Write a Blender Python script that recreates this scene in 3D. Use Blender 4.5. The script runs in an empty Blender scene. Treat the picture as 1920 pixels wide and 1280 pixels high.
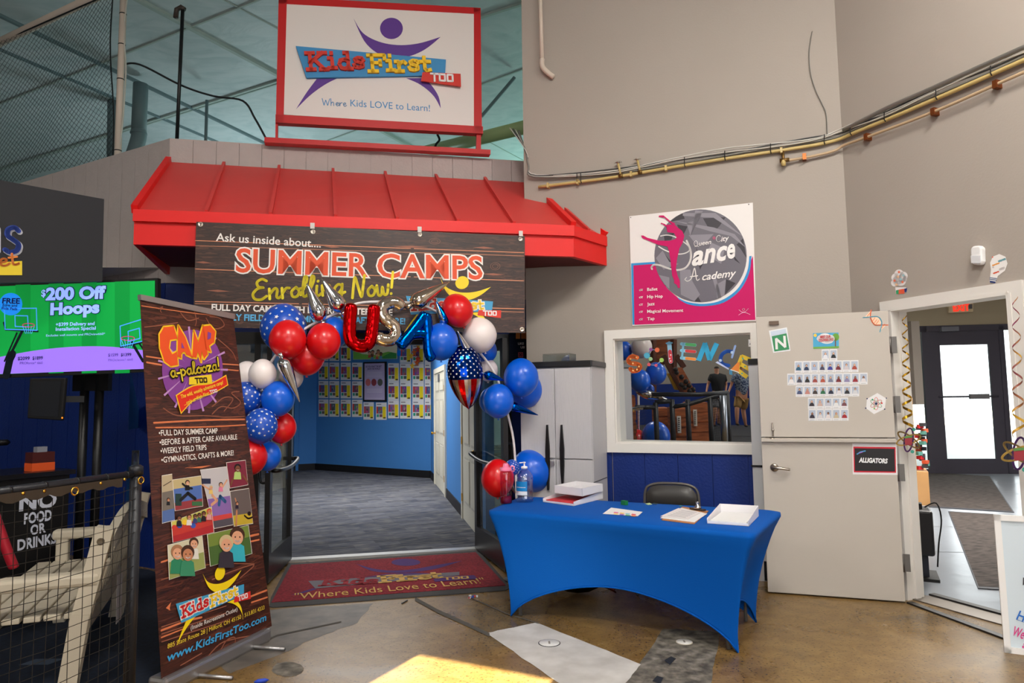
import bpy, math, random
from mathutils import Vector, Matrix, Quaternion
R = math.radians
random.seed(7)
SC = bpy.context.scene
COL = SC.collection

# ---------------------------------------------------------------- camera
FPX, PITCH, ROLL, EYE = 1290.0, R(4.93), R(0.755), 1.57
_f = Vector((0, math.cos(PITCH), math.sin(PITCH)))
_r0 = Vector((1, 0, 0)); _u0 = _r0.cross(_f)
_r = _r0*math.cos(ROLL) - _u0*math.sin(ROLL); _u = _r.cross(_f)
CAMP = Vector((0, 0, EYE))
cam = bpy.data.cameras.new('camera'); cam.sensor_width = 36; cam.lens = FPX/1920*36
cam.clip_start = .05; cam.clip_end = 300
camo = bpy.data.objects.new('camera', cam); COL.objects.link(camo)
camo.matrix_world = Matrix(((_r.x, _u.x, -_f.x, 0), (_r.y, _u.y, -_f.y, 0), (_r.z, _u.z, -_f.z, EYE), (0, 0, 0, 1)))
SC.camera = camo

# ---------------------------------------------------------------- world, sun, lamps, added fills, exposure
SC.view_settings.view_transform = 'Standard'; SC.view_settings.look = 'None'
SC.view_settings.gamma = 1; SC.view_settings.use_curve_mapping = False
SC.view_settings.exposure = 0.0
W = bpy.data.worlds.new('daylight'); SC.world = W; W.use_nodes = True
W.node_tree.nodes['Background'].inputs[0].default_value = (.93, .96, 1, 1)
W.node_tree.nodes['Background'].inputs[1].default_value = 3.6
SUN_AZ, SUN_EL = R(27.7), R(22)
def light(name, kind, loc, energy, color=(1, 1, 1), size=1, size_y=None, to=None, spread=None):
    d = bpy.data.lights.new(name, kind); d.energy = energy; d.color = color
    if kind == 'AREA':
        d.size = size
        if size_y: d.shape = 'RECTANGLE'; d.size_y = size_y
        if spread: d.spread = spread
    elif kind == 'POINT': d.shadow_soft_size = size
    o = bpy.data.objects.new(name, d); COL.objects.link(o); o.location = loc
    if to is not None: o.rotation_euler = (Vector(to)-Vector(loc)).to_track_quat('-Z', 'Y').to_euler()
    return o
sl = light('sun', 'SUN', (0, 0, 20), 80.0, (1, .88, .64)); sl.data.angle = R(.12)
sdir = Vector((math.sin(SUN_AZ)*math.cos(SUN_EL), math.cos(SUN_AZ)*math.cos(SUN_EL), -math.sin(SUN_EL)))
sl.rotation_euler = sdir.to_track_quat('-Z', 'Y').to_euler()
light('hall_lamp', 'AREA', (2.75, 2.5, 5.6), 125, (1, .94, .86), .6, to=(2.2, 4.0, 0))
light('hall_lamp', 'AREA', (.1, .8, 5.9), 190, (1, .95, .88), .9, to=(.2, 3.6, 0))
light('hall_lamp', 'AREA', (-2.5, -7.5, 7.2), 380, (1, .95, .88), 1.2, to=(-2.5, -7.5, 0))
light('hall_lamp', 'AREA', (3.5, -7, 7.2), 300, (1, .95, .88), 1.2, to=(3.5, -7, 0))
light('hall_lamp', 'AREA', (-9, -2, 7.2), 420, (1, .95, .88), 1.2, to=(-9, -2, 0))
light('daylight_fill', 'AREA', (2.0, -3.5, 1.8), 125, (.93, .96, 1), 5, 2.6, to=(1.4, 6, 1.4))  # added fill in mid-hall, standing in for daylight from unseen doors behind
light('back_roof_fill', 'POINT', (-5.5, 15.5, 4.6), 190, (.74, .97, 1), .5)  # hidden point light added to brighten the roof insulation
light('back_roof_fill', 'POINT', (1.6, 17, 5.0), 260, (.52, 1, .85), .5)  # second hidden point light added for the roof, greener
light('lobby_ceiling_lamp', 'AREA', (-2.6, 11.2, 2.93), 150, (1, .98, .95), 2.2, 3.6, to=(-2.6, 11.2, 0), spread=R(155))
light('vestibule_fill', 'AREA', (6.0, 8.5, 3.7), 330, (1, .96, .9), 1.4, to=(6.0, 8.5, 0))  # fill added to brighten the vestibule, no fixture modelled

# ---------------------------------------------------------------- materials
def lin(c):
    c /= 255.0
    return c/12.92 if c <= .04045 else ((c+.055)/1.055)**2.4
def rgb(c): return (lin(c[0]), lin(c[1]), lin(c[2]), 1)
MC = {}
def mat(name, col=(200, 200, 200), rough=.55, metal=0, spec=.4, emit=0, coat=0, trans=0, bump=None, var=None, alpha=1):
    """principled material; bump=(scale,strength), var=(scale,amount) are procedural noise on object coordinates"""
    if name in MC: return MC[name]
    m = bpy.data.materials.new(name); m.use_nodes = True; nt = m.node_tree; b = nt.nodes['Principled BSDF']
    b.inputs['Base Color'].default_value = rgb(col); b.inputs['Roughness'].default_value = rough
    b.inputs['Metallic'].default_value = metal; b.inputs['Specular IOR Level'].default_value = spec
    b.inputs['Coat Weight'].default_value = coat; b.inputs['Transmission Weight'].default_value = trans
    b.inputs['Alpha'].default_value = alpha
    if emit: b.inputs['Emission Color'].default_value = rgb(col); b.inputs['Emission Strength'].default_value = emit
    if bump or var:
        tc = nt.nodes.new('ShaderNodeTexCoord')
    if var:
        n = nt.nodes.new('ShaderNodeTexNoise'); n.inputs['Scale'].default_value = var[0]; n.inputs['Detail'].default_value = 4
        nt.links.new(tc.outputs['Object'], n.inputs['Vector'])
        mx = nt.nodes.new('ShaderNodeMix'); mx.data_type = 'RGBA'
        mx.inputs[6].default_value = [c*(1-var[1]) for c in rgb(col)[:3]]+[1]
        mx.inputs[7].default_value = [min(1, c*(1+var[1])) for c in rgb(col)[:3]]+[1]
        nt.links.new(n.outputs['Fac'], mx.inputs[0]); nt.links.new(mx.outputs[2], b.inputs['Base Color'])
    if bump:
        n = nt.nodes.new('ShaderNodeTexNoise'); n.inputs['Scale'].default_value = bump[0]; n.inputs['Detail'].default_value = 5
        nt.links.new(tc.outputs['Object'], n.inputs['Vector'])
        bp = nt.nodes.new('ShaderNodeBump'); bp.inputs['Strength'].default_value = bump[1]; bp.inputs['Distance'].default_value = .02
        nt.links.new(n.outputs['Fac'], bp.inputs['Height']); nt.links.new(bp.outputs['Normal'], b.inputs['Normal'])
    MC[name] = m
    return m
def C_(col, rough=.6, **k):
    """plain printed / painted colour"""
    return mat('paint_%02x%02x%02x_%d' % (col[0], col[1], col[2], rough*100), col, rough, **k)
def glass_mat(name, tint=(255, 255, 255), refl=.12, rough=0.0):
    if name in MC: return MC[name]
    m = bpy.data.materials.new(name); m.use_nodes = True; nt = m.node_tree; nt.nodes.clear()
    o = nt.nodes.new('ShaderNodeOutputMaterial'); mx = nt.nodes.new('ShaderNodeMixShader')
    t = nt.nodes.new('ShaderNodeBsdfTransparent'); g = nt.nodes.new('ShaderNodeBsdfGlossy')
    t.inputs[0].default_value = rgb(tint); g.inputs['Roughness'].default_value = rough
    mx.inputs[0].default_value = refl
    nt.links.new(t.outputs[0], mx.inputs[1]); nt.links.new(g.outputs[0], mx.inputs[2]); nt.links.new(mx.outputs[0], o.inputs[0])
    MC[name] = m; return m
def ramp(nt, stops):
    r = nt.nodes.new('ShaderNodeValToRGB'); e = r.color_ramp.elements
    e[0].position, e[0].color = stops[0][0], rgb(stops[0][1]); e[1].position, e[1].color = stops[-1][0], rgb(stops[-1][1])
    for p, c in stops[1:-1]:
        x = e.new(p); x.color = rgb(c)
    return r
def noise_mat(name, scale, stops, rough=.5, stretch=(1, 1, 1), detail=4, dist=0, bump=0, spec=.4, wave=False, rough_ramp=None):
    if name in MC: return MC[name]
    m = bpy.data.materials.new(name); m.use_nodes = True; nt = m.node_tree; b = nt.nodes['Principled BSDF']
    tc = nt.nodes.new('ShaderNodeTexCoord'); mp = nt.nodes.new('ShaderNodeMapping'); mp.inputs['Scale'].default_value = stretch
    nt.links.new(tc.outputs['Object'], mp.inputs['Vector'])
    if wave:
        n = nt.nodes.new('ShaderNodeTexWave'); n.bands_direction = 'Y'; n.inputs['Distortion'].default_value = dist
        n.inputs['Detail'].default_value = detail; n.inputs['Scale'].default_value = scale; n.inputs['Detail Scale'].default_value = .8
        fac = n.outputs['Fac']
    else:
        n = nt.nodes.new('ShaderNodeTexNoise'); n.inputs['Scale'].default_value = scale; n.inputs['Detail'].default_value = detail
        n.inputs['Distortion'].default_value = dist; fac = n.outputs['Fac']
    nt.links.new(mp.outputs[0], n.inputs['Vector'])
    rr = ramp(nt, stops); nt.links.new(fac, rr.inputs[0]); nt.links.new(rr.outputs[0], b.inputs['Base Color'])
    b.inputs['Roughness'].default_value = rough; b.inputs['Specular IOR Level'].default_value = spec
    if bump:
        bp = nt.nodes.new('ShaderNodeBump'); bp.inputs['Strength'].default_value = bump; bp.inputs['Distance'].default_value = .01
        nt.links.new(fac, bp.inputs['Height']); nt.links.new(bp.outputs['Normal'], b.inputs['Normal'])
    MC[name] = m; return m
def foil(name, col, rough=.12):
    return mat(name, col, rough, metal=1, bump=(6, .05))

WHITE = C_((235, 235, 235)); BLACK = C_((14, 14, 15)); RED = C_((205, 24, 28)); YEL = C_((238, 205, 20))

# ---------------------------------------------------------------- pixel rays to places in the room
def ray(x, y): return _f*FPX + _r*(x-960) + _u*(640-y)
def G(x, y, z=0.0):
    d = ray(x, y); return CAMP + d*((z-EYE)/d.z)
def V2(p): return Vector((p[0], p[1], 0))
def Vp(x, y, A, B):
    A = V2(A); B = V2(B); n = Vector((-(B-A).y, (B-A).x, 0)); d = ray(x, y)
    return CAMP + d*((A-V2(CAMP)).dot(n)/d.dot(n))
def D(x, y, Y):
    d = ray(x, y); return CAMP + d*(Y/d.y)
def azd(a): return Vector((math.sin(R(a)), math.cos(R(a)), 0))

# ---------------------------------------------------------------- things, parts, mesh builder
MX = {}
def props(o, label=None, cat=None, group=None, kind=None):
    if label: o['label'] = label
    if cat: o['category'] = cat
    if group: o['group'] = group
    if kind: o['kind'] = kind
def thing(name, label, cat, loc=(0, 0, 0), group=None, fr=None):
    o = bpy.data.objects.new(name, None); COL.objects.link(o); o.empty_display_size = .1
    m = fr.mx() if fr else Matrix.Translation(Vector(loc))
    o.matrix_world = m; MX[o] = m
    props(o, label, cat, group); return o
class MB:
    def __init__(s): s.v = []; s.f = []; s.mi = []; s.ms = []; s.sm = []
    def _i(s, m):
        if m not in s.ms: s.ms.append(m)
        return s.ms.index(m)
    def add(s, vs, fs, m, smooth=False):
        b = len(s.v); s.v += [Vector(v) for v in vs]; i = s._i(m)
        for f in fs: s.f.append([b+k for k in f]); s.mi.append(i); s.sm.append(smooth)
        return s
    def box(s, c, sx, sy, sz, m, ax=None):
        """box centred at c; ax = (xdir,ydir,zdir)"""
        c = Vector(c); X, Y, Z = ax or (Vector((1, 0, 0)), Vector((0, 1, 0)), Vector((0, 0, 1)))
        vs = [c+X*(sx/2*a)+Y*(sy/2*b)+Z*(sz/2*d) for d in (-1, 1) for b in (-1, 1) for a in (-1, 1)]
        return s.add(vs, [(0, 2, 3, 1), (4, 5, 7, 6), (0, 1, 5, 4), (2, 6, 7, 3), (0, 4, 6, 2), (1, 3, 7, 5)], m)
    def wall(s, A, B, z0, z1, t, m):
        """vertical slab on the ground line A->B, thickness t to the left of A->B"""
        A = V2(A); B = V2(B); d = (B-A).normalized(); n = Vector((-d.y, d.x, 0))
        c = (A+B)/2+n*(t/2)+Vector((0, 0, (z0+z1)/2))
        return s.box(c, (B-A).length, abs(t), z1-z0, m, (d, n, Vector((0, 0, 1))))
    def beam(s, A, B, w, h, m, up=(0, 0, 1)):
        A = Vector(A); B = Vector(B); d = (B-A).normalized(); up = Vector(up)
        x = d.cross(up)
        if x.length < 1e-4: x = d.cross(Vector((0, 1, 0)))
        x.normalize(); z = x.cross(d)
        return s.box((A+B)/2, (B-A).length, w, h, m, (d, x, z))
    def tube(s, path, r, m, n=10, closed=False, flat=1.0, up=None, caps=True):
        P = [Vector(p) for p in path]; k = len(P); rs = r if isinstance(r, (list, tuple)) else [r]*k
        vs = []; N = None
        for i in range(k):
            a = P[i-1] if (i > 0 or closed) else P[i]; b = P[(i+1) % k] if (i < k-1 or closed) else P[i]
            t = (b-a).normalized() if (b-a).length > 1e-9 else Vector((0, 0, 1))
            if up is not None: N = Vector(up)-t*Vector(up).dot(t)
            elif N is None: N = t.orthogonal()
            else: N = N-t*N.dot(t)
            if N.length < 1e-6: N = t.orthogonal()
            N.normalize(); Bn = t.cross(N)
            for j in range(n):
                a_ = 2*math.pi*j/n
                vs.append(P[i]+N*(math.cos(a_)*rs[i]*flat)+Bn*(math.sin(a_)*rs[i]))
        fs = []
        for i in range(k if closed else k-1):
            for j in range(n):
                fs.append((i*n+j, i*n+(j+1) % n, ((i+1) % k)*n+(j+1) % n, ((i+1) % k)*n+j))
        if caps and not closed: fs.append(tuple(range(n-1, -1, -1))); fs.append(tuple(range((k-1)*n, k*n)))
        return s.add(vs, fs, m, n > 4)
    def lathe(s, base, axis, prof, m, n=24, smooth=True):
        base = Vector(base); ax = Vector(axis).normalized(); x = ax.orthogonal().normalized(); y = ax.cross(x)
        vs = [base+ax*h+(x*math.cos(2*math.pi*j/n)+y*math.sin(2*math.pi*j/n))*max(r, 1e-5) for r, h in prof for j in range(n)]
        fs = [(i*n+j, i*n+(j+1) % n, (i+1)*n+(j+1) % n, (i+1)*n+j) for i in range(len(prof)-1) for j in range(n)]
        fs += [tuple(range(n-1, -1, -1)), tuple(range((len(prof)-1)*n, len(prof)*n))]
        return s.add(vs, fs, m, smooth)
    def build(s, name, parent=None, label=None, cat=None, group=None, kind=None, fr=None, loc=None):
        if parent is not None: M = MX[parent]
        elif fr is not None: M = fr.mx()
        elif loc is not None: M = Matrix.Translation(Vector(loc))
        elif kind == 'structure' or not s.v: M = Matrix.Identity(4)
        else:
            lo = [min(v[i] for v in s.v) for i in range(3)]; hi = [max(v[i] for v in s.v) for i in range(3)]
            M = Matrix.Translation(Vector(((lo[0]+hi[0])/2, (lo[1]+hi[1])/2, lo[2])))
        inv = M.inverted()
        me = bpy.data.meshes.new(name); me.from_pydata([inv @ v for v in s.v], [], s.f)
        for m in s.ms: me.materials.append(m)
        me.polygons.foreach_set('material_index', s.mi); me.polygons.foreach_set('use_smooth', s.sm)
        me.update()
        o = bpy.data.objects.new(name, me); COL.objects.link(o); MX[o] = M
        if parent is not None: o.parent = parent
        else: o.matrix_world = M
        props(o, label, cat, group, kind); return o
def struct(name, mb): return mb.build(name, kind='structure')
def bevel(o, w, seg=2):
    md = o.modifiers.new('bevel', 'BEVEL'); md.width = w; md.segments = seg; md.limit_method = 'ANGLE'; return o
def catmull(P, k=6, closed=False):
    P = [Vector(p) for p in P]; n = len(P); out = []
    for i in range(n if closed else n-1):
        p0 = P[i-1] if (i > 0 or closed) else P[i]; p1 = P[i]; p2 = P[(i+1) % n]
        p3 = P[(i+2) % n] if (closed or i+2 < n) else P[(i+1) % n]
        for j in range(k):
            t = j/k
            out.append(.5*((2*p1)+(p2-p0)*t+(2*p0-5*p1+4*p2-p3)*t*t+(3*p1-p0-3*p2+p3)*t*t*t))
    if not closed: out.append(P[-1])
    return out

# ---------------------------------------------------------------- lettering
_tc = {}
def text_geo(s, bold=0.0, shear=0.0, space=1.0):
    key = (s, bold, shear, space)
    if key in _tc: return _tc[key]
    cu = bpy.data.curves.new('lettering', 'FONT'); cu.body = s; cu.offset = bold; cu.shear = shear; cu.resolution_u = 3
    cu.space_character = space; cu.fill_mode = 'FRONT'
    o = bpy.data.objects.new('lettering', cu); me = o.to_mesh()
    vs = [(v.co.x, v.co.y) for v in me.vertices]; fs = [tuple(p.vertices) for p in me.polygons]
    o.to_mesh_clear(); bpy.data.objects.remove(o); bpy.data.curves.remove(cu)
    _tc[key] = (vs, fs); return _tc[key]
def cap_h():
    vs, _ = text_geo('H'); return max(v[1] for v in vs)
GL = {  # stroke letters: advance, strokes, smooth flag per stroke
 'K': (10, [[(2, 0), (2, 10)], [(7.6, 10), (2, 4.2)], [(3.8, 6), (8, 0)], [(.4, 0), (3.6, 0)], [(.4, 10), (3.6, 10)], [(6, 10), (9.2, 10)], [(6.3, 0), (9.6, 0)]], 0),
 'i': (4, [[(1.9, 0), (1.9, 6), (.5, 6)], [(.3, 0), (3.5, 0)], [(1.9, 8.9), (1.9, 9.2)]], 0),
 'd': (7.2, [[(5.3, 10), (5.3, 0)], [(3.9, 10), (5.3, 10)], [(5.3, 0), (6.8, 0)], [(5.2, 4.8), (3.8, 6), (1.8, 5.4), (1.1, 3), (1.9, .6), (3.8, .1), (5.2, 1.4)]], 0),
 's': (6, [[(5.1, 4.6), (4.6, 5.8), (2.8, 6.1), (1.3, 5.2), (1.6, 3.8), (3.4, 3.1), (4.9, 2.2), (4.8, .8), (3, 0), (1.2, .4), (.8, 1.6)]], 0),
 'F': (8.6, [[(2, 0), (2, 10)], [(.4, 10), (8, 10), (8, 7.8)], [(2, 5.2), (5.8, 5.2)], [(5.8, 4), (5.8, 6.4)], [(.3, 0), (4, 0)]], 0),
 'r': (6, [[(1.9, 0), (1.9, 6), (.5, 6)], [(1.9, 3.8), (2.8, 5.4), (4.3, 6), (5.1, 5)], [(.3, 0), (3.6, 0)]], 0),
 't': (5.2, [[(2.2, 8.6), (2.2, 1.4), (3, .2), (4.6, .7)], [(.4, 6), (4.6, 6)]], 0),
 'T': (9, [[(.4, 9.2), (8, 9.2)], [(4.2, 9), (4.2, .2)]], 0),
 'O': (9, [[(1.2, 1), (1.2, 9), (7.2, 9), (7.2, 1), (1.2, 1)]], 0)}
GS = {  # brush script
 'E': (8, [[(7, 9), (4.8, 10), (2.6, 8.6), (3.4, 6.3), (5.6, 5.8), (3, 5.4), (1, 3), (2, .5), (5, 0), (7.4, 1.5)]], 1),
 'N': (8, [[(.8, 0), (1.3, 6), (2, 10), (3.4, 6), (5.4, .2), (6.2, 5), (6.9, 10.6)]], 1),
 'n': (6, [[(.5, 5), (1, 0)], [(1, 2.5), (3, 5), (4.3, 4.2), (4.2, 1), (5.2, .2), (6.2, 1)]], 1),
 'r': (4.4, [[(.5, 5), (1, 0)], [(1, 2.5), (2.4, 4.7), (4, 4.8)]], 1),
 'o': (5, [[(2.8, 5), (.8, 3), (1.4, .5), (3.4, .4), (4.4, 2.8), (2.8, 5), (3.6, 4), (5.2, 4.2)]], 1),
 'l': (3.4, [[(.2, 1), (2.6, 7), (2.7, 9.8), (1.6, 9.6), (1.1, 5), (1.3, 1), (2.3, .1), (3.6, 1)]], 1),
 'i': (3, [[(1, 5), (1, 1), (2, .1), (3.2, 1)], [(1.4, 7.2), (1.5, 7.4)]], 1),
 'g': (5.6, [[(4.1, 4.4), (2.2, 5), (.6, 2.8), (2, .3), (4, 2.5), (4.3, 5), (4, -2), (2.5, -4), (1, -3), (2.5, -.8), (5.8, 1)]], 1),
 'w': (6.8, [[(.3, 5), (1.2, .3), (2.8, .5), (3.2, 4), (4.2, .3), (5.8, .8), (6.3, 5)]], 1),
 '!': (3, [[(1.9, 11), (1.2, 3.4)], [(1, .3), (1.05, .5)]], 1),
 'a': (5.6, [[(4.2, 4.3), (2.4, 5), (.7, 2.8), (2, .2), (4.1, 2), (4.3, 5), (4.2, 1), (5.4, .3)]], 1),
 'p': (5.4, [[(.8, 5), (.8, -4)], [(.9, 3.5), (2.8, 5), (4.6, 2.8), (2.8, .2), (.9, 1)]], 1),
 'z': (5, [[(.6, 5), (4.2, 5), (.8, .2), (4.6, .2)]], 0),
 '-': (3, [[(.5, 2.6), (2.3, 2.6)]], 0), ' ': (4, [], 0),
 'c': (4.6, [[(4, 4.2), (2.6, 5), (.8, 3), (1.4, .4), (3.2, .2), (4.4, 1.2)]], 1),
 'e': (4.6, [[(.9, 2.4), (3.2, 2.9), (3.6, 4.5), (2.2, 5), (.8, 2.8), (1.6, .3), (3.2, .2), (4.6, 1.4)]], 1),
 'd': (5.4, [[(4.1, 4.3), (2.4, 5), (.7, 2.8), (2, .2), (4.1, 2)], [(4.5, 10), (4.2, 1), (5.2, .3)]], 1),
 'm': (8, [[(.5, 5), (.9, 0)], [(.9, 2.8), (2.6, 5), (3.6, 4), (3.5, 0)], [(3.6, 2.8), (5.4, 5), (6.4, 4), (6.3, .8), (7.8, .6)]], 1),
 'y': (5.4, [[(.6, 5), (1, 1), (2.6, .4), (4.2, 2.2)], [(4.5, 5), (4, -2), (2.4, -4), (1, -3), (3, -.6), (5.2, .6)]], 1),
 'u': (5.6, [[(.6, 5), (.9, .8), (2.6, .2), (4.2, 2)], [(4.4, 5), (4.3, 1), (5.5, .4)]], 1),
 't': (4, [[(1.8, 8), (1.3, 1), (2.4, .1), (3.6, .8)], [(.2, 5.4), (3.4, 5.6)]], 1),
 'A': (8, [[(.2, 3.2), (-.8, 1.6), (.6, 0), (3, 2), (5.4, 10), (5.8, 0), (7.4, .3)], [(2.4, 3.4), (6.6, 3.2)]], 1),
 'Q': (8, [[(4, 9.6), (1.4, 7.4), (1.4, 3), (3.8, .6), (6.4, 3), (6, 8), (4, 9.6)], [(1.4, .4), (3.8, 1.6), (7.6, -.6)]], 1),
 'C': (7.4, [[(6.4, 7.6), (5.6, 9.6), (3, 9.2), (1, 5.4), (1.6, 1.2), (4.2, 0), (6.6, 1.6)]], 1)}
class Frame:
    """a flat place: origin, unit u (reading direction) and v (up); n faces the viewer"""
    LAY = .0011
    def __init__(s, O, u, v=(0, 0, 1)):
        s.O = Vector(O); s.u = Vector(u).normalized(); s.v = Vector(v); s.v = (s.v-s.u*s.v.dot(s.u)).normalized(); s.n = s.u.cross(s.v)
    def mx(s):
        m = Matrix((s.u, s.v, s.n)).transposed().to_4x4(); m.translation = s.O; return m
    def P(s, a, b, c=0.0): return s.O+s.u*a+s.v*b+s.n*c
    def uv(s, x, y):
        d = ray(x, y); p = CAMP+d*((s.O-CAMP).dot(s.n)/d.dot(s.n))-s.O
        return Vector((p.dot(s.u), p.dot(s.v)))
    def W(s, x, y, c=0.0):
        q = s.uv(x, y); return s.P(q.x, q.y, c)
    def polyuv(s, mb, pts, m, lay=1, h=0.0):
        z = lay*s.LAY
        if not h:
            a = sum(pts[i][0]*pts[(i+1) % len(pts)][1]-pts[(i+1) % len(pts)][0]*pts[i][1] for i in range(len(pts)))
            q = pts if a > 0 else pts[::-1]
            return mb.add([s.P(p[0], p[1], z) for p in q], [tuple(range(len(q)))], m)
        a = sum(pts[i][0]*pts[(i+1) % len(pts)][1]-pts[(i+1) % len(pts)][0]*pts[i][1] for i in range(len(pts)))
        q = list(pts) if a > 0 else list(pts)[::-1]; k = len(q)
        vs = [s.P(p[0], p[1], z) for p in q]+[s.P(p[0], p[1], z+h) for p in q]
        fs = [tuple(range(k-1, -1, -1)), tuple(range(k, 2*k))]+[(i, (i+1) % k, k+(i+1) % k, k+i) for i in range(k)]
        return mb.add(vs, fs, m)
    def poly(s, mb, px, m, lay=1, h=0.0): return s.polyuv(mb, [s.uv(*p) for p in px], m, lay, h)
    def quad(s, mb, x0, y0, x1, y1, m, lay=1, h=0.0): return s.poly(mb, [(x0, y1), (x1, y1), (x1, y0), (x0, y0)], m, lay, h)
    def disc(s, mb, x, y, rx, ry, m, lay=1, n=28, rot=0, h=0.0):
        c, d = math.cos(rot), math.sin(rot)
        return s.poly(mb, [(x+rx*math.cos(t)*c-ry*math.sin(t)*d, y+rx*math.cos(t)*d+ry*math.sin(t)*c) for t in [2*math.pi*i/n for i in range(n)]], m, lay, h)
    def strokeuv(s, mb, pts, w, m, lay=1, smooth=True, rnd=True, h=0.0):
        P = [Vector((p[0], p[1], 0)) for p in pts]
        if smooth and len(P) > 2: P = catmull(P, 5)
        for i in range(len(P)-1):
            a, b = P[i], P[i+1]
            if (b-a).length < 1e-7: continue
            t = (b-a).normalized(); nn = Vector((-t.y, t.x, 0))*(w/2)
            if not rnd: a = a-t*(w*.5 if i == 0 else w*.2); b = b+t*(w*.5 if i == len(P)-2 else w*.2)
            s.polyuv(mb, [a-nn, b-nn, b+nn, a+nn], m, lay, h)
        if rnd:
            for p in P:
                s.polyuv(mb, [(p.x+w/2*math.cos(k*math.pi/5), p.y+w/2*math.sin(k*math.pi/5)) for k in range(10)], m, lay, h)
    def stroke(s, mb, px, w, m, lay=1, smooth=True, rnd=True, h=0.0):
        q = [s.uv(*p) for p in px]; k = (s.uv(px[0][0]+1, px[0][1])-s.uv(*px[0])).length
        s.strokeuv(mb, q, w*k, m, lay, smooth, rnd, h)
    def _basis(s, p0, p1, hpx):
        a = s.uv(*p0); b = s.uv(*p1); up = s.uv(p0[0], p0[1]-hpx)-a
        return a, b-a, up
    def text(s, mb, t, p0, p1, hpx, m, lay=1, bold=0.0, shear=0.0, space=1.0):
        """letters on the baseline p0-p1 with cap height hpx"""
        vs, fs = text_geo(t, bold, shear, space)
        if not vs: return
        x0 = min(v[0] for v in text_geo(t, 0, shear, space)[0]); x1 = max(v[0] for v in text_geo(t, 0, shear, space)[0])
        a, e, up = s._basis(p0, p1, hpx); ch = cap_h(); z = lay*s.LAY
        ed = e.normalized(); nrm = Vector((-ed.y, ed.x)); hh = up.length
        q = [a+e*((v[0]-x0)/(x1-x0))+nrm*(v[1]/ch*hh) for v in vs]
        mb.add([s.P(k.x, k.y, z) for k in q], fs, m)
    def glyphs(s, mb, t, p0, p1, hpx, w, m, lay=1, font=None, h=0.0, bounce=0, only=None, slant=0, uvb=None):
        font = font or GL; tot = sum(font[c][0] for c in t); x = 0
        a, e, up = uvb or s._basis(p0, p1, hpx)
        ed = e.normalized(); nrm = Vector((-ed.y, ed.x)); hh = up.length
        for i, c in enumerate(t):
            adv, st, sm = font[c]; dy = bounce*(1 if i % 2 else -1)
            if only is None or i in only:
                for k in st:
                    s.strokeuv(mb, [a+e*((x+p[0]+slant*p[1])/tot)+nrm*(hh*(p[1]+dy)/10) for p in k], w*hh/10, m, lay, bool(sm), bool(sm), h)
            x += adv
def aff(src, dst):
    """affine map taking three source points to three target points"""
    (a, b), (c, d), (e, f) = src; Mx = Matrix(((a, b, 1), (c, d, 1), (e, f, 1))).inverted()
    X = Mx @ Vector([q[0] for q in dst]); Y = Mx @ Vector([q[1] for q in dst])
    return lambda x, y: Vector((X[0]*x+X[1]*y+X[2], Y[0]*x+Y[1]*y+Y[2]))
def logo(fr, root, A, cfig, cbox, ck, cf, ctoo, ctt, lay=2, h=0.0, legs=True, edge=None):
    """the dancing figure over a slanted name plate; A maps logo units to the frame"""
    q = lambda L: [A(*p) for p in L]
    cv = lambda L: [(p.x, p.y) for p in catmull([Vector((a, b, 0)) for a, b in L], 5)]
    b = MB()
    fr.polyuv(b, q([(764+66*math.cos(i*math.pi/16), 162+63*math.sin(i*math.pi/16)) for i in range(32)]), cfig, lay)
    fr.polyuv(b, q(cv([(546, 105), (600, 190), (690, 240), (800, 260), (920, 250), (1053, 210)])+cv([(1053, 210), (960, 285), (860, 328), (760, 332), (690, 312), (610, 240), (546, 105)])[1:-1]), cfig, lay)
    if legs:
        fr.polyuv(b, q(cv([(235, 627), (290, 535), (345, 457)])+cv([(462, 452), (390, 490), (310, 550), (235, 627)])[:-1]), cfig, lay)
        fr.polyuv(b, q(cv([(850, 455), (935, 495), (1010, 560), (1053, 635)])+cv([(1053, 635), (1040, 565), (1000, 500), (955, 455)])[1:]), cfig, lay)
    b.build('figure_emblem', root)
    b = MB(); fr.polyuv(b, q([(230, 277), (1082, 353), (1077, 447), (290, 457)]), cbox, lay+1, h); b.build('name_plate', root)
    top = lay+2+(h/fr.LAY if h else 0)
    def gl(txt, x0, y0, x1, y1, hh, w, m, bounce):
        a = A(x0, y0); e = A(x1, y1)-a; up = A(x0, y0-hh)-a
        if edge:
            bb = MB(); fr.glyphs(bb, txt, None, None, None, w*1.9, edge, top-.4, h=0, bounce=bounce, uvb=(a, e, up)); bb.build('lettering', root)
        bb = MB(); fr.glyphs(bb, txt, None, None, None, w, m, top, h=h*.9, bounce=bounce, uvb=(a, e, up)); bb.build('lettering', root)
    gl('Kids', 292, 412, 618, 408, 92, 2.1, ck, .35)
    gl('First', 634, 424, 995, 424, 92, 2.1, cf, .3)
    b = MB(); fr.polyuv(b, q([(943, 433), (1168, 443), (1170, 518), (935, 483)]), ctoo, top+.5, h*.6); b.build('name_tag', root)
    a = A(992, 486); e = A(1130, 494)-a; up = A(992, 440)-a
    bb = MB(); fr.glyphs(bb, 'TOO', None, None, None, 2.3, ctt, top+1.5+(h*.6/fr.LAY), h=h*.3, uvb=(a, e, up)); bb.build('lettering', root)
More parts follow.
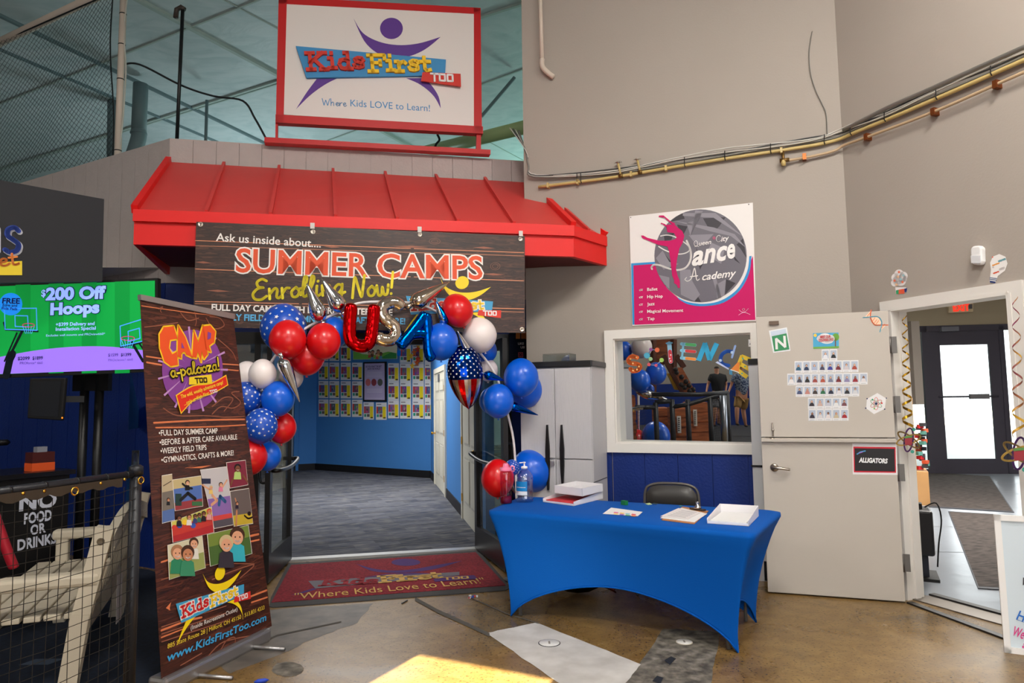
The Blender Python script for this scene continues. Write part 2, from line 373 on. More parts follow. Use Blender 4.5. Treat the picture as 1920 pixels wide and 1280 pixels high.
# ================================================================ THE SETTING
Zv = Vector((0, 0, 1))
wood_print = None
M_wall = mat('beige_wall_paint', (166, 157, 148), .75, bump=(60, .06), var=(1.3, .05))
M_clad = mat('grey_clad_paint', (176, 166, 162), .7, bump=(40, .25), var=(9, .07))
M_navy = mat('navy_panel_paint', (3, 38, 112), .5, bump=(50, .2), var=(6, .12))
M_lobby = mat('lobby_blue_paint', (64, 128, 196), .75, bump=(80, .05), var=(2, .04))
M_trimw = C_((226, 222, 216), .45)
M_black_metal = mat('bronze_door_metal', (26, 23, 23), .35, spec=.5)
M_insul = noise_mat('roof_insulation', 1.1, [(.3, (186, 200, 202)), (.6, (206, 214, 216))], .5, (1, 1.8, 1), 8, 2.2, bump=1.0)
M_steel = mat('grey_steel', (110, 128, 132), .5)

# ---- concrete floor
def floor_material():
    m = bpy.data.materials.new('stained_concrete'); m.use_nodes = True; nt = m.node_tree; b = nt.nodes['Principled BSDF']
    tc = nt.nodes.new('ShaderNodeTexCoord')
    def noise(sc, det, dist=0):
        n = nt.nodes.new('ShaderNodeTexNoise'); n.inputs['Scale'].default_value = sc; n.inputs['Detail'].default_value = det
        n.inputs['Distortion'].default_value = dist; nt.links.new(tc.outputs['Object'], n.inputs['Vector']); return n
    a = noise(1.1, 6, .6); r1 = ramp(nt, [(.30, (104, 88, 64)), (.45, (132, 104, 60)), (.58, (142, 114, 68)), (.72, (120, 106, 86))])
    nt.links.new(a.outputs['Fac'], r1.inputs[0])
    c = noise(55, 2); r2 = ramp(nt, [(.33, (70, 58, 44)), (.43, (255, 255, 255))]); nt.links.new(c.outputs['Fac'], r2.inputs[0])
    mx = nt.nodes.new('ShaderNodeMix'); mx.data_type = 'RGBA'; mx.blend_type = 'MULTIPLY'; mx.inputs[0].default_value = .6
    nt.links.new(r1.outputs[0], mx.inputs[6]); nt.links.new(r2.outputs[0], mx.inputs[7])
    d = noise(7, 5, 1.0); r3 = ramp(nt, [(.4, (214, 206, 194)), (.62, (255, 255, 255))]); nt.links.new(d.outputs['Fac'], r3.inputs[0])
    m2 = nt.nodes.new('ShaderNodeMix'); m2.data_type = 'RGBA'; m2.blend_type = 'MULTIPLY'; m2.inputs[0].default_value = .7
    g_ = noise(.42, 3, .8); r5 = ramp(nt, [(.54, (0, 0, 0)), (.66, (150, 150, 150))]); nt.links.new(g_.outputs['Fac'], r5.inputs[0])
    m3 = nt.nodes.new('ShaderNodeMix'); m3.data_type = 'RGBA'; m3.inputs[7].default_value = rgb((106, 95, 80)); nt.links.new(r5.outputs[0], m3.inputs[0]); nt.links.new(mx.outputs[2], m3.inputs[6])
    nt.links.new(m3.outputs[2], m2.inputs[6]); nt.links.new(r3.outputs[0], m2.inputs[7]); nt.links.new(m2.outputs[2], b.inputs['Base Color'])
    r4 = ramp(nt, [(.3, (120, 120, 120)), (.7, (165, 165, 165))]); nt.links.new(a.outputs['Fac'], r4.inputs[0]); nt.links.new(r4.outputs[0], b.inputs['Roughness'])
    b.inputs['Specular IOR Level'].default_value = .28
    return m
M_floor = floor_material()
b = MB(); b.add([(-16, -20, 0), (9, -20, 0), (9, 26, 0), (-16, 26, 0)], [(0, 1, 2, 3)], M_floor); struct('floor', b)
def ground(pxs, m, z): return [G(x, y, z) for x, y in pxs], [tuple(range(len(pxs)))]
M_patch = noise_mat('pale_concrete_patch', 5, [(.3, (176, 172, 166)), (.7, (206, 203, 198))], .7, detail=8, bump=.2)
M_dpatch = noise_mat('dark_worn_concrete', 14, [(.35, (70, 66, 60)), (.55, (112, 106, 96)), (.7, (138, 132, 122))], .75, detail=8, bump=.3)
def ragged(px, k=9, amp=2.0):
    out = []
    for i in range(len(px)):
        a, c = Vector(px[i]), Vector(px[(i+1) % len(px)])
        for j in range(k): out.append(tuple(a.lerp(c, j/k)+Vector((random.uniform(-amp, amp), random.uniform(-amp, amp)*.5))))
    return out
b = MB(); b.add(*ground(ragged([(1245, 1178), (1352, 1184), (1330, 1290), (1165, 1290)][::-1]), M_dpatch, .0012), M_dpatch); struct('floor', b)
b = MB(); b.add(*ground(ragged([(912, 1186), (1007, 1167), (1202, 1245), (1165, 1290), (1062, 1290)][::-1], 9, 1.2), M_patch, .0024), M_patch); struct('floor', b)
b = MB()
for L, w in (([(778, 1122), (820, 1145), (880, 1172), (918, 1190)], 7), ([(880, 1120), (905, 1130), (950, 1150), (1010, 1168)], 2), ([(440, 1230), (520, 1190), (640, 1165)], 2.5)):
    for i in range(len(L)-1):
        (x0, y0), (x1, y1) = L[i], L[i+1]
        b.add(*ground([(x0, y0+w/2), (x1, y1+w/2), (x1, y1-w/2), (x0, y0-w/2)], None, .0036), C_((78, 74, 68), .8))
struct('floor', b)
M_gpatch = noise_mat('grey_worn_concrete', 6, [(.35, (84, 79, 74)), (.65, (112, 104, 95))], .5, detail=8)
b = MB(); b.add(*ground(ragged([(430, 1262), (512, 1232), (600, 1192), (668, 1168), (700, 1130), (500, 1143), (480, 1190), (400, 1240)][::-1], 6, 2), None, .0008), M_gpatch); struct('floor', b)
b = MB(); P_ = [(540+30*math.cos(k*.35), 1254+14*math.sin(k*.35)) for k in range(18)]; b.add(*ground(ragged(P_[::-1], 2, 1.5), None, .0012), M_dpatch); struct('floor', b)
M_turf = noise_mat('dark_sports_carpet', 40, [(.3, (38, 38, 42)), (.7, (56, 56, 60))], .9)
M_navyturf = noise_mat('navy_sports_carpet', 30, [(.3, (14, 22, 36)), (.7, (22, 34, 54))], .9)
b = MB(); b.add([G(-200, 1310, .004), G(240, 1310, .004), (-1.98, 4.2, .004), (-2.75, 6.1, .004), (-3.5, 6.75, .004), (-6.5, 8.2, .004), (-6.5, 2, .004)], [tuple(range(7))], M_navyturf); struct('floor', b)
b = MB(); b.add([(-15.9, -13, .004), (2, -13, .004), (-2.4, .8, .004), (-6.5, 2, .004), (-6.5, 8.2, .004), (-15.9, 8, .004)], [(0, 1, 2, 3, 4, 5)], M_turf); struct('floor', b)

# ---- pavilion front
Fd = azd(77.5); Fn = Vector((Fd.y, -Fd.x, 0))            # towards the hall
C0 = Vector((-3.45, 6.787, 0))
def fx(x): return C0+Fd*((x-C0.x)/Fd.x)
FEND = fx(.20); ZTOP, ZROOF, ZSOF, ZTRIM = 4.262, 4.02, 2.95, 2.79
FP0, FP1 = fx(-3), fx(0)
def boards(b, A, B, z0, z1, m, w=.222, t=.03, gap=.006, off=0):
    A = V2(A); B = V2(B); d = (B-A).normalized(); L = (B-A).length; s = 0
    n = Vector((-d.y, d.x, 0))
    b.wall(A+n*.012, B+n*.012, z0, z1, .08, m)
    while s < L-1e-4:
        e = min(s+w, L); b.wall(A+d*(s+gap/2)+n*0, A+d*(e-gap/2), z0, z1, .012, m); s = e
b = MB(); boards(b, C0, FEND, ZTRIM, ZTOP, M_clad)
b.wall(C0-Fn*-.02, fx(-3.0)+Fn*.02, ZTRIM-.005, ZSOF-.0, .02, M_clad); b.wall(fx(0)+Fn*.02, FEND+Fn*.02, ZTRIM-.1, ZSOF-.16, .02, M_clad)
struct('wall_front', b)
b = MB(); boards(b, C0, fx(-3.05), 0, ZTRIM, M_navy, .3); boards(b, fx(-.02), FEND, 0, ZTRIM, M_navy, .3)
b.wall(fx(-3.05), fx(-.02), 2.28, ZTRIM, .1, M_navy); struct('wall_front', b)
Ld = azd(-61.6); LEND = C0+Ld*7
b = MB(); boards(b, LEND, C0, ZTRIM, ZTOP, M_clad); b.wall(C0+Ld*1.9+Vector((0, 0, 0))-Vector((Ld.y, -Ld.x, 0))*-.02, C0, ZTRIM-.005, ZSOF, .02, M_clad); struct('wall_left', b)
b = MB(); boards(b, LEND, C0, 0, ZTRIM, M_navy, .3); struct('wall_left', b)
b = MB(); b.wall(C0+Vector((0, 0, 0)), FEND, ZTOP, ZTOP+.012, .14, M_clad); b.wall(LEND, C0, ZTOP, ZTOP+.012, .14, M_clad); struct('trim_1', b)

# ---- storefront frame around the entrance
b = MB()
def post(x, w=.06, z1=2.28, dz=.1): 
    p = fx(x); b.box(p-Fn*.03+Zv*(z1/2), w, dz, z1, M_black_metal, (Fd, Fn, Zv))
for x in (-3.03, -2.585, -2.30, -.37, -.05): post(x)
b.wall(fx(-3.05)+Fn*.02, fx(-.02)+Fn*.02, 2.18, 2.30, .1, M_black_metal)
b.wall(fx(-3.0), fx(-2.3), 0, .1, .08, M_black_metal); b.wall(fx(-.37), fx(-.05), 0, .1, .08, M_black_metal)
struct('trim_2', b)
M_glass = glass_mat('clear_glass', (247, 250, 249), .09)
b = MB()
for x0, x1 in ((-3.0, -2.6), (-2.56, -2.33), (-.34, -.08)): b.wall(fx(x0)-Fn*.05, fx(x1)-Fn*.05, .1, 2.18, .006, M_glass)
struct('window_1', b)
b = MB(); b.wall(fx(-2.28)+Fn*.05, fx(-.40)+Fn*.05, .0, .022, .12, mat('brushed_aluminium', (190, 190, 188), .35, metal=.8)); struct('trim_3', b)

# ---- glass leaves standing open
def leaf(name, H, E, hand):
    H = V2(H); E = V2(E); d = (E-H).normalized(); n = Vector((-d.y, d.x, 0)); L = (E-H).length
    b = MB()
    for s in (.04, L-.04): b.box(H+d*s+Zv*1.09, .085, .045, 2.14, M_black_metal, (d, n, Zv))
    b.box(H+d*(L/2)+Zv*.14, L-.16, .045, .24, M_black_metal, (d, n, Zv)); b.box(H+d*(L/2)+Zv*2.11, L-.16, .045, .1, M_black_metal, (d, n, Zv))
    o = struct(name, b)
    g = MB(); g.box(H+d*(L/2)+Zv*1.16, L-.16, .008, 1.8, M_glass, (d, n, Zv)); g.build('glass_pane', o)
    h = MB(); n2 = n*hand
    h.tube(catmull([H+d*.06+Zv*1.02+n2*.02, H+d*.07+Zv*1.02+n2*.085, H+d*(L*.5)+Zv*.98+n2*.1, H+d*(L-.08)+Zv*.98+n2*.085, H+d*(L-.06)+Zv*.98+n2*.02], 5), .019, mat('black_push_bar', (16, 16, 17), .3), 10)
    h.build('push_bar', o)
    p = MB(); n3 = -n2
    p.tube(catmull([H+d*(L-.05)+Zv*.88+n3*.02, H+d*(L-.06)+Zv*.9+n3*.08, H+d*(L-.06)+Zv*1.15+n3*.08, H+d*(L-.05)+Zv*1.17+n3*.02], 5), .013, MC['black_push_bar'], 8); p.build('pull_handle', o)
    s = MB(); s.box(H+d*(L*.75)+Zv*.17-n*(hand*.0235), .03, .002, .03, WHITE, (d, n, Zv)); s.build('sticker', o)
    return o
leaf('door_1', (-2.262, 7.06), (-2.165, 6.13), 1)
leaf('door_2', (-.40, 7.46), (-.07, 6.43), -1)

# ---- lobby seen through the entrance
LB0, LB1 = Vector((-4.684, 16.477, 0)), Vector((-1.704, 14.334, 0)); LR1 = Vector((-.31, 7.62, 0))
M_carpet = None
def carpet_material():
    m = bpy.data.materials.new('plank_carpet'); m.use_nodes = True; nt = m.node_tree; b_ = nt.nodes['Principled BSDF']
    tc = nt.nodes.new('ShaderNodeTexCoord'); mp = nt.nodes.new('ShaderNodeMapping'); mp.inputs['Rotation'].default_value = (0, 0, R(-22))
    nt.links.new(tc.outputs['Object'], mp.inputs['Vector'])
    br = nt.nodes.new('ShaderNodeTexBrick'); br.inputs['Scale'].default_value = 1; br.inputs['Brick Width'].default_value = .5; br.inputs['Row Height'].default_value = .16
    br.inputs['Mortar Size'].default_value = .0; br.inputs['Bias'].default_value = -.1
    br.inputs['Color1'].default_value = rgb((44, 48, 58)); br.inputs['Color2'].default_value = rgb((108, 108, 116))
    nt.links.new(mp.outputs[0], br.inputs['Vector'])
    n = nt.nodes.new('ShaderNodeTexNoise'); n.inputs['Scale'].default_value = 5; n.inputs['Detail'].default_value = 8
    mp2 = nt.nodes.new('ShaderNodeMapping'); mp2.inputs['Scale'].default_value = (1, 6, 1); nt.links.new(mp.outputs[0], mp2.inputs['Vector']); nt.links.new(mp2.outputs[0], n.inputs['Vector'])
    r1 = ramp(nt, [(.35, (70, 76, 92)), (.5, (96, 98, 106)), (.68, (150, 146, 138))]); nt.links.new(n.outputs['Fac'], r1.inputs[0])
    mx = nt.nodes.new('ShaderNodeMix'); mx.data_type = 'RGBA'; mx.inputs[0].default_value = .55
    nt.links.new(br.outputs[0], mx.inputs[6]); nt.links.new(r1.outputs[0], mx.inputs[7]); nt.links.new(mx.outputs[2], b_.inputs['Base Color'])
    b_.inputs['Roughness'].default_value = .95; b_.inputs['Specular IOR Level'].default_value = .1
    return m
M_carpet = carpet_material()
b = MB(); b.add([p+Zv*.012 for p in (fx(-3.4)-Fn*.1, fx(-.0)-Fn*.1, LB1+Vector((.6, -1, 0)), LB1, LB0, Vector((-5.2, 16.3, 0)), Vector((-8.2, 18.4, 0)))], [(0, 1, 2), (0, 2, 3, 4), (0, 4, 5, 6)], M_carpet); struct('floor', b)
b = MB(); b.wall(LB1, LB0, 0, 2.95, -.1, M_lobby); struct('wall_lobby_back', b)
LL = Vector((-5.13, 16.24, 0)); LL2 = LL+Vector((-.15, 1.4, 0))
b = MB(); b.wall(LB0, LL, 0, 2.95, -.1, M_lobby); b.wall(LL, LL2, 0, 2.95, -.1, M_lobby); struct('wall_lobby_left', b)
b = MB(); b.wall(LR1, LB1, 0, 2.95, -.1, M_lobby); struct('wall_lobby_right', b)
M_lobl = C_((196, 204, 210), .8)
b = MB(); b.wall(Vector((-8.0, 18.2, 0)), Vector((-3.95, 7.45, 0)), 0, 2.95, .1, M_lobl); b.wall(LL2, Vector((-8, 18.2, 0)), 0, 2.95, -.1, M_lobl)
MU0, MU1 = Vector((-8.0, 18.2, 0)), Vector((-3.95, 7.45, 0)); mfr = Frame(MU0, MU1-MU0); 
for j in range(7):
    u = 6.0+j*.95
    for zz in (.55, 1.35, 2.15): mfr.polyuv(b, [(u, zz), (u+.9, zz), (u+.9, zz+.55)], C_((38, 112, 186), .7), 2)
struct('wall_lobby_mural', b)
b = MB(); b.add([(-9, 6.4, 2.95), (1.5, 7.2, 2.95), (1.5, 19, 2.95), (-9, 19, 2.95)], [(0, 1, 2, 3)], C_((225, 225, 222), .9)); b.add([(-9, 7.5, 3.4), (.1, 7.75, 3.4), (1.5, 19, 3.4), (-9, 19, 3.4)], [(0, 1, 2, 3)], M_clad); struct('ceiling', b)  # upper sheet is an unseen lid added to keep light out
M_base = C_((22, 20, 22), .5)
b = MB(); b.wall(LB1+Vector((-.01, -.01, 0)), LB0+Vector((-.01, -.01, 0)), .012, .16, .015, M_base); b.wall(LB0, LL, .012, .16, .015, M_base); struct('baseboard_back', b)
# panelled lobby doors on the right wall
rfr = Frame(LR1, LB1-LR1)          # n points into the lobby?
if rfr.n.x > 0: rfr = Frame(LB1, LR1-LB1)
M_door = C_((216, 212, 196), .5)
brass = mat('brass', (196, 150, 60), .3, metal=1)
def panel_door(name, fr, u0, u1, knob_u, z1=2.1, hinges=True):
    b = MB()
    for ua, ub in ((u0-.09, u0), (u1, u1+.09)): fr.polyuv(b, [(ua, .01), (ub, .01), (ub, z1+.09), (ua, z1+.09)], M_door, 1, .03)
    fr.polyuv(b, [(u0, z1), (u1, z1), (u1, z1+.09), (u0, z1+.09)], M_door, 1, .03)
    fr.polyuv(b, [(u0, .02), (u1, .02), (u1, z1), (u0, z1)], M_door, 1, .012); w = (u1-u0)
    o = struct(name, b)
    for a0, a1 in ((.12, .46), (.54, .88)):
        for z0, zz in ((.25, .85), (1.0, 1.62), (1.74, 1.96)):
            p = MB(); fr.polyuv(p, [(u0+w*a0, z0), (u0+w*a1, z0), (u0+w*a1, zz), (u0+w*a0, zz)], C_((196, 192, 178), .5), 13, .002)
            fr.polyuv(p, [(u0+w*a0+.035, z0+.035), (u0+w*a1-.035, z0+.035), (u0+w*a1-.035, zz-.035), (u0+w*a0+.035, zz-.035)], M_door, 15, .008); p.build('raised_panel', o)
    k = MB(); c = fr.P(knob_u, .98, .014); k.lathe(c, fr.n, [(.03, 0), (.03, .006), (.012, .01), (.012, .04), (.028, .05), (.032, .065), (.02, .08), (0, .082)], brass, 14); k.build('door_knob', o)
    if hinges:
        hu = u0 if abs(knob_u-u1) < abs(knob_u-u0) else u1
        for z in (.3, 1.05, 1.8): h = MB(); h.box(fr.P(hu, z, .03), .03, .015, .1, brass, (fr.u, fr.n, Zv)); h.build('hinge', o)
    return o
def ru(x, y): 
    q = Vp(x, y, LR1, LB1)-rfr.O; return q.dot(rfr.u)
d30 = sorted((ru(817, 800), ru(836, 800))); a0, a1 = d30; kk = a0 if ru(816, 790) < ru(836, 790) else a1
panel_door('door_3', rfr, a0, a1, a0+.07 if abs(ru(813, 790)-a0) < abs(ru(813, 790)-a1) else a1-.07)
d40 = sorted((ru(870, 900), ru(902, 900))); a0, a1 = d40
lo_, hi_ = sorted((d30, d40)); rl = (LB1-LR1).length
BSEG = [(0, lo_[0]-.1), (lo_[1]+.1, hi_[0]-.1), (hi_[1]+.1, rl)]; BSEG = [q for q in BSEG if q[1] > q[0]]
panel_door('door_4', rfr, a0, a1, a1-.07)
sl = MB(); c = (ru(824.5, 691)); rfr.polyuv(sl, [(c-.12, 1.93), (c+.12, 1.93), (c+.12, 2.07), (c-.12, 2.07)], C_((90, 92, 96), .5), 16, .01)
sl.build('door_sign', label='small grey sign plate on the upper part of the far white lobby door', cat='sign')
b = MB(); lf = Frame(Vector((-8, 18.2, 0)), LL2-Vector((-8, 18.2, 0))); lw = (LL2-Vector((-8, 18.2, 0))).length
panel_door('door_5', lf, lw-1.15, lw-.3, lw-.37, hinges=False)
b = MB()
for e0, e1 in BSEG: b.wall(rfr.P(e0, 0), rfr.P(e1, 0), .012, .16, -.015, M_base)
struct('baseboard_right', b)
# ---- window wall and door wall on the right
WP = Vector((2.9, 5.825, 0)); Wd = azd(112); Wn = Vector((Wd.y, -Wd.x, 0))
WL = Vp(985, 500, WP, WP-Wd); WL = V2(WL); ZC = 7.5
def wz(x, y): return Vp(x, y, WP, WP-Wd)
wfr = Frame(WL, Wd)                # n faces the hall
def wuv(x, y): return wfr.uv(x, y)
wa, wb, wc, wdd = wuv(1152, 634), wuv(1412, 626), wuv(1412, 838), wuv(1155, 826)
U0, U1, Z0, Z1 = (wa.x+wdd.x)/2, (wb.x+wc.x)/2, (wc.y+wdd.y)/2, (wa.y+wb.y)/2
UE = (WP-WL).length
b = MB()
def wpan(u0, u1, z0, z1, m=M_wall): b.wall(wfr.P(u0, 0), wfr.P(u1, 0), z0, z1, .24, m)
wpan(0, U0, 0, ZC); wpan(U1, UE, 0, ZC); wpan(U0, U1, 0, Z0); wpan(U0, U1, Z1, ZC)
b.wall(FEND-Fn*.02, WL, 0, ZC, .2, M_wall)
struct('wall_window', b)
zn = wuv(1145, 850).y
b = MB(); boards(b, wfr.P(U0-.04, 0)+Wn*.014, wfr.P(UE, 0)+Wn*.014, 0, Z0-.05, M_navy, .305, off=0); boards(b, wfr.P(.15, 0)+Wn*.014, wfr.P(U0-.045, 0)+Wn*.014, 0, wuv(1141, 783).y, M_navy, .305); struct('wall_window_panelling', b).name = 'wall_window_lower'
b = MB(); fw = .085
for u0, u1, z0, z1 in ((U0-fw, U0, Z0-fw, Z1+fw), (U1, U1+fw, Z0-fw, Z1+fw), (U0, U1, Z0-fw, Z0), (U0, U1, Z1, Z1+fw)):
    wfr.polyuv(b, [(u0, z0), (u1, z0), (u1, z1), (u0, z1)], M_trimw, 1, .04)
for u0, u1, z0, z1 in ((U0-.01, U0+.012, Z0, Z1), (U1-.005, U1+.015, Z0, Z1), (U0, U1, Z0-.01, Z0+.012), (U0, U1, Z1-.012, Z1+.01)):
    b.box(wfr.P((u0+u1)/2, (z0+z1)/2, -.145), u1-u0, .33, z1-z0, M_trimw, (wfr.u, wfr.n, Zv))
wo = struct('window_2', b)
# dark tinted pane, set at a slight angle in its deep frame
def mirror_mat():
    m = bpy.data.materials.new('tinted_mirror_glass'); m.use_nodes = True; nt = m.node_tree; nt.nodes.clear()
    o = nt.nodes.new('ShaderNodeOutputMaterial'); mx = nt.nodes.new('ShaderNodeMixShader'); t = nt.nodes.new('ShaderNodeBsdfDiffuse'); g = nt.nodes.new('ShaderNodeBsdfGlossy')
    t.inputs[0].default_value = rgb((30, 32, 34)); g.inputs[0].default_value = (.92, .95, .95, 1); g.inputs['Roughness'].default_value = 0
    mx.inputs[0].default_value = .72
    nt.links.new(t.outputs[0], mx.inputs[1]); nt.links.new(g.outputs[0], mx.inputs[2]); nt.links.new(mx.outputs[0], o.inputs[0]); return m
PA = 112+4.0
PB = wfr.P(U1, 0, -.045); PD = azd(PA); PL = (U1-U0)/math.cos(R(PA-112))
_pn = Vector((PD.y, -PD.x, 0)); pfr = Frame(PB-PD*PL+Zv*Z0, PD, Zv+_pn*math.tan(R(1.25)))
pq = [(0, 0), (PL, 0), (PL, Z1-Z0), (0, Z1-Z0)]
b = MB(); pfr.polyuv(b, pq, mirror_mat(), -5.5, .006); b.build('glass_pane', wo)
b = MB(); pfr.polyuv(b, pq, C_((20, 20, 20), .9), -20, .012); b.build('pane_backing', wo)
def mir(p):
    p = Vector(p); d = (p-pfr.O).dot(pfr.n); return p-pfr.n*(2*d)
# door wall
Rd = azd(158); Rn = Vector((Rd.y, -Rd.x, 0)); RP = V2(Vp(1667, 800, WP, WP+Rd)); RE = V2(Vp(1914, 800, WP, WP+Rd)); UR = (RE-RP).length
RJ0, RJ1 = RP+Rd*.085, RE          # clear opening
ZD = (Vp(1680, 577, WP, WP+Rd).z+Vp(1914, 550, WP, WP+Rd).z)/2
b = MB(); b.wall(WP, RJ0, 0, ZC, .14, M_wall); b.wall(RJ0, RJ1, ZD, ZC, .14, M_wall); b.wall(RJ1, RP+Rd*20, 0, ZC, .14, M_wall); struct('wall_right', b)
b = MB()
rf = Frame(RP, Rd)
for u0, u1, z0, z1 in ((.0, .085, 0, ZD+.075), (UR, UR+.09, 0, ZD+.075), (.085, UR, ZD, ZD+.075)): rf.polyuv(b, [(u0, z0), (u1, z0), (u1, z1), (u0, z1)], M_trimw, 1, .025)
for u in (.085, UR): b.box(rf.P(u, ZD/2, -.06), .03, .18, ZD, M_trimw, (rf.u, rf.n, Zv)); b.box(rf.P(u, ZD/2, -.075), .06, .05, ZD, M_trimw, (rf.u, rf.n, Zv))
b.box(rf.P((UR+.085)/2, ZD+.002, -.06), UR-.085, .18, .03, M_trimw, (rf.u, rf.n, Zv))
struct('trim_4', b)
M_rub = C_((34, 32, 31), .5)
b = MB(); b.wall(G(1700, 1131), G(1925, 1215), .0, .012, .05, M_rub); b.wall(RJ0-Rn*.02, RJ1-Rn*.02, .0, .008, .2, mat('worn_aluminium', (120, 112, 104), .4, metal=.6)); b.wall(RJ0-Rn*.22, RJ1-Rn*.22, 0, .02, .06, M_rub); struct('trim_5', b)

# ---- vestibule beyond the doorway
VL0, VL1 = RJ0-Rn*.17+Vector((-.05, .12, 0)), Vector((7.75, 14.08, 0)); VR = Vector((10.6, 13.72, 0)); VR0 = RJ1-Rn*.25+Vector((.9, -.3, 0))
M_vfloor = mat('grey_glossy_floor', (150, 156, 164), .22, bump=(2.5, .25))
b = MB(); b.add([p+Zv*.006 for p in (RJ1-Rn*.2, VR0, Vector((12, 8, 0)), VR+Vector((1, 0, 0)), VL1, VL0, RJ0-Rn*.2)], [tuple(range(7))], M_vfloor)
for s in (.17, .33, .5, .66, .82): 
    p = VL0.lerp(VL1, s); b.add([p+Zv*.0075, p+Vector((4.5, -.6, .0075)), p+Vector((4.5, -.585, .0075)), p+Vector((0, .015, .0075))], [(0, 1, 2, 3)], C_((70, 74, 80), .5))
struct('floor', b)
b = MB(); b.wall(VL1, VL0, 0, 3.8, -.1, M_wall); struct('wall_vestibule_left', b)
b = MB(); b.wall(VL1+Vector((-.5, 0, 0)), VR+Vector((1, -.1, 0)), 2.95, 3.8, .1, C_((176, 164, 140), .8)); struct('wall_vestibule_end', b)
b = MB(); b.wall(VR0, Vector((12, 8, 0)), 0, 3.8, -.1, M_wall); b.wall(Vector((12, 8, 0)), VR+Vector((1, 0, 0)), 0, 3.8, -.1, M_wall); b.wall(RJ1-Rn*.24+Rd*.02, VR0+Vector((.3, -.3, 0)), 0, 3.8, -.1, M_wall); struct('wall_vestibule_right', b)
b = MB(); b.add([tuple(RP+Rd*3-Rn*.23+Zv*3.8), (13, 2.2, 3.8), (13, 15, 3.8), (3.2, 15, 3.8), tuple(WP-Rn*.23+Zv*3.8)], [(0, 1, 2, 3, 4)], C_((200, 198, 194), .9)); struct('ceiling', b)
vf = Frame(VL1, VR-VL1)
def vu(x, y): return vf.uv(x, y)
M_vframe = mat('dark_storefront_frame', (74, 72, 84), .4)
dx0, dx1 = vu(1744, 750).x, vu(1880, 750).x
b = MB()
def vbar(u0, u1, z0, z1, t=.09): b.box(vf.P((u0+u1)/2, (z0+z1)/2), u1-u0, t, z1-z0, M_vframe, (vf.u, vf.n, Zv))
vbar(-.4, dx0-.22, 0, 2.95) if False else None
vbar(dx0-.1, dx0, 0, 2.95); vbar(dx1, dx1+.09, 0, 2.95); vbar(-.5, 3.6, 2.86, 2.98); vbar(-.5, dx0-.1, 0, .1); vbar(dx1+.09, 3.6, 0, .1)
struct('trim_6', b)
b = MB(); w_ = .2
for u0, u1, z0, z1 in ((dx0, dx0+w_+.04, 0, 2.86), (dx1-w_, dx1, 0, 2.86), (dx0+w_, dx1-w_, 0, .3), (dx0+w_, dx1-w_, 2.58, 2.86)): vbar(u0, u1, z0, z1, .05)
do = struct('door_6', b)
b = MB(); b.box(vf.P((dx0+dx1)/2, 1.44), dx1-dx0-.4, .008, 2.3, M_glass, (vf.u, vf.n, Zv)); b.build('glass_pane', do)
zb = vu(1830, 743).y
b = MB(); b.tube([vf.P(dx0+.15, zb, .05), vf.P(dx1-.1, zb, .05)], .018, M_vframe, 8); q0, q1 = vu(1815, 743).x, vu(1851, 743).x; b.box(vf.P((q0+q1)/2, zb, .06), q1-q0, .06, .1, C_((120, 120, 124), .4), (vf.u, vf.n, Zv)); b.build('push_bar', do)
b = MB(); q0, q1 = vu(1831, 638).x, vu(1851, 638).x; z0, z1 = vu(1831, 643).y, vu(1831, 633).y; vf.polyuv(b, [(q0, z0), (q1, z0), (q1, z1), (q0, z1)], C_((120, 122, 128), .5), 6); b.build('sticker', do)
b = MB(); q0, q1 = vu(1760, 618).x, vu(1792, 618).x; b.box(vf.P((q0+q1)/2, 2.9, .08), q1-q0, .1, .09, C_((120, 122, 132), .3), (vf.u, vf.n, Zv)); b.build('door_closer', do)
b = MB(); b.box(vf.P((-.5+dx0-.1)/2, 1.5), dx0+.4, .008, 2.8, M_glass, (vf.u, vf.n, Zv)); b.box(vf.P((dx1+3.6)/2, 1.5), 3.6-dx1-.1, .008, 2.8, M_glass, (vf.u, vf.n, Zv)); struct('window_3', b)
b = MB(); b.add([(4, 14.1, -.02), (60, 12, -.02), (60, 90, -.02), (-20, 90, -.02)], [(0, 1, 2, 3)], C_((225, 225, 222), .9)); struct('floor', b)

# ---- hall shell: roof, far walls, back wall with one high window
b = MB(); b.add([(-17, -2.4, ZC), (14, -18.2, ZC), (14, 27, ZC), (-17, 27, ZC)], [(3, 2, 1, 0)], M_insul)
struct('ceiling', b)
b = MB(); b.wall((-16, 10), (-16, 26), 0, ZC, .1, M_insul); b.wall((-16, 25), (14, 25), 0, ZC, .1, M_insul); b.wall((13, 25), (3.4, 6.2), 2.95, ZC, .1, M_insul); struct('wall_far', b)
def roofline(name, p0, p1, w, h, m, z=ZC, ext=9):
    a = G(*p0, z-h/2); c = G(*p1, z-h/2); d = (c-a).normalized(); e = MB(); e.beam(a-d*ext, c+d*ext, w, h, m); struct(name, e)
for i, (p0, p1, w) in enumerate((((260, 0), (520, 140), .07), ((125, 146), (205, 180), .05), ((230, 140), (365, 205), .06), ((0, 195), (340, 58), .03), ((273, 230), (520, 152), .05), ((903, 158), (985, 128), .03), ((60, 300), (205, 255), .03), ((420, 0), (700, 150), .02))):
    roofline('trim_%d' % (7+i), p0, p1, w, w*.8, M_steel if i in (1, 2) else C_((176, 188, 182), .6))
b = MB(); b.wall((-16, -2.7), (-16, 10), 1.5, ZC, .1, C_((150, 146, 138), .8)); b.wall((-16, -2.7), (-16, 10), 0, 1.5, .08, M_navy); struct('wall_far', b)
Bd = azd(117); BP = Vector((0, -11, 0)); Bf = Frame(BP, -Bd)
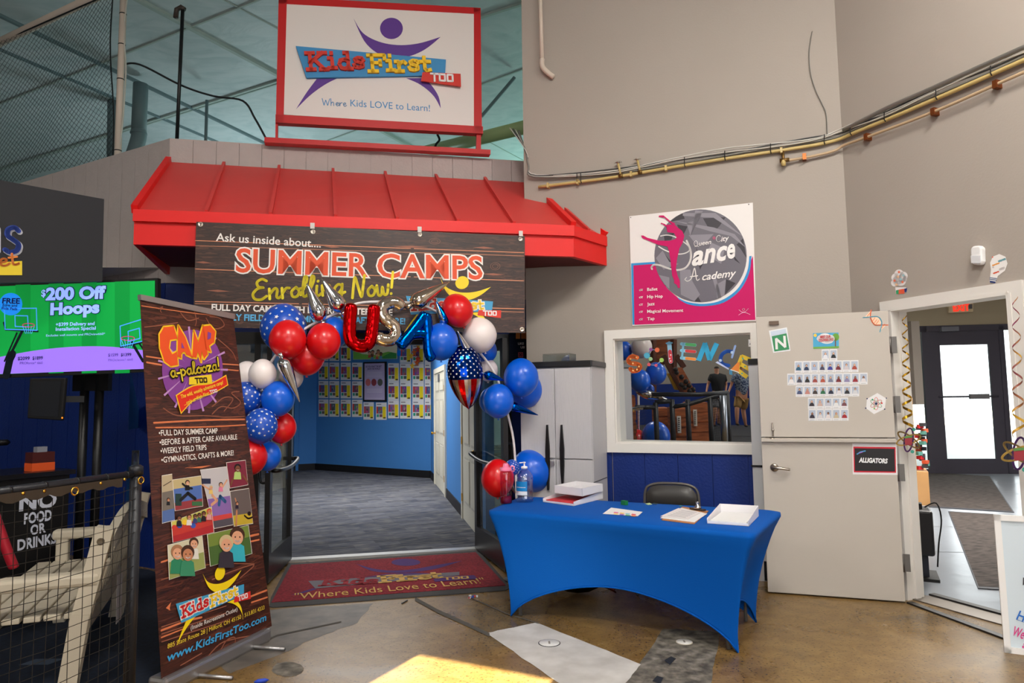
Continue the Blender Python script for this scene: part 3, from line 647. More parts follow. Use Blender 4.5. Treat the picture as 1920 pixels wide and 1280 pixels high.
def sunhit(p): # follow the sun ray back from a floor point to the back wall
    p = Vector(p); n = Bf.n; t = (BP-p).dot(n)/(-sdir).dot(n); q = p-sdir*t-BP; return q.dot(Bf.u), q.z
c1, c2 = sunhit(G(800, 1219)), sunhit(G(1050, 1262)); c0 = sunhit(G(728, 1268))
hu0, hu1 = sorted((c1[0], c2[0])); hz1 = (c1[1]+c2[1])/2; hz0 = hz1-.45
b = MB()
M_backw = C_((150, 142, 132), .8); NB = 1.35
def bpan(u0, u1, z0, z1, m): b.box(Bf.P((u0+u1)/2, (z0+z1)/2, -.05), u1-u0, .1, z1-z0, m, (Bf.u, Bf.n, Zv))
bpan(-12, hu0, NB, ZC, M_backw); bpan(hu1, 20, NB, ZC, M_backw); bpan(hu0, hu1, hz1, ZC, M_backw); bpan(hu0, hu1, NB, hz0, M_backw)
bpan(-12, 20, 0, NB, M_navy)
struct('wall_back', b)
# ================================================================ PAVILION FRONT: canopy, sign, banner, mat
def Zm(ox, oy, s): return lambda *p: [(ox+x/s, oy+y/s) for x, y in p]
M_red = mat('red_standing_seam_metal', (208, 62, 58), .45, spec=.4, var=(2, .08)); M_redf = mat('red_fascia_paint', (226, 26, 24), .45, var=(3, .05))
M_redk = C_((190, 20, 24), .45)
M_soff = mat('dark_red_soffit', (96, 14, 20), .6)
KL, KR = G(250, 458, 2.87), G(1076, 481, 2.87)
kd = (KR-KL).normalized(); kn = Vector((kd.y, -kd.x, 0))
KW = G(1138, 500, 2.87); KW = wfr.W(1138, 500, .004)
KW.z = 2.87
zt = (Vp(250, 397, KL, KR).z+Vp(1076, 426, KL, KR).z)/2; zl = zt-.075
WL0 = C0+Vector((0, 0, 0)); WR0 = wfr.W(1000, 347, .01)
cnp = thing('entrance_canopy', 'red standing seam metal canopy over the lobby entrance, below the white sign', 'canopy', ((KL+KR)/2).to_tuple())
rl0, rr0 = C0+Fn*.02, FEND+Fn*.02
ZR = ZROOF
b = MB()
def P3(p, z): return Vector((p.x, p.y, z))
pl = [P3(KL, zt), P3(KR, zt), P3(rr0, ZR), P3(rl0, ZR)]
b.add(pl+[p-Zv*.03 for p in pl], [(0, 1, 2, 3), (7, 6, 5, 4), (0, 4, 5, 1), (2, 6, 7, 3)], M_red)
pl = [P3(KR, zt), P3(KW, zt), P3(rr0, ZR)]
b.add(pl+[p-Zv*.03 for p in pl], [(0, 1, 2), (5, 4, 3), (0, 3, 4, 1)], M_red); b.build('roof_sheet', cnp)
rdir = (P3(rr0, ZR)-P3(KR, zt)).normalized()
for (xa, ya), (xb, yb) in (((523.6, 315), (507, 402)), ((624.4, 319), (629, 405)), ((722, 324), (745, 410)), ((817, 330), (859, 415)), ((909, 335), (964, 420)), ((420, 311), (387, 396.5))):
    p = P3(Vp(xa, ya, rl0, rr0), ZR+.015); q = P3(Vp(xb, yb, KL, KR), zt+.015); s = MB(); s.beam(q, p, .028, .045, M_red); s.build('standing_seam', cnp)
for p, q in ((P3(rl0, ZR), P3(KL, zt)), (P3(rr0, ZR), P3(KR, zt)), (P3(rr0, ZR)+Zv*.02, P3(KW, zt)+Zv*.01)):
    s = MB(); s.beam(q+Zv*.02, p+Zv*.02, .05, .07, M_redf); s.build('hip_trim', cnp)
mid = P3(rr0, ZR).lerp(P3(KR, zt), .62); s = MB(); s.beam(P3(KR.lerp(KW, .45), zt+.015), P3(rr0, ZR).lerp(P3(KR.lerp(KW, .45), zt+.015), .62)+Zv*.03, .025, .045, M_red); s.build('standing_seam', cnp)
b = MB(); b.wall(KL, KR, 2.87, zl, .05, M_redf); b.wall(KR, KW, 2.87, zl, .05, mat('red_fascia_side', (226, 26, 24), .45)); b.wall(KL+(C0-KL)*.98, KL, 2.87, zt, .04, M_redf); b.build('fascia', cnp)
b = MB(); b.wall(KL+kn*.035, KR+kn*.035, zl-.01, zt+.012, .085, M_redf); b.wall(KR+kn*.03, KW+kn*.03, zl-.01, zt+.012, .085, M_redf); b.build('drip_edge', cnp)
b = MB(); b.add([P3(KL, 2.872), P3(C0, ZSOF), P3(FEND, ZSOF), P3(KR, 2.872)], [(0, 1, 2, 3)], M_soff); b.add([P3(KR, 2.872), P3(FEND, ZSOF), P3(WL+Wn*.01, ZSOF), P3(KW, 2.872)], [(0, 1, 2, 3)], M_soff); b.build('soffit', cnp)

# ---- big framed sign over the canopy
S = Frame(C0+Fn*.09+Zv*4.2, Fd)
sg = thing('centre_sign', 'large white red-framed sign with a purple figure, standing on the pavilion roof edge', 'sign', fr=S)
b = MB(); S.poly(b, [(531, 216), (888, 238), (888, 27), (538, 8)], C_((226, 220, 216), .5, ), 0, .02); b.build('sign_panel', sg)
b = MB()
for q in ([(517, 231), (905, 252), (905, 238.5), (517, 216)], [(517.5, 231), (532, 232), (538.5, -4), (523, -4.5)], [(888, 250), (903, 252), (900.5, 17), (888, 16.5)], [(523, -4), (900.5, 17), (900.5, 28.5), (523, 9)]): S.poly(b, q, M_redk, -60, .09)
b.build('frame', sg)
for q in ([(516, 262), (520.5, 262), (521, 226), (516.5, 226)], [(893, 286), (902, 286), (902, 246), (894, 246)]): b = MB(); S.poly(b, q, M_redk, -50, .05); b.build('support_post', sg)
b = MB(); S.poly(b, [(496, 268.5), (918.7, 291), (918.7, 282.5), (497, 259)], M_redk, -60, .1); b.build('base_rail', sg)
z2 = Zm(480, 0, 3.048); PUR = C_((92, 52, 142), .5)
sm = [S.uv(*z2(p)[0]) for p in ((230, 277), (1082, 353), (290, 457))]
logo(S, sg, aff([(230, 277), (1082, 353), (290, 457)], sm), PUR, C_((58, 140, 196), .5), C_((208, 52, 36), .5), C_((246, 200, 30), .5), C_((206, 48, 34), .5), WHITE, lay=20, h=.03)
b = MB(); S.glyphs(b, 'Where', *z2((378, 606), (518, 612)), 12.5, 1.0, C_((64, 140, 196), .5), 20, dict(GS, W=(10, [[(.3, 10), (2.4, 0), (4.6, 8), (6.8, 0), (9.4, 10)]], 0), h=(6, [[(.8, 10.5), (.8, 0)], [(.9, 3), (2.6, 5.4), (4, 4.4), (4.1, 0)]], 1)))
S.text(b, 'Kids LOVE to Learn!', *z2((540, 612), (993, 641)), 12.5, C_((64, 140, 196), .5), 20); b.build('lettering', sg)

# ---- summer camp banner on the fascia
def wood_mat(name, dark, mid, light, sc=7):
    return noise_mat(name, sc, [(.32, dark), (.46, mid), (.53, dark), (.6, light), (.7, mid)], .42, (.55, 5.5, 1), 4, 1.6, spec=.5)
M_wood = wood_mat('printed_wood_grain', (32, 17, 13), (60, 35, 26), (82, 50, 38))
BF = Frame(KL+kn*.06, kd); z3 = Zm(340, 400, 2.909); ORL = C_((226, 146, 108), .5)
bn = thing('vinyl_banner', 'wide brown wood-print banner with orange and yellow lettering, hung on the red fascia', 'banner', fr=BF)
b = MB(); BF.poly(b, [(362, 613), (984.5, 624), (984, 442), (368, 415.5)], M_wood, -3, .003); b.build('vinyl_sheet', bn)
b = MB()
for yl, yr, w in ((148, 214, 5), (176, 232, 3), (303, 368, 5), (480, 520, 5), (492, 538, 3)):
    for x0, x1 in ((76, 640), (660, 1250), (1270, 1868)): BF.stroke(b, z3((x0, yl+(yr-yl)*(x0-76)/1797), (x1, yl+(yr-yl)*(x1-76)/1797)), w/2.909*.8, ORL, 1, False)
for x, y, w in ((120, 265, 90), (200, 420, 130), (820, 180, 90), (1250, 180, 190), (1700, 330, 120), (1380, 470, 60), (1650, 185, 120)):
    BF.poly(b, z3((x-w/2, y), (x, y-4), (x+w/2, y+5), (x, y+8)), C_((150, 92, 72), .5), 1)
for x, y, rx, ry in ((1382, 152, 30, 16), (1712, 288, 26, 20), (600, 420, 34, 18), (318, 590, 18, 12), (1560, 250, 20, 12)):
    for k in (1, .6): BF.stroke(b, z3(*[(x+rx*k*math.cos(t*.5), y+ry*k*math.sin(t*.5)) for t in range(14)]), .7, C_((140, 96, 80), .5), 1)
b.build('plank_lines', bn)
def tline(fr, root, t, p0, p1, h, m, lay=2, bold=0, shear=0, outline=None, ow=.05, space=1):
    b = MB()
    if outline: fr.text(b, t, p0, p1, h, outline, lay, bold+ow, shear, space)
    fr.text(b, t, p0, p1, h, m, lay+1, bold, shear, space); return b.build('lettering', root)
OR_ = C_((226, 84, 44), .5); SKY = C_((90, 176, 222), .5); PALE = C_((238, 232, 226), .5)
tline(BF, bn, 'Ask us inside about....', *z3((190, 150), (760, 186)), 14.5, PALE, 2, .012)
tline(BF, bn, 'SUMMER', *z3((300, 318), (1012, 344)), 43, OR_, 3, .016, 0, PALE, .042)
tline(BF, bn, 'CAMPS', *z3((1072, 347), (1640, 358)), 43, OR_, 3, .016, 0, PALE, .042)
for t, p in (('Enrolling', ((378, 474), (890, 440))), ('Now!', ((925, 462), (1165, 440)))):
    b = MB(); BF.glyphs(b, t, *z3(*p), 38, 1.3, C_((242, 222, 40), .5), 6, GS, slant=.12); b.build('lettering', bn)
tline(BF, bn, 'FULL DAY CAMPS WITH BEFORE & AFTER CARE', *z3((166, 528), (1150, 556)), 11.5, PALE, 2, .03)
tline(BF, bn, 'WEEKLY FIELD TRIPS, GYMNASTICS, CRAFTS & MORE!', *z3((150, 580), (1220, 604)), 11.5, SKY, 2, .03)
lm = [BF.uv(*z3(p)[0]) for p in ((1225, 450), (1700, 480), (1252, 552))]
logo(BF, bn, aff([(230, 277), (1082, 353), (290, 457)], lm), C_((240, 214, 40), .5), C_((70, 158, 204), .5), C_((214, 60, 44), .5), C_((244, 212, 60), .5), C_((214, 56, 44), .5), WHITE, lay=3, edge=C_((236, 232, 226), .5))
for x, y in ((104, 60), (718, 100), (1301, 116), (1850, 140), (1858, 633), (1300, 632)):
    b = MB(); c = BF.W(*z3((x, y))[0], .002); b.lathe(c, BF.n, [(.009, 0), (.012, .002), (.02, .003), (.021, 0)], mat('grommet_metal', (200, 190, 176), .3, metal=1), 16); b.build('grommet', bn)
for x, y in ((716, 70), (1299, 90), (1850, 112)):
    b = MB(); c = BF.W(*z3((x, y))[0], .012); b.box(c, .035, .012, .05, C_((206, 200, 196), .4), (BF.u, BF.n, BF.v)); b.build('banner_clip', label='small white clip %s of the banner' % {716: 'above the word Summer, at the top edge', 1299: 'above the letter A of Camps, at the top edge', 1850: 'at the top right corner'}[x], cat='clip', group='clips holding the banner')

# ---- entrance mat
Mm = [G(505, 1135), G(955, 1102), G(894, 1033), G(543, 1057)]
mf = Frame(Mm[0]+Zv*.006, Mm[1]-Mm[0], (Mm[3]-Mm[0]))
mt = thing('entrance_mat', 'dark red logo door mat with grey border in front of the lobby entrance', 'mat', fr=mf)
b = MB(); mf.polyuv(b, [mf.uv(*p) for p in ((505, 1137), (512, 1138), (948, 1106), (957, 1101), (898, 1032), (541, 1056), (508, 1120))], C_((62, 60, 60), .8), -5, .008); b.build('rubber_border', mt)
M_mat = noise_mat('ribbed_red_mat', 60, [(.4, (112, 22, 34)), (.6, (142, 34, 46))], .95, (1, 1, 1), 3, bump=.4)
b = MB(); mf.poly(b, [(509, 1130), (948, 1098), (892, 1036), (546, 1060)], M_mat, 3, .004); b.build('mat_pile', mt)
z4 = Zm(480, 1020, 3.692)
MP = C_((74, 42, 104), .9); MG = C_((112, 108, 116), .9); MY = C_((206, 164, 92), .9)
b = MB(); LZ = 8
mf.disc(b, *z4((1038, 131))[0], 100/3.692, 25/3.692, MP, LZ)
mf.poly(b, [(p.x, p.y) for p in catmull([Vector((*q, 0)) for q in z4((690, 140), (800, 172), (930, 188), (1080, 180), (1250, 150), (1430, 120))], 5)]+[(p.x, p.y) for p in catmull([Vector((*q, 0)) for q in z4((1430, 120), (1250, 175), (1080, 200), (930, 204), (800, 190), (690, 140))], 5)][1:-1], MP, LZ)
mf.poly(b, z4((740, 236), (900, 212), (1100, 203), (1240, 210), (1100, 215), (900, 226)), MP, LZ); mf.poly(b, z4((240, 360), (400, 310), (420, 318), (330, 345)), MP, LZ)
b.build('figure_emblem', mt)
b = MB(); mf.poly(b, z4((362, 262), (1408, 198), (1408, 222), (410, 314)), MG, LZ+1); b.build('name_plate', mt)
b = MB(); mf.poly(b, z4((1225, 250), (1300, 232), (1510, 222), (1535, 248), (1240, 268)), MP, LZ+2); b.build('name_tag', mt)
for t, p0, p1, h, m, w in (('Kids', (440, 296), (840, 276), 40, C_((150, 40, 50), .9), 2.2), ('First', (862, 274), (1290, 240), 44, MY, 2.2), ('TOO', (1298, 256), (1480, 246), 18, MY, 2.2)):
    b = MB(); mf.glyphs(b, t, *z4(p0, p1), h/3.692, w, m, LZ+3.5); b.build('lettering', mt)
tline(mf, mt, '"Where Kids Love to Learn!"', *z4((262, 392), (1600, 276)), 11, MY, LZ+2, .0)
# ================================================================ BALLOON ARCH
AL, AR = Vector((-2.0, 5.15, 0)), Vector((.04, 6.22, 0)); ad = (AR-AL).normalized(); an = Vector((ad.y, -ad.x, 0))
def ap(x, y, off=0.0): return Vp(x, y, AL+an*off, AR+an*off)
M_pvc = C_((228, 222, 222), .35)
b = MB(); pth = [ap(975, 1000)] ; foot = ap(972, 950)
arch_px = [(966, 862), (953, 780), (930, 705), (895, 655), (850, 604), (800, 575), (765, 567), (680, 567), (640, 583), (570, 617), (520, 662), (485, 725), (468, 800), (462, 900), (462, 1000)]
p = [ap(*q) for q in arch_px]; p = [V2(ap(968, 862))]+p+[V2(ap(462, 1000))]
arch = thing('balloon_arch_frame', 'thin white tube arch that carries the balloons around the entrance', 'arch frame', V2(ap(720, 900)).to_tuple())
b = MB(); b.tube(catmull(p, 6), .0105, M_pvc, 10); b.build('tube', arch)
for q in (p[0], p[-1]):
    b = MB(); b.lathe(q, Zv, [(.12, 0), (.12, .012), (.03, .02), (.02, .08), (.011, .085)], C_((60, 60, 62), .5), 20); b.build('foot_plate', arch)
BLU = mat('blue_latex', (0, 92, 214), .32, spec=.5, coat=.15); REDL = mat('red_latex', (214, 12, 20), .32, spec=.5, coat=.15); WHL = mat('white_latex', (236, 226, 224), .34, spec=.5, coat=.15)
NAVB = mat('blue_star_latex', (22, 78, 186), .34, coat=.15); CLR = mat('pale_translucent_latex', (226, 214, 216), .3, alpha=.8)
def star(c, n, up, r):
    x = up.cross(n).normalized(); y = n.cross(x); return [c+(x*math.sin(k*math.pi/5)+y*math.cos(k*math.pi/5))*(r if k % 2 == 0 else r*.42) for k in range(10)]
GRP = 'balloons on the arch'
def balloon(px, py, rpx, off, m, label, stars=False, sq=1.06, tilt=(0, 0)):
    c = ap(px, py, off); r = rpx*(c-CAMP).dot(_f)/FPX
    ax = Vector((tilt[0], 0, -1+abs(tilt[0])*.3)).normalized(); x = ax.orthogonal().normalized(); y = ax.cross(x)
    n, k = 28, 18; vs = []; fs = []
    for i in range(k+1):
        t = math.pi*i/k; rr = math.sin(t)*r*(1-.07*math.cos(t)*-1*(-1)) ; h = math.cos(t)*r*sq
        if math.cos(t) < -.5: h -= r*.10*((-math.cos(t)-.5)/.5)**2
        for j in range(n): vs.append(c-ax*h+(x*math.cos(2*math.pi*j/n)+y*math.sin(2*math.pi*j/n))*max(rr, 1e-4))
    for i in range(k):
        for j in range(n): fs.append((i*n+j, (i+1)*n+j, (i+1)*n+(j+1) % n, i*n+(j+1) % n))
    t = thing('star_balloon' if stars else 'balloon', label, 'balloon', c.to_tuple(), GRP)
    b = MB(); b.add(vs, fs, m, True)
    if stars:
        N = 110
        for i in range(N):
            z = 1-2*(i+.5)/N; a = i*2.39996; d = Vector((math.sqrt(1-z*z)*math.cos(a), math.sqrt(1-z*z)*math.sin(a), z))
            if d.dot(an) < -.35: continue
            rr = r*(1.0+.055*abs(d.z))*1.012; s = r*random.choice((.07, .085, .11))
            b.add(star(c+d*rr, d, Vector((random.uniform(-.5, .5), .2, 1)), s), [tuple(range(9, -1, -1))], WHITE)
    b.build('skin', t)
    e = c+ax*(r*(sq+.1)); b = MB(); b.lathe(e-ax*.008, ax, [(.004, 0), (.006, .006), (.004, .012), (.012, .02), (.009, .021)], m, 10); b.build('knot', t)
    return t
B = balloon
B(627, 622, 27, -.02, BLU, 'blue balloon behind the red one, left of the foil letter U')
B(532, 613, 42, -.10, NAVB, 'largest star-printed blue balloon, at the upper left shoulder of the arch', True)
B(575.5, 666.5, 32.5, -.02, REDL, 'red balloon hanging lowest of the three red ones at the upper left')
B(539.4, 634.8, 33.7, .12, REDL, 'red balloon in front of the large star-printed balloon')
B(606.8, 637.9, 31.5, .12, REDL, 'red balloon just left of the foil letter U')
B(463, 702, 24, -.04, WHL, 'white balloon half hidden by the roll-up banner')
B(546, 706, 22, -.12, CLR, 'pale see-through balloon behind the silver spike on the left')
B(492.3, 699.4, 25.2, .08, WHL, 'white balloon above the plain blue one on the left leg of the arch')
B(487, 756, 19, -.14, BLU, 'small blue balloon deep between the star-printed balloons')
B(462, 744, 29, 0, NAVB, 'star-printed blue balloon partly behind the roll-up banner edge', True)
B(528, 800, 27, -.06, REDL, 'red balloon behind the lower star-printed balloon')
B(521, 746, 30.2, .1, BLU, 'plain blue balloon under the white one on the left leg')
B(489, 797, 30.5, .14, NAVB, 'star-printed blue balloon lowest on the left leg', True)
B(501.5, 853.5, 25, -.04, BLU, 'lowest blue balloon on the left leg of the arch')
B(469, 855, 31, .08, REDL, 'lowest red balloon on the left leg, beside the roll-up banner')
B(857, 581, 29.5, .10, REDL, 'single red balloon at the upper right of the arch', tilt=(.35, 0))
B(910, 656, 22, -.14, BLU, 'blue balloon hidden behind the large white one')
B(898, 626, 33, .04, WHL, 'large white balloon at the upper right shoulder of the arch', sq=1.0, tilt=(.3, 0))
B(827, 639, 32, .12, BLU, 'blue balloon just right of the foil letter A')
B(915, 693, 19, -.12, CLR, 'pale see-through balloon behind the right side of the arch')
B(921, 750, 23, -.12, BLU, 'blue balloon tucked behind the lowest of the right cluster')
B(986, 729, 31, -.1, BLU, 'blue balloon behind and below the top one of the right cluster')
B(977, 706, 33, .10, BLU, 'topmost blue balloon of the right cluster, before the grey cabinet')
B(934, 750, 29.5, .12, BLU, 'lowest blue balloon of the right cluster, beside the flag balloon')
B(960, 876, 14, -.02, NAVB, 'small star-printed balloon between the bottles on the table', True)
B(933, 894.5, 31, .0, REDL, 'red balloon behind the pink drink bottle', sq=1.1)
B(996, 881, 37, -.1, BLU, 'big blue balloon behind the hand sanitizer bottle', tilt=(.5, 0))

# ---- foil balloons
FR_, FS_, FBL = foil('red_foil', (206, 10, 16), .16), foil('silver_gold_foil', (214, 200, 184), .10), foil('blue_foil', (0, 84, 190), .14)
FSI = foil('silver_foil', (214, 214, 218), .08)
def foil_letter(name, label, strokes, rpx, off, m, flat=.75):
    t = thing(name, label, 'foil balloon', ap(*strokes[0][0], off).to_tuple(), 'foil letters on the arch')
    b = MB()
    for s in strokes:
        P = catmull([ap(x, y, off) for x, y in s], 8); k = rpx*(P[0]-CAMP).dot(_f)/FPX
        L = [0]
        for i in range(1, len(P)): L.append(L[-1]+(P[i]-P[i-1]).length)
        rs = []
        for l in L:
            e = min(l, L[-1]-l)/(k*.9); e = min(1, e); rs.append(k*(.35+.65*math.sqrt(max(0, 1-(1-e)**2)))*(1+.018*math.sin(l*110)))
        b.tube(P, rs, m, 18, up=an, flat=flat)
    b.build('foil_skin', t)
    e = ap(strokes[0][-1][0], strokes[0][-1][1]+rpx*.9, off); s = MB(); s.box(e, .03, .003, .045, m, (ad, an, Zv)); s.build('filling_tab', t)
    return t
foil_letter('foil_letter', 'red foil balloon letter U at the top of the arch', [[(659, 568), (656, 600), (656, 630), (663, 643), (678, 649), (692, 642), (697, 622), (700, 596), (702, 570)]], 12.5, .16, FR_)
foil_letter('foil_letter', 'silver and gold foil balloon letter S between the U and the A', [[(756, 579), (745, 569), (730, 568), (717, 576), (716, 590), (727, 602), (739, 612), (742, 626), (733, 637), (717, 637), (704, 628)]], 12, .14, FS_)
foil_letter('foil_letter', 'blue foil balloon letter A at the top of the arch', [[(799, 586), (790, 600), (770, 626), (748, 652)], [(799, 586), (801, 610), (803, 640), (805, 662), (812, 676)], [(768, 628), (785, 625), (803, 627)]], 10.8, .16, FBL)
def spike(bx, by, tx, ty, rpx, off, m, label, off2=None, m2=None):
    a = ap(bx, by, off); c = ap(tx, ty, off if off2 is None else off2); L = (c-a).length; k = rpx*(a-CAMP).dot(_f)/FPX
    t = thing('foil_spike', label, 'foil balloon', a.to_tuple(), 'foil spikes on the arch')
    pr = [(k*.25, -k*.9), (k*.55, -k*.75), (k*.85, -k*.4), (k, 0), (k*.97, L*.12), (k*.8, L*.3), (k*.5, L*.6), (k*.22, L*.87), (k*.1, L*.97), (.002, L)]
    b = MB(); b.lathe(a, c-a, pr, m, 14)
    if m2:
        half = len(b.f)//14; i2 = b._i(m2)
        for fi in range(len(b.f)):
            if fi % 14 in (3, 4, 5, 6, 7, 8): b.mi[fi] = i2
    b.build('foil_skin', t)
    s = MB(); s.tube([a-(c-a).normalized()*k*.8, a-(c-a).normalized()*k*1.6], [k*.25, k*.4], m, 8); s.build('neck', t); return t
spike(598, 588, 575, 531, 16, .06, FSI, 'silver foil spike leftmost of the pair pointing up left of the letter U')
spike(634, 571, 603, 522, 16, .06, FSI, 'silver foil spike leaning left just beside the letter U')
spike(783, 564, 843, 528, 16, .10, FS_, 'silver gold foil spike pointing up right above the letter A')
spike(832, 599, 817, 564, 11, .10, FBL, 'short blue foil spike between the letter A and the red balloon', m2=FSI)
spike(533, 682, 562, 754, 13.5, .2, FSI, 'silver foil spike pointing down beside the left white balloon', m2=FBL)
spike(878, 662, 858, 620, 9, .16, FSI, 'small silver foil spike above the flag balloon')
spike(915, 703, 945, 713, 9, .16, FSI, 'short silver and blue foil spike right of the flag balloon', m2=FBL)
spike(962, 762, 1009, 778, 9, .05, FR_, 'blue foil spike pointing right below the right cluster', m2=FBL)
spike(957, 905, 966, 925, 6, -.05, FSI, 'small silver foil spike behind the two bottles')
# flag balloon
c = ap(871, 708, .14); k = (c-CAMP).dot(_f)/FPX
t = thing('flag_balloon', 'foil balloon printed with white stars on blue above red and white stripes', 'foil balloon', c.to_tuple(), 'flag foil balloon')
n, kk = 32, 22; vs = []; fs = []; fm = []
for i in range(kk+1):
    s = i/kk; z = 62-120*s; w = 35*math.sin(math.pi*min(1, (s*1.0)**.82))**.62 if 0 < i < kk else .3
    dx = 4*s*s*2
    for j in range(n):
        a = 2*math.pi*j/n; vs.append(c+ad*((w*math.cos(a)+dx)*k)+an*(w*.72*math.sin(a)*k)+Zv*(z*k+.012*math.cos(a)*math.sin(a)))
MW, MB_, MRR = foil('white_foil', (226, 212, 200), .22), foil('flag_blue_foil', (8, 50, 140), .14), foil('flag_red_foil', (190, 14, 18), .16)
bb = MB(); b2 = MB()
for i in range(kk):
    for j in range(n):
        m = MB_ if i < 12 else (MRR if (j//2) % 2 else MW)
        (bb if i < 12 else b2).add([vs[i*n+j], vs[(i+1)*n+j], vs[(i+1)*n+(j+1) % n], vs[i*n+(j+1) % n]], [(0, 1, 2, 3)], m, True)
for i in range(2, 12):
    for j in range(n//2):
        jj = (2*j+(i % 2)) % n; p_ = vs[i*n+jj]; d = (p_-c); d.z *= .35; d.normalize()
        if d.dot(an) < -.2: continue
        bb.add(star(p_+d*.006, d, Zv, 2.3*k), [tuple(range(9, -1, -1))], WHITE)
bb.build('starred_top', t); b2.build('striped_bottom', t)
# ================================================================ LEFT SIDE: fence, bench, counter, screens, roll-up banner, nets
# ---- roll-up banner
RB = Vector((-1.933, 3.917, .09)); RU = azd(18.2); RV = Vector((-.259, .056, 2.118))
RF = Frame(RB, RU, RV); z5 = Zm(240, 540, 3.557); z6 = Zm(240, 860, 3.0476)
M_wood2 = wood_mat('printed_wood_boards', (38, 18, 12), (76, 36, 25), (100, 52, 37), 6)
ru_ = thing('roll_up_banner', 'tall brown roll-up banner with camp lettering and children photos, standing left of the entrance', 'banner', fr=RF)
M_alu = mat('satin_aluminium', (176, 174, 174), .35, metal=.85)
b = MB(); RF.poly(b, [(303, 1272), (510, 1173), (438, 597), (263, 562)], M_wood2, -3, .002); b.build('fabric', ru_)
b = MB(); RF.poly(b, [(262.5, 562.5), (438.5, 599), (438.5, 588.5), (261.5, 552)], M_alu, -14, .025); b.build('top_bar', ru_)
e0, e1 = RB-Zv*.09-RU*.01, RB-Zv*.09+RU*.86
b = MB(); b.box((e0+e1)/2+Zv*.045-RF.n*.03, .9, .13, .09, M_alu, (RU, Vector((RU.y, -RU.x, 0)), Zv)); bevel(b.build('base_case', ru_), .02)
for s in (.25, .8):
    b = MB(); q = e0.lerp(e1, s); nn = Vector((RU.y, -RU.x, 0)); b.tube([q+nn*-.05+Zv*.02, q+nn*.24+RU*.05+Zv*.012], .011, M_alu, 8); b.build('foot', ru_)
b = MB(); b.tube([e0.lerp(e1, .5)-RF.n*.07+Zv*.06, RF.P(.43, 2.1, -.03)], .01, M_alu, 8); b.build('support_pole', ru_)
O2 = C_((218, 124, 80), .5); DK = C_((36, 18, 15), .5)
b = MB()
for pts, w in (([(122, 455), (225, 470)], 8), ([(125, 495), (222, 512)], 10), ([(620, 505), (735, 512)], 6), ([(622, 540), (735, 550)], 6), ([(172, 898), (520, 880), (775, 875)], 10), ([(185, 930), (520, 925), (780, 912)], 8), ([(90, 118), (420, 165), (700, 195)], 5)):
    RF.stroke(b, z5(*pts), w/3.557, O2, 1)
RF.poly(b, z5((375, 1200), (470, 1178), (555, 1182), (490, 1200)), O2, 1); RF.poly(b, z5((375, 1203), (470, 1188), (550, 1180), (470, 1178)), DK, 2)
for pts in ([(205, 140), (230, 125), (215, 150), (222, 160)], [(350, 165), (400, 215), (470, 200)], [(440, 140), (455, 215), (448, 250)], [(520, 200), (570, 270), (640, 250), (610, 200), (545, 190)], [(560, 840), (620, 790), (700, 800), (750, 760), (690, 700), (740, 690)], [(235, 800), (330, 850), (520, 850), (640, 860), (775, 855)], [(110, 260), (200, 250), (330, 230)], [(600, 340), (690, 420), (720, 480)], [(560, 790), (640, 730), (700, 740), (640, 820)]):
    RF.stroke(b, z5(*pts), 1.6, C_((150, 92, 70), .5), 1)
for y0, y1 in ((1000, 985), (1045, 1030), (960, 950)): RF.stroke(b, z6((192, y0), (360, y0-55), (560, y0-120)), 1.6, C_((150, 92, 70), .5), 1)
for pts, w in (([(190, 980), (330, 925), (420, 905)], 9), ([(190, 1020), (330, 965)], 6), ([(700, 440), (745, 430)], 8), ([(700, 472), (748, 462)], 6), ([(190, 590), (235, 575)], 8), ([(690, 790), (792, 750)], 7), ([(705, 820), (795, 790)], 6)): RF.stroke(b, z6(*pts), w/3.05, O2, 1, False)
for pts in ([(190, 690), (330, 650), (480, 600), (720, 600)], [(480, 690), (600, 640), (720, 605), (640, 680)], [(430, 1160), (520, 1060), (600, 1030), (700, 1010)], [(520, 1110), (560, 1040), (610, 1020), (600, 1080), (540, 1100)], [(300, 1180), (420, 1110)]): RF.stroke(b, z6(*pts), 1.6, C_((150, 92, 70), .5), 1)
RF.poly(b, z6((216, 852), (246, 818), (238, 850), (240, 866)), O2, 1)
b.build('plank_lines', ru_)
b = MB(); PU2 = C_((132, 66, 150), .5)
RF.disc(b, *z5((428, 545))[0], 203/3.557, 268/3.557, PU2, 2, 40)
for a in range(0, 360, 24):
    c_, s_ = math.cos(R(a)), math.sin(R(a)); RF.poly(b, z5((428+60*c_, 540+80*s_), (428+235*c_-7*s_, 545+290*s_+7*c_), (428+235*c_+7*s_, 545+290*s_-7*c_)), C_((188, 140, 196), .5), 3)
b.build('purple_oval', ru_)
YO, RO = C_((250, 200, 40), .5), C_((232, 84, 34), .5)
CAMP_ = [[(300, 255), (235, 262), (207, 310), (210, 400), (240, 490), (282, 520), (328, 512), (322, 425), (290, 442), (268, 400), (276, 345), (326, 338)],
 [(332, 252), (378, 330), (425, 462), (385, 445), (374, 424), (352, 432), (350, 468), (326, 455), (328, 340)], [(436, 285), (464, 362), (496, 252), (527, 440), (503, 472), (486, 420), (484, 492), (460, 425), (452, 465), (424, 460)],
 [(494, 256), (545, 250), (578, 290), (570, 360), (535, 385), (548, 425), (514, 412)]]
for g in CAMP_:
    b = MB(); q = z5(*g); RF.stroke(b, q+[q[0]], 4.6, YO, 4, False); RF.poly(b, q, RO, 5); b.build('lettering', ru_)
b = MB(); RF.poly(b, z5((352, 362), (370, 402), (350, 400)), PU2, 7); RF.poly(b, z5((526, 292), (548, 300), (546, 335), (524, 345)), PU2, 7); b.build('letter_openings', ru_)
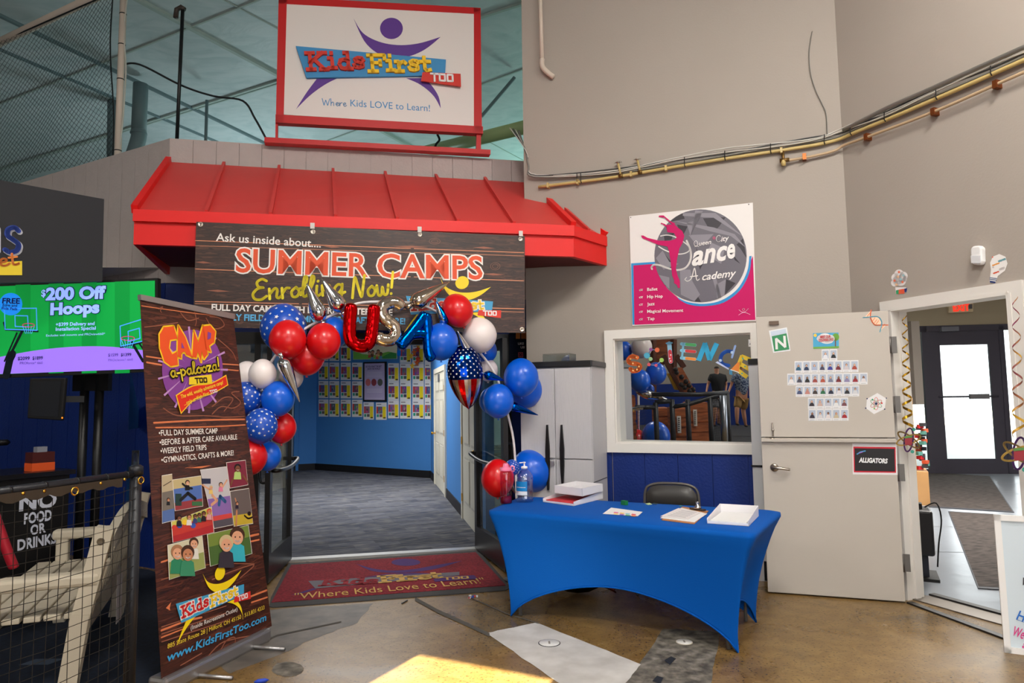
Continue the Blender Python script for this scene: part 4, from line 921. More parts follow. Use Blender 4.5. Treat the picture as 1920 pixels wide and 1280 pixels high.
for o_, m_, l_ in ((3.4, C_((30, 16, 20), .5), 8), (1.5, C_((242, 216, 60), .5), 10)):
    b = MB(); RF.glyphs(b, 'a-palooza!', *z5((276, 598), (612, 545)), 23, o_*1.0, m_, l_, GS); b.build('lettering', ru_)
b = MB(); RF.poly(b, z5((398, 645), (400, 595), (548, 576), (555, 640)), C_((238, 206, 40), .5), 9); b.build('yellow_tag', ru_)
b = MB(); RF.glyphs(b, 'TOO', *z5((440, 634), (522, 630)), 9.5, 2.6, DK, 11); b.build('lettering', ru_)
b = MB(); RF.poly(b, [(p.x, p.y) for p in catmull([Vector((*q, 0)) for q in z5((310, 715), (420, 650), (540, 635), (648, 578))], 4)]+[(p.x, p.y) for p in catmull([Vector((*q, 0)) for q in z5((662, 648), (560, 705), (440, 745), (345, 842))], 4)], YO, 8)
RF.poly(b, [(p.x, p.y) for p in catmull([Vector((*q, 0)) for q in z5((318, 718), (425, 657), (542, 641), (645, 588))], 4)]+[(p.x, p.y) for p in catmull([Vector((*q, 0)) for q in z5((655, 644), (556, 699), (436, 738), (347, 830))], 4)], C_((222, 48, 30), .5), 9); b.build('red_ribbon', ru_)
tline(RF, ru_, 'The wild, weekly adventure camp!', *z5((345, 738), (626, 640)), 7, C_((246, 214, 60), .5), 11, .015, .2)
tline(RF, ru_, '...only at Kids First', *z5((365, 785), (532, 712)), 7, C_((246, 214, 60), .5), 11, .015, .2)
b = MB(); RF.glyphs(b, 'TOO', *z5((538, 706), (588, 694)), 6, 2.4, WHITE, 11); b.build('lettering', ru_)
for t, p0, p1 in (('\u2022FULL DAY SUMMER CAMP', (203, 985), (595, 968)), ('\u2022BEFORE & AFTER CARE AVAILABLE', (208, 1048), (725, 1008)), ('\u2022WEEKLY FIELD TRIPS', (215, 1105), (520, 1078)), ('\u2022GYMNASTICS, CRAFTS & MORE!', (220, 1165), (702, 1114))):
    tline(RF, ru_, t, *z5(p0, p1), 10.5, PALE, 3, .012)
# photographs printed on the roll-up
zp = Zm(290, 860, 5.12)
def kid(b, x, y, s, skin, hair, shirt, lay, body=True, face=True, legs=None):
    if body: RF.poly(b, zp((x-s*1.1, y+s*3.2), (x+s*1.1, y+s*3.2), (x+s*.9, y+s*1.2), (x+s*.3, y+s*.8), (x-s*.3, y+s*.8), (x-s*.9, y+s*1.2)), shirt, lay)
    if legs: 
        for q in legs: RF.stroke(b, zp(*q), s*.6/5.12, skin if len(q) < 3 else shirt, lay, False)
    RF.disc(b, *zp((x, y-s*.25))[0], s*.98/5.12, s*1.08/5.12, hair, lay+1, 18); RF.disc(b, *zp((x, y+s*.12))[0], s*.74/5.12, s*.9/5.12, skin, lay+2, 18)
    if face:
        for e in (-.3, .3): RF.disc(b, *zp((x+e*s, y+s*.02))[0], s*.1/5.12, s*.1/5.12, DK, lay+3, 8)
        RF.stroke(b, zp((x-s*.3, y+s*.45), (x, y+s*.6), (x+s*.3, y+s*.45)), s*.14/5.12, C_((236, 220, 214), .5), lay+3)
SK1, SK2, SK3 = C_((222, 164, 130), .5), C_((128, 78, 56), .5), C_((196, 132, 96), .5); HB, HD, HL = C_((70, 44, 30), .5), C_((28, 20, 18), .5), C_((206, 184, 140), .5)
def photo(quad, bands, fn, lay=4, label=None):
    b = MB(); q = [Vector(p) for p in quad]; c = sum(q, Vector((0, 0)))/4
    RF.poly(b, zp(*quad), C_((236, 230, 222), .5), lay)
    ins = [p+(c-p).normalized()*6 for p in q]
    for (t0, t1, m) in bands:
        RF.poly(b, zp(*[tuple(x) for x in (ins[0].lerp(ins[3], t0), ins[1].lerp(ins[2], t0), ins[1].lerp(ins[2], t1), ins[0].lerp(ins[3], t1))]), m, lay+1)
    fn(b, lay+2); b.build('photo', ru_, label=label)
Q = lambda *c: C_(c, .5)
photo([(62, 160), (162, 143), (188, 590), (65, 622)], [(0, .35, Q(190, 172, 140)), (.35, .75, Q(120, 112, 104)), (.75, 1, Q(86, 112, 168))], lambda b, l: (kid(b, 122, 395, 16, SK3, HD, Q(30, 30, 34), l), RF.stroke(b, zp((75, 260), (150, 215)), 1, DK, l)), 4, 'photo of a gymnast over a blue mat')
photo([(163, 200), (440, 160), (460, 455), (188, 502)], [(0, .3, Q(196, 178, 130)), (.3, .75, Q(82, 112, 180)), (.75, 1, Q(150, 60, 66))], lambda b, l: (RF.quad(b, *zp((190, 335))[0], *zp((250, 450))[0], Q(40, 64, 60), l), RF.quad(b, *zp((350, 410))[0], *zp((450, 450))[0], Q(60, 110, 70), l), RF.stroke(b, zp((310, 330), (240, 395)), 5, Q(26, 26, 30), l+1, False), RF.stroke(b, zp((310, 330), (380, 385)), 5, Q(26, 26, 30), l+1, False), RF.stroke(b, zp((258, 240), (300, 275), (350, 285)), 3, Q(26, 26, 30), l+1, False), kid(b, 304, 232, 22, SK1, HD, Q(26, 26, 30), l+1)), 4, 'photo of a child in black leaping with legs apart')
photo([(430, 105), (690, 72), (748, 635), (565, 672)], [(0, .5, Q(196, 192, 196)), (.5, .8, Q(138, 104, 172)), (.8, .88, Q(206, 70, 66)), (.88, 1, Q(84, 78, 88))], lambda b, l: (RF.quad(b, *zp((448, 190))[0], *zp((530, 240))[0], Q(36, 44, 74), l), RF.stroke(b, zp((545, 350), (590, 400), (540, 440)), 4, SK1, l, False), RF.stroke(b, zp((620, 360), (610, 440)), 5, Q(52, 92, 142), l, False), RF.stroke(b, zp((620, 360), (670, 410)), 5, Q(52, 92, 142), l, False), RF.stroke(b, zp((450, 250), (520, 295)), 2.5, SK1, l, False), RF.stroke(b, zp((640, 280), (685, 205)), 2.5, SK1, l, False), kid(b, 530, 280, 18, SK1, HL, Q(232, 196, 110), l+1), kid(b, 625, 250, 20, SK1, HB, Q(224, 128, 160), l+1)), 4, 'photo of two children jumping on a purple trampoline')
photo([(678, 35), (865, 10), (890, 252), (712, 285)], [(0, 1, Q(128, 42, 62))], lambda b, l: (RF.stroke(b, zp((740, 190), (722, 250)), 3, SK2, l, False), RF.stroke(b, zp((840, 160), (880, 220)), 3, SK2, l, False), kid(b, 785, 92, 33, SK2, HD, Q(178, 206, 120), l)), 6, 'photo of a child in a lime green shirt')
photo([(715, 310), (900, 280), (940, 622), (755, 650)], [(0, .7, Q(104, 92, 90)), (.7, 1, Q(196, 168, 50))], lambda b, l: (RF.stroke(b, zp((780, 500), (775, 640)), 3, SK3, l, False), RF.stroke(b, zp((765, 380), (780, 430)), 2, SK3, l, False), kid(b, 782, 430, 15, SK3, HD, Q(44, 30, 50), l), RF.disc(b, *zp((900, 525))[0], 3.4, 4, DK, l), RF.stroke(b, zp((855, 545), (890, 572), (930, 560)), 2.2, DK, l)), 4, 'photo of a gymnast beside a yellow mat')
photo([(148, 600), (540, 455), (566, 700), (165, 805)] if False else [(150, 605), (540, 458), (565, 705), (165, 806)], [(0, .3, Q(206, 196, 92)), (.3, .7, Q(196, 60, 52)), (.7, 1, Q(178, 44, 50))], lambda b, l: ([RF.disc(b, *zp(p)[0], 5, 5, m, l) for p, m in (((280, 610), Q(242, 196, 50)), ((360, 640), Q(60, 90, 180)), ((230, 640), Q(60, 90, 180)), ((180, 660), Q(206, 60, 50)))], kid(b, 222, 572, 24, SK2, HD, Q(30, 28, 40), l+2), kid(b, 318, 562, 24, SK3, HB, Q(226, 220, 214), l+2), kid(b, 375, 555, 20, SK2, HD, Q(60, 66, 120), l+2), kid(b, 415, 545, 20, SK2, HD, Q(60, 110, 96), l+2), kid(b, 455, 530, 22, SK2, HD, Q(34, 28, 34), l+4), kid(b, 508, 510, 24, SK3, Q(210, 60, 50), Q(216, 158, 160), l+4)), 5, 'photo of a row of children in a bright gym')
photo([(112, 828), (448, 738), (480, 1048), (128, 1162)], [(0, .5, Q(212, 206, 176)), (.5, 1, Q(150, 160, 92))], lambda b, l: (kid(b, 362, 815, 46, SK1, HB, Q(226, 224, 214), l), kid(b, 200, 905, 62, SK1, Q(168, 120, 86), Q(46, 132, 96), l+2), kid(b, 296, 915, 66, SK3, HB, Q(60, 140, 104), l+5)), 7, 'photo of three smiling children close together')
photo([(492, 725), (892, 635), (928, 910), (522, 1034)], [(0, .4, Q(118, 138, 60)), (.4, 1, Q(74, 104, 50))], lambda b, l: (kid(b, 780, 750, 74, SK1, HB, Q(56, 176, 196), l), kid(b, 668, 822, 70, SK1, HL, Q(54, 48, 58), l+5)), 7, 'photo of two smiling children cheek to cheek')
lm = [RF.uv(*z6(p)[0]) for p in ((268, 828), (658, 716), (300, 938))]
logo(RF, ru_, aff([(230, 277), (1082, 353), (290, 457)], lm), C_((244, 212, 20), .5), C_((64, 156, 200), .5), C_((210, 36, 40), .5), C_((248, 210, 40), .5), C_((212, 44, 40), .5), WHITE, lay=5, edge=C_((240, 236, 230), .5))
tline(RF, ru_, '(Inside Recreations Outlet)', *z6((355, 978), (622, 868)), 8, PALE, 4, .0, .1)
tline(RF, ru_, '885 State Route 28 | Milford, OH 45150 | 513.831.4333', *z6((222, 1084), (776, 858)), 8.5, C_((238, 206, 60), .5), 4, .0, .1)
tline(RF, ru_, 'www.KidsFirstToo.com', *z6((222, 1158), (786, 922)), 15, C_((60, 160, 214), .5), 4, .02, .15)

# ---- netted barrier in front
M_rail = mat('black_padded_rail', (30, 31, 36), .4, bump=(30, .15)); M_gold = mat('brass_ring', (232, 176, 70), .25, metal=1)
M_flap = mat('dark_vinyl_flap', (58, 48, 38), .6); M_thread = C_((30, 26, 22), .8)
PP, PQ = Vector((-1.925, 3.55, 0)), Vector((-2.13, 2.86, 0)); FH = 1.25
nf = Frame(PQ, PP-PQ); fw_ = (PP-PQ).length
pz = lambda x, y: Vp(x, y, PQ, PP).z
fe = thing('net_barrier', 'black padded rail barrier with a square net and brass rings, front left', 'barrier', PP.to_tuple())
b = MB(); b.tube([P3(PP, 0), P3(PP, FH)], .028, M_rail, 14); b.lathe(P3(PP, FH), Zv, [(.034, -.03), (.034, .01), (.02, .02), (0, .022)], M_rail, 14); b.build('post', fe)
b = MB(); b.tube([P3(PP+Vector((-.03, .05, 0)), .03), P3(PP+Vector((-.03, .05, 0)), FH-.12)], .014, mat('tan_pole', (150, 112, 60), .4), 10); b.build('net_pole', fe)
b = MB(); d_ = (PQ-PP); z_l = Vp(0, 926, PQ, PP).z; b.tube([P3(PP, FH-.025), P3(PP+d_*1.25, FH-.025)], .018, M_rail, 14); b.build('rail', fe)
PK = Vector((-2.72, 5.0, 0)); b = MB(); b.tube([P3(PP, FH-.03), P3(PK, FH-.03)], .016, M_rail, 12); b.tube([P3(PK, 0), P3(PK, FH)], .025, M_rail, 12); b.build('rail', fe)
b = MB(); n_ = 26
pts_t = [nf.P(fw_*(i/n_)*1.0-.1, FH-.035, .02) for i in range(n_+1)]; pts_b = [nf.P(fw_*(i/n_)*1.0-.1, FH-.062-.018*abs(math.sin(i*.8)), .018) for i in range(n_+1)]
b.add(pts_t+pts_b, [(i, i+1, n_+2+i, n_+1+i) for i in range(n_)], M_flap, True); b.build('net_flap', fe)
b = MB(); n_ = 40
for i in range(-3, 13):
    u = i*.0555+.02; b.tube([nf.P(u+random.uniform(-.004, .004), FH-.08, .02), nf.P(u+.006*math.sin(i), .62, .02+.006*math.sin(i*2)), nf.P(u+random.uniform(-.01, .01), .02, .02)], .0016, M_thread, 4)
for j in range(21):
    z = .04+j*.0555; b.tube([nf.P(-.2, z+.01*math.sin(j), .022), nf.P(.25, z+.012*math.cos(j*1.7)-.012, .022), nf.P(.6, z-.006, .022), nf.P(fw_, z+.012, .02)], .0016, M_thread, 4)
sf = Frame(PP, PK-PP)
for i in range(26): u = .03+i*.055; b.tube([sf.P(u, FH-.07, 0), sf.P(u, .02, 0)], .0015, M_thread, 4)
for j in range(21): z = .04+j*.0555; b.tube([sf.P(.02, z, 0), sf.P((PK-PP).length, z, 0)], .0015, M_thread, 4)
b.build('netting', fe)
for x, y in ((251, 900), (126, 920)):
    c = nf.W(x, y, .045); b = MB(); b.tube([c+(nf.u*math.cos(t)+Zv*math.sin(t))*.017 for t in [k*math.pi/8 for k in range(16)]], .004, M_gold, 6, closed=True); b.build('brass_ring', fe)
for x, y in ((26, 924), (66, 920), (173, 905), (218, 898)):
    c = nf.W(x, y, .05); b = MB(); b.lathe(c, nf.n, [(.007, 0), (.008, .004), (0, .006)], M_gold, 8); b.build('grommet', fe)
for u in (.06, .22, .38, .54, .66): b = MB(); c = nf.P(u, FH-.025); b.lathe(c-nf.u*.006, nf.u, [(.019, 0), (.021, .003), (.019, .012)], C_((14, 14, 15), .4), 14); b.build('cable_tie', fe)

# ---- bench behind the net
M_ply = mat('beige_resin_lumber', (188, 178, 158), .6, bump=(30, .1), var=(8, .05))
N0, N1 = Vector((-2.37, 3.87, 0)), Vector((-2.955, 5.36, 0)); bd = (N1-N0).normalized(); bf = Vector((-bd.y, bd.x, 0)); BLn = (N1-N0).length
bx3 = (bd, bf, Zv)
be = thing('garden_bench', 'beige slatted garden bench standing behind the net barrier', 'bench', (N0.lerp(N1, .5)+bf*.3).to_tuple())
def bp(s, d, z): return N0+bd*s+bf*d+Zv*z
for s in (0, BLn):
    b = MB(); b.beam(bp(s, .06, 0), bp(s, -.0, .45), .09, .1, M_ply, bd); b.beam(bp(s, 0, .43), bp(s, -.10, .90), .09, .09, M_ply, bd)
    for z, dd in ((.42, .055), (.83, .035)): b.lathe(bp(s, -.0 if z < .5 else -.085, z)-bd*.046*(1 if s == 0 else -1), -bd if s == 0 else bd, [(.02, 0), (.02, .003), (.012, .0035), (.01, .001)], C_((92, 80, 62), .5), 14)
    bevel(b.build('rear_leg', be), .012)
    b = MB(); b.box(bp(s, .42, .31), .09, .08, .62, M_ply, bx3); bevel(b.build('front_leg', be), .01)
    b = MB(); b.box(bp(s, .2, .63), .11, .57, .07, M_ply, bx3); bevel(b.build('armrest', be), .02)
b = MB(); b.box(bp(BLn/2, .50, .36), BLn-.08, .05, .11, M_ply, bx3); b.box(bp(BLn/2, .02, .36), BLn-.08, .05, .11, M_ply, bx3); b.build('seat_frame', be)
for i in range(6): b = MB(); b.box(bp(BLn/2, .05+i*.095, .43), BLn-.06, .082, .03, M_ply, bx3); bevel(b.build('seat_slat', be), .006)
n_ = 16; b = MB()
for k in range(n_):
    s0, s1 = BLn*k/n_, BLn*(k+1)/n_; a0, a1 = .10*math.sin(math.pi*k/n_), .10*math.sin(math.pi*(k+1)/n_)
    z0, z1 = .82+a0, .82+a1; b.add([bp(s0, -.13, z0-.11), bp(s1, -.13, z1-.11), bp(s1, -.13, z1), bp(s0, -.13, z0), bp(s0, -.08, z0-.11), bp(s1, -.08, z1-.11), bp(s1, -.08, z1), bp(s0, -.08, z0)], [(0, 1, 2, 3), (7, 6, 5, 4), (3, 2, 6, 7), (0, 4, 5, 1)], M_ply)
b.build('top_rail', be)
b = MB(); b.beam(bp(.03, -.03, .53), bp(BLn-.03, -.03, .53), .05, .07, M_ply); b.build('bottom_rail', be)
for i in range(15):
    s = .09+i*(BLn-.18)/14; b = MB(); b.beam(bp(s, -.035, .53), bp(s, -.105, .76+.1*math.sin(math.pi*s/BLn)), .022, .06, M_ply, -bf); b.build('back_slat', be)
b = MB(); tf = Frame(bp(.52, -.09, .22), bd); tf.polyuv(b, [(0, .30), (.21, .27), (.22, 0-.02), (.02, 0)], C_((206, 198, 192), .6), 0, .002)
b.build('price_tag', label='white paper notice with faint red print taped to the back of the beige bench', cat='notice', fr=tf)
b = MB(); rb = D(2, 1000, 4.6); P_ = [rb+Vector((-.1, 0, .25)), rb+Vector((-.04, 0, .1)), rb+Vector((.05, 0, -.12)), rb+Vector((.08, .02, -.22))]
b.tube(catmull(P_, 5), .06, C_((176, 24, 44), .6), 10, flat=.5); b.build('red_bag', label='crimson cloth bag hanging at the left edge of the picture behind the net', cat='bag')
b = MB(); c = G(62, 1246, .006); b.add([c+Vector((-.09, 0, 0)), c+Vector((.09, 0, 0)), c+Vector((.13, .1, 0)), c+Vector((-.05, .1, 0))], [(0, 1, 2, 3)], C_((70, 82, 100), .7)); b.build('floor_decal', label='small grey square logo printed on the dark blue floor beneath the bench', cat='decal')

# ---- counter with the notice
K1 = V2(D(130, 900, 5.4)); kdir = azd(31); K0 = K1-kdir*2.4; M_cnt = C_((12, 12, 14), .45)
KF = Frame(K0, kdir)
ct = thing('service_counter', 'black service counter with a white no food or drinks notice, left behind the bench', 'counter', K0.lerp(K1, .5).to_tuple())
CH = Vp(128, 880, K0, K1).z
b = MB(); b.wall(K0, K1, 0, CH-.04, .55, M_cnt); b.build('cabinet_body', ct)
b = MB(); b.wall(K0+KF.n*.03, K1+kdir*.03+KF.n*.03, CH-.035, CH, .62, C_((18, 18, 21), .3)); b.build('counter_top', ct)
z7 = Zm(0, 840, 5.819); PW = C_((206, 210, 224), .6)
for t, p0, p1, h, bo in (('NO', (215, 680), (602, 632), 165/5.82, .04), ('FOOD', (262, 825), (556, 780), 110/5.82, .035), ('OR', (335, 945), (490, 912), 100/5.82, .035), ('DRINKS', (192, 1114), (608, 1030), 110/5.82, .035)):
    tline(KF, ct, t, *z7(p0, p1), h, PW, 2, bo)
def on_counter(x, y): return G(x, y, CH)
p = on_counter(118, 878); b = MB(); ob_ = thing('supply_box', 'small orange and black box with a clear lid at the right end of the counter', 'box', p.to_tuple())
p = K1+kdir*-.14-KF.n*.16+Zv*CH; ob_ .location = p; MX[ob_] = Matrix.Translation(p)
b.box(p+Zv*.03, .16, .12, .06, C_((214, 82, 30), .5), (kdir, KF.n, Zv)); b.build('base', ob_); b = MB(); b.box(p+Zv*.1, .155, .115, .08, C_((70, 24, 22), .4), (kdir, KF.n, Zv)); b.build('box_body', ob_); b = MB(); b.box(p+Zv*.16, .07, .06, .04, C_((130, 132, 140), .3), (kdir, KF.n, Zv)); b.build('clear_lid', ob_)
p = K0+kdir*1.55-KF.n*.12+Zv*CH; b = MB(); b.box(p+Zv*.004, .34, .24, .008, C_((70, 78, 90), .5), (kdir, KF.n, Zv)); b.box(p+kdir*.0+KF.n*.105+Zv*.0085, .3, .02, .001, WHITE, (kdir, KF.n, Zv)); b.build('magazine', label='open dark catalogue with a white edge lying on the black counter', cat='magazine')
p = K0+kdir*1.93-KF.n*.42+Zv*CH; ml = thing('desk_microphone', 'black gooseneck microphone curving up from the counter', 'microphone', p.to_tuple()); b = MB(); b.lathe(p, Zv, [(.06, 0), (.06, .015), (.02, .03)], BLACK, 16); b.build('base', ml); b = MB(); b.tube(catmull([p+Zv*.02, p+Zv*.12+kdir*.04, p+Zv*.2+kdir*.1, p+Zv*.215+kdir*.15], 5), .006, BLACK, 8); b.build('gooseneck', ml); b = MB(); b.lathe(p+Zv*.215+kdir*.15, kdir, [(.012, -.02), (.024, 0), (.024, .06), (.01, .08)], mat('black_gloss', (16, 16, 18), .25), 12); b.build('microphone_head', ml)
p = K0+kdir*1.58-KF.n*.4+Zv*CH; b = MB(); b.lathe(p, Zv, [(.045, 0), (.045, .12), (.05, .125)], C_((22, 26, 24), .4), 14)
for k in range(4): b.tube([p+Zv*.1, p+Zv*(.22+.02*k)+Vector((.02*(k-1.5), .01*k, 0))], .006, C_(((40, 60, 52), (20, 20, 22), (90, 96, 100), (30, 34, 60))[k], .4), 6)
b.build('pen_cup', label='dark pen cup crowded with pens at the far left of the counter', cat='pen cup')

# ---- screen, monitor and board
def qframe(TL, TR, BL): return Frame(TL, TR-TL, TL-BL)
TVY = 5.5; TR_, TL_ = D(294, 523, TVY-.15), D(-10, 535.5, TVY+.05); BL_ = D(-10, 703.5, TVY+.05)
TF = qframe(TL_, TR_, BL_); z8 = Zm(0, 480, 3.047)
tv = thing('television', 'wide flat screen showing a green advert for basketball hoops', 'television', fr=TF)
def E_(c, k=.8): return mat('screen_%02x%02x%02x' % c, c, .3, emit=k, spec=.2)
b = MB(); TF.poly(b, [(-14, 709), (295, 696), (295, 521), (-14, 533)], BLACK, -40, .042); b.build('bezel', tv)
b = MB(); TF.poly(b, [(-10, 702), (291, 690), (291, 526), (-10, 537)], E_((16, 148, 62)), 3); 
for i in range(4): x = 30+i*62; TF.poly(b, [(x, 700), (x+28, 699), (x+28, 533-i*2), (x, 534-i*2)], E_((12, 132, 54)), 4)
TF.poly(b, [(p.x, p.y) for p in catmull([Vector((*q, 0)) for q in z8((-20, 580), (200, 540), (420, 518), (640, 518), (880, 545))], 5)]+z8((880, 642), (0, 674)), E_((146, 110, 226)), 5)
b.build('screen', tv)
LB = E_((150, 178, 255)); NVK = E_((16, 18, 60)); DKE = E_((14, 20, 26))
b = MB(); TF.disc(b, *z8((66, 275))[0], 66/3.047, 64/3.047, E_((30, 132, 230)), 7); b.build('badge', tv)
def hoop(pl, bb, rim, lay=6):
    b = MB(); [TF.stroke(b, z8(*q), w, DKE, lay, False) for q, w in pl]; [TF.stroke(b, z8(*q), 1.7, E_((70, 150, 240)), lay+1, False) for q in bb]
    x, y, r_ = rim; TF.stroke(b, z8(*[(x+r_*math.cos(t*.45), y+r_*.3*math.sin(t*.45)) for t in range(15)]), 1.2, E_((190, 40, 110)), lay+2)
    for k in range(5): TF.stroke(b, z8((x-r_+k*r_/2, y+6), (x-r_*.5+k*r_/4, y+r_*1.4)), .8, E_((90, 170, 250)), lay+2, False)
    b.build('hoop_picture', tv)
hoop([([(40, 680), (60, 590), (75, 560)], 14), ([(60, 570), (130, 430)], 5), ([(30, 600), (100, 440)], 3), ([(25, 380), (36, 420), (220, 430)], 3)], [[(30, 300), (212, 298), (216, 424), (34, 418), (30, 300)], [(90, 340), (162, 342), (166, 405), (92, 402), (90, 340)]], (168, 395, 34))
hoop([([(820, 600), (755, 490)], 5), ([(840, 560), (800, 500)], 3), ([(692, 520), (830, 490)], 3)], [[(690, 400), (812, 362), (822, 485), (694, 515), (690, 400)], [(736, 430), (800, 412), (804, 470), (738, 488), (736, 430)]], (735, 470, 38))
for t, p0, p1, h, m, bo, ol in (('$', (244, 232), (266, 230), 12, LB, .03, NVK), ('200 Off', (272, 250), (603, 240), 21, LB, .05, NVK), ('Hoops', (298, 334), (568, 322), 20, LB, .05, NVK), ('FREE', (20, 270), (118, 272), 9.5, NVK, .03, None), ('Edge and', (22, 288), (104, 290), 5, NVK, .02, None), ('Pole Pads', (16, 306), (104, 310), 5, NVK, .02, None), ('+$399 Delivery and', (325, 400), (545, 394), 6, LB, .02, None), ('Installation Special', (325, 427), (552, 420), 6, LB, .02, None), ('Excludes wall mounts and PROview660*', (270, 460), (606, 450), 4, LB, 0, None), ('$2099', (108, 594), (175, 592), 6, NVK, .02, None), ('$1899', (192, 592), (250, 590), 6, NVK, .02, None), ('PROforce* 660', (120, 618), (250, 616), 4.5, E_((60, 40, 110)), 0, None), ('$1599', (624, 574), (680, 572), 5.5, E_((60, 40, 110)), .01, None), ('$1399', (696, 572), (755, 570), 5.5, NVK, .02, None), ('PROclassic* 660', (624, 600), (764, 596), 4, E_((80, 56, 130)), 0, None)):
    b = MB()
    if ol: TF.text(b, t, *z8(p0, p1), h, ol, 8, bo+.04)
    TF.text(b, t, *z8(p0, p1), h, m, 10, bo); b.build('lettering', tv)
p = D(88, 745, 5.45); mo = thing('small_monitor', 'small dark square monitor on an arm under the large screen', 'monitor', p.to_tuple()); mfm = Frame(p, azd(100))
b = MB(); mfm.poly(b, [(52, 784), (117, 788), (124, 708), (57, 709)], BLACK, -20, .03); bevel(b.build('housing', mo), .008)
b = MB(); mfm.poly(b, [(58, 779), (111, 782), (117, 714), (62, 715)], C_((34, 36, 40), .25), 10); b.build('screen', mo)
b = MB(); q = mfm.W(119, 783, .012); b.lathe(q, mfm.n, [(.008, 0), (.005, .003)], mat('amber_led', (255, 140, 30), .4, emit=1), 8); b.build('power_light', mo)
b = MB(); b.beam(mfm.W(105, 748, -.03), D(158, 748, 5.55), .03, .05, BLACK); b.build('arm', mo)
st = thing('screen_stand', 'pair of black upright posts carrying the large screen', 'stand', V2(D(165, 800, 5.85)).to_tuple())
for x in (156, 184): b = MB(); q = D(x, 800, 5.85); b.tube([P3(q, 0), P3(q, 1.9)], .035, C_((18, 18, 20), .4), 12); b.build('post', st)
b = MB(); b.box(P3(D(170, 800, 5.85), .02), .5, .4, .04, BLACK); b.build('base_plate', st)
b = MB(); b.box(P3(D(170, 800, 5.85), 1.8), .3, .06, .2, BLACK); b.build('bracket', st)
ba = V2(D(195, 450, 5.35)); bdv = azd(46); BFm = Frame(ba, bdv)
bo_ = thing('charcoal_board', 'charcoal hanging signboard with blue and orange letters at the upper left', 'sign', fr=BFm)
b = MB(); BFm.poly(b, [(-60, 531), (192, 527), (195.5, 373), (-60, 326)], C_((30, 30, 36), .65), -40, .04); b.build('panel', bo_)
z9 = Zm(0, 0, 2.5596)
b = MB(); BFm.poly(b, z9((-60, 1262), (106, 1252), (106, 1320), (-60, 1320)), C_((242, 212, 30), .5), 1); b.build('yellow_block', bo_)
for sp in ([(-60, 1205), (-60, 1095), (-18, 1200), (-18, 1092)], [(88, 1108), (70, 1092), (40, 1100), (36, 1130), (62, 1150), (88, 1172), (80, 1202), (48, 1210), (24, 1198)]):
    b = MB(); BFm.stroke(b, z9(*[(x+6, y+6) for x, y in sp]), 12, C_((206, 206, 214), .5), 2, len(sp) > 5); BFm.stroke(b, z9(*sp), 10.5, C_((34, 70, 172), .5), 4, len(sp) > 5); b.build('lettering', bo_)
b = MB(); BFm.glyphs(b, 'et', *z9((-8, 1278), (96, 1268)), 26, 1.5, C_((236, 134, 48), .5), 6, GS); b.build('lettering', bo_)

# ---- nets, poles and duct above the left wall
SP = C0+Ld*1.35; pw = V2(Vp(221, 285, C0+Vector((.0, .35, 0)), LEND+Vector((.0, .35, 0))))
M_cream = C_((206, 192, 178), .5)
bn_ = thing('ball_net', 'tall fine dark net stretched between cream pipes above the left wall', 'net', pw.to_tuple())
NF = Frame(pw, -Ld)
zt_ = NF.uv(229.5, -20).y
b = MB(); b.tube([P3(pw, 4.0), P3(pw, min(7.4, zt_))], .038, M_cream, 14); b.build('upright_pipe', bn_)
for y in (30, 87, 152, 285): q = NF.W(226-y*.035, y, 0); b = MB(); b.lathe(P3(pw, q.z), Zv, [(.039, 0), (.041, .004), (.039, .012)], BLACK, 14); b.build('cable_tie', bn_)
b = MB(); b.tube([NF.W(-120, 134, -.02), NF.W(185, -12, -.02)], .055, M_cream, 14); b.build('top_pipe', bn_)
b = MB(); m_ = C_((26, 30, 32), .8)
def netpt(s, t):   # s along width (0 left .. 1 at pole), t down
    top = Vector((-90+s*(214+90), 118+s*(-14-118))); bot = Vector((-90+s*(208+90), 372+s*(292-372)))
    p = top.lerp(bot, t); return NF.W(p.x+1.2*math.sin(t*9+s*14), p.y+1.4*math.sin(s*21+t*5), .03*math.sin(s*7+t*4))
NX, NY = 36, 56
for i in range(NX+1):
    pa = [netpt((i+(.5 if j % 2 else 0))/(NX+.5), j/NY) for j in range(NY+1)]; pb = [netpt((i-(.5 if j % 2 else 0))/(NX+.5), j/NY) for j in range(NY+1)]
    b.tube(pa, .0027, m_, 3, caps=False); b.tube(pb, .0027, m_, 3, caps=False)
b.tube([netpt(0, 0).lerp(netpt(1, 0), k/10) for k in range(11)], .01, m_, 6); b.tube([netpt(1, k/10) for k in range(11)], .008, m_, 6)
b.build('netting', bn_)
p0, p1 = D(342.6, 18, 7.75), D(332, 262, 7.5); p1 = D(331.5, 268, 7.75)
bp_ = thing('black_pole', 'slim black pole rising behind the left end of the red canopy', 'pole', p1.to_tuple()); b = MB(); b.tube([p1, p0], .021, C_((20, 22, 24), .4), 10); b.build('shaft', bp_)
b = MB(); b.tube([p0+Vector((-.08, 0, -.1)), p0+Vector((-.07, 0, 0)), p0+Vector((-.02, 0, .03)), p0+Vector((.02, 0, 0))], .03, C_((60, 52, 46), .5), 8); b.build('top_bracket', bp_)
dk = thing('air_duct', 'round grey duct with an elbow seen behind the cream net pole', 'duct', D(252, 285, 12).to_tuple()); b = MB(); q0, q1, q2 = D(264, 158, 12), D(260, 250, 12), D(247, 300, 12)
b.tube([q0, q1], .125, M_steel, 18); b.build('straight_section', dk); b = MB(); b.tube(catmull([q1+Zv*.05, q1-Zv*.1, q2], 5), .128, M_steel, 18); b.build('elbow', dk); b = MB(); b.lathe(q1, Zv, [(.125, -.02), (.14, -.015), (.14, .015), (.125, .02)], M_steel, 18); b.build('collar', dk)
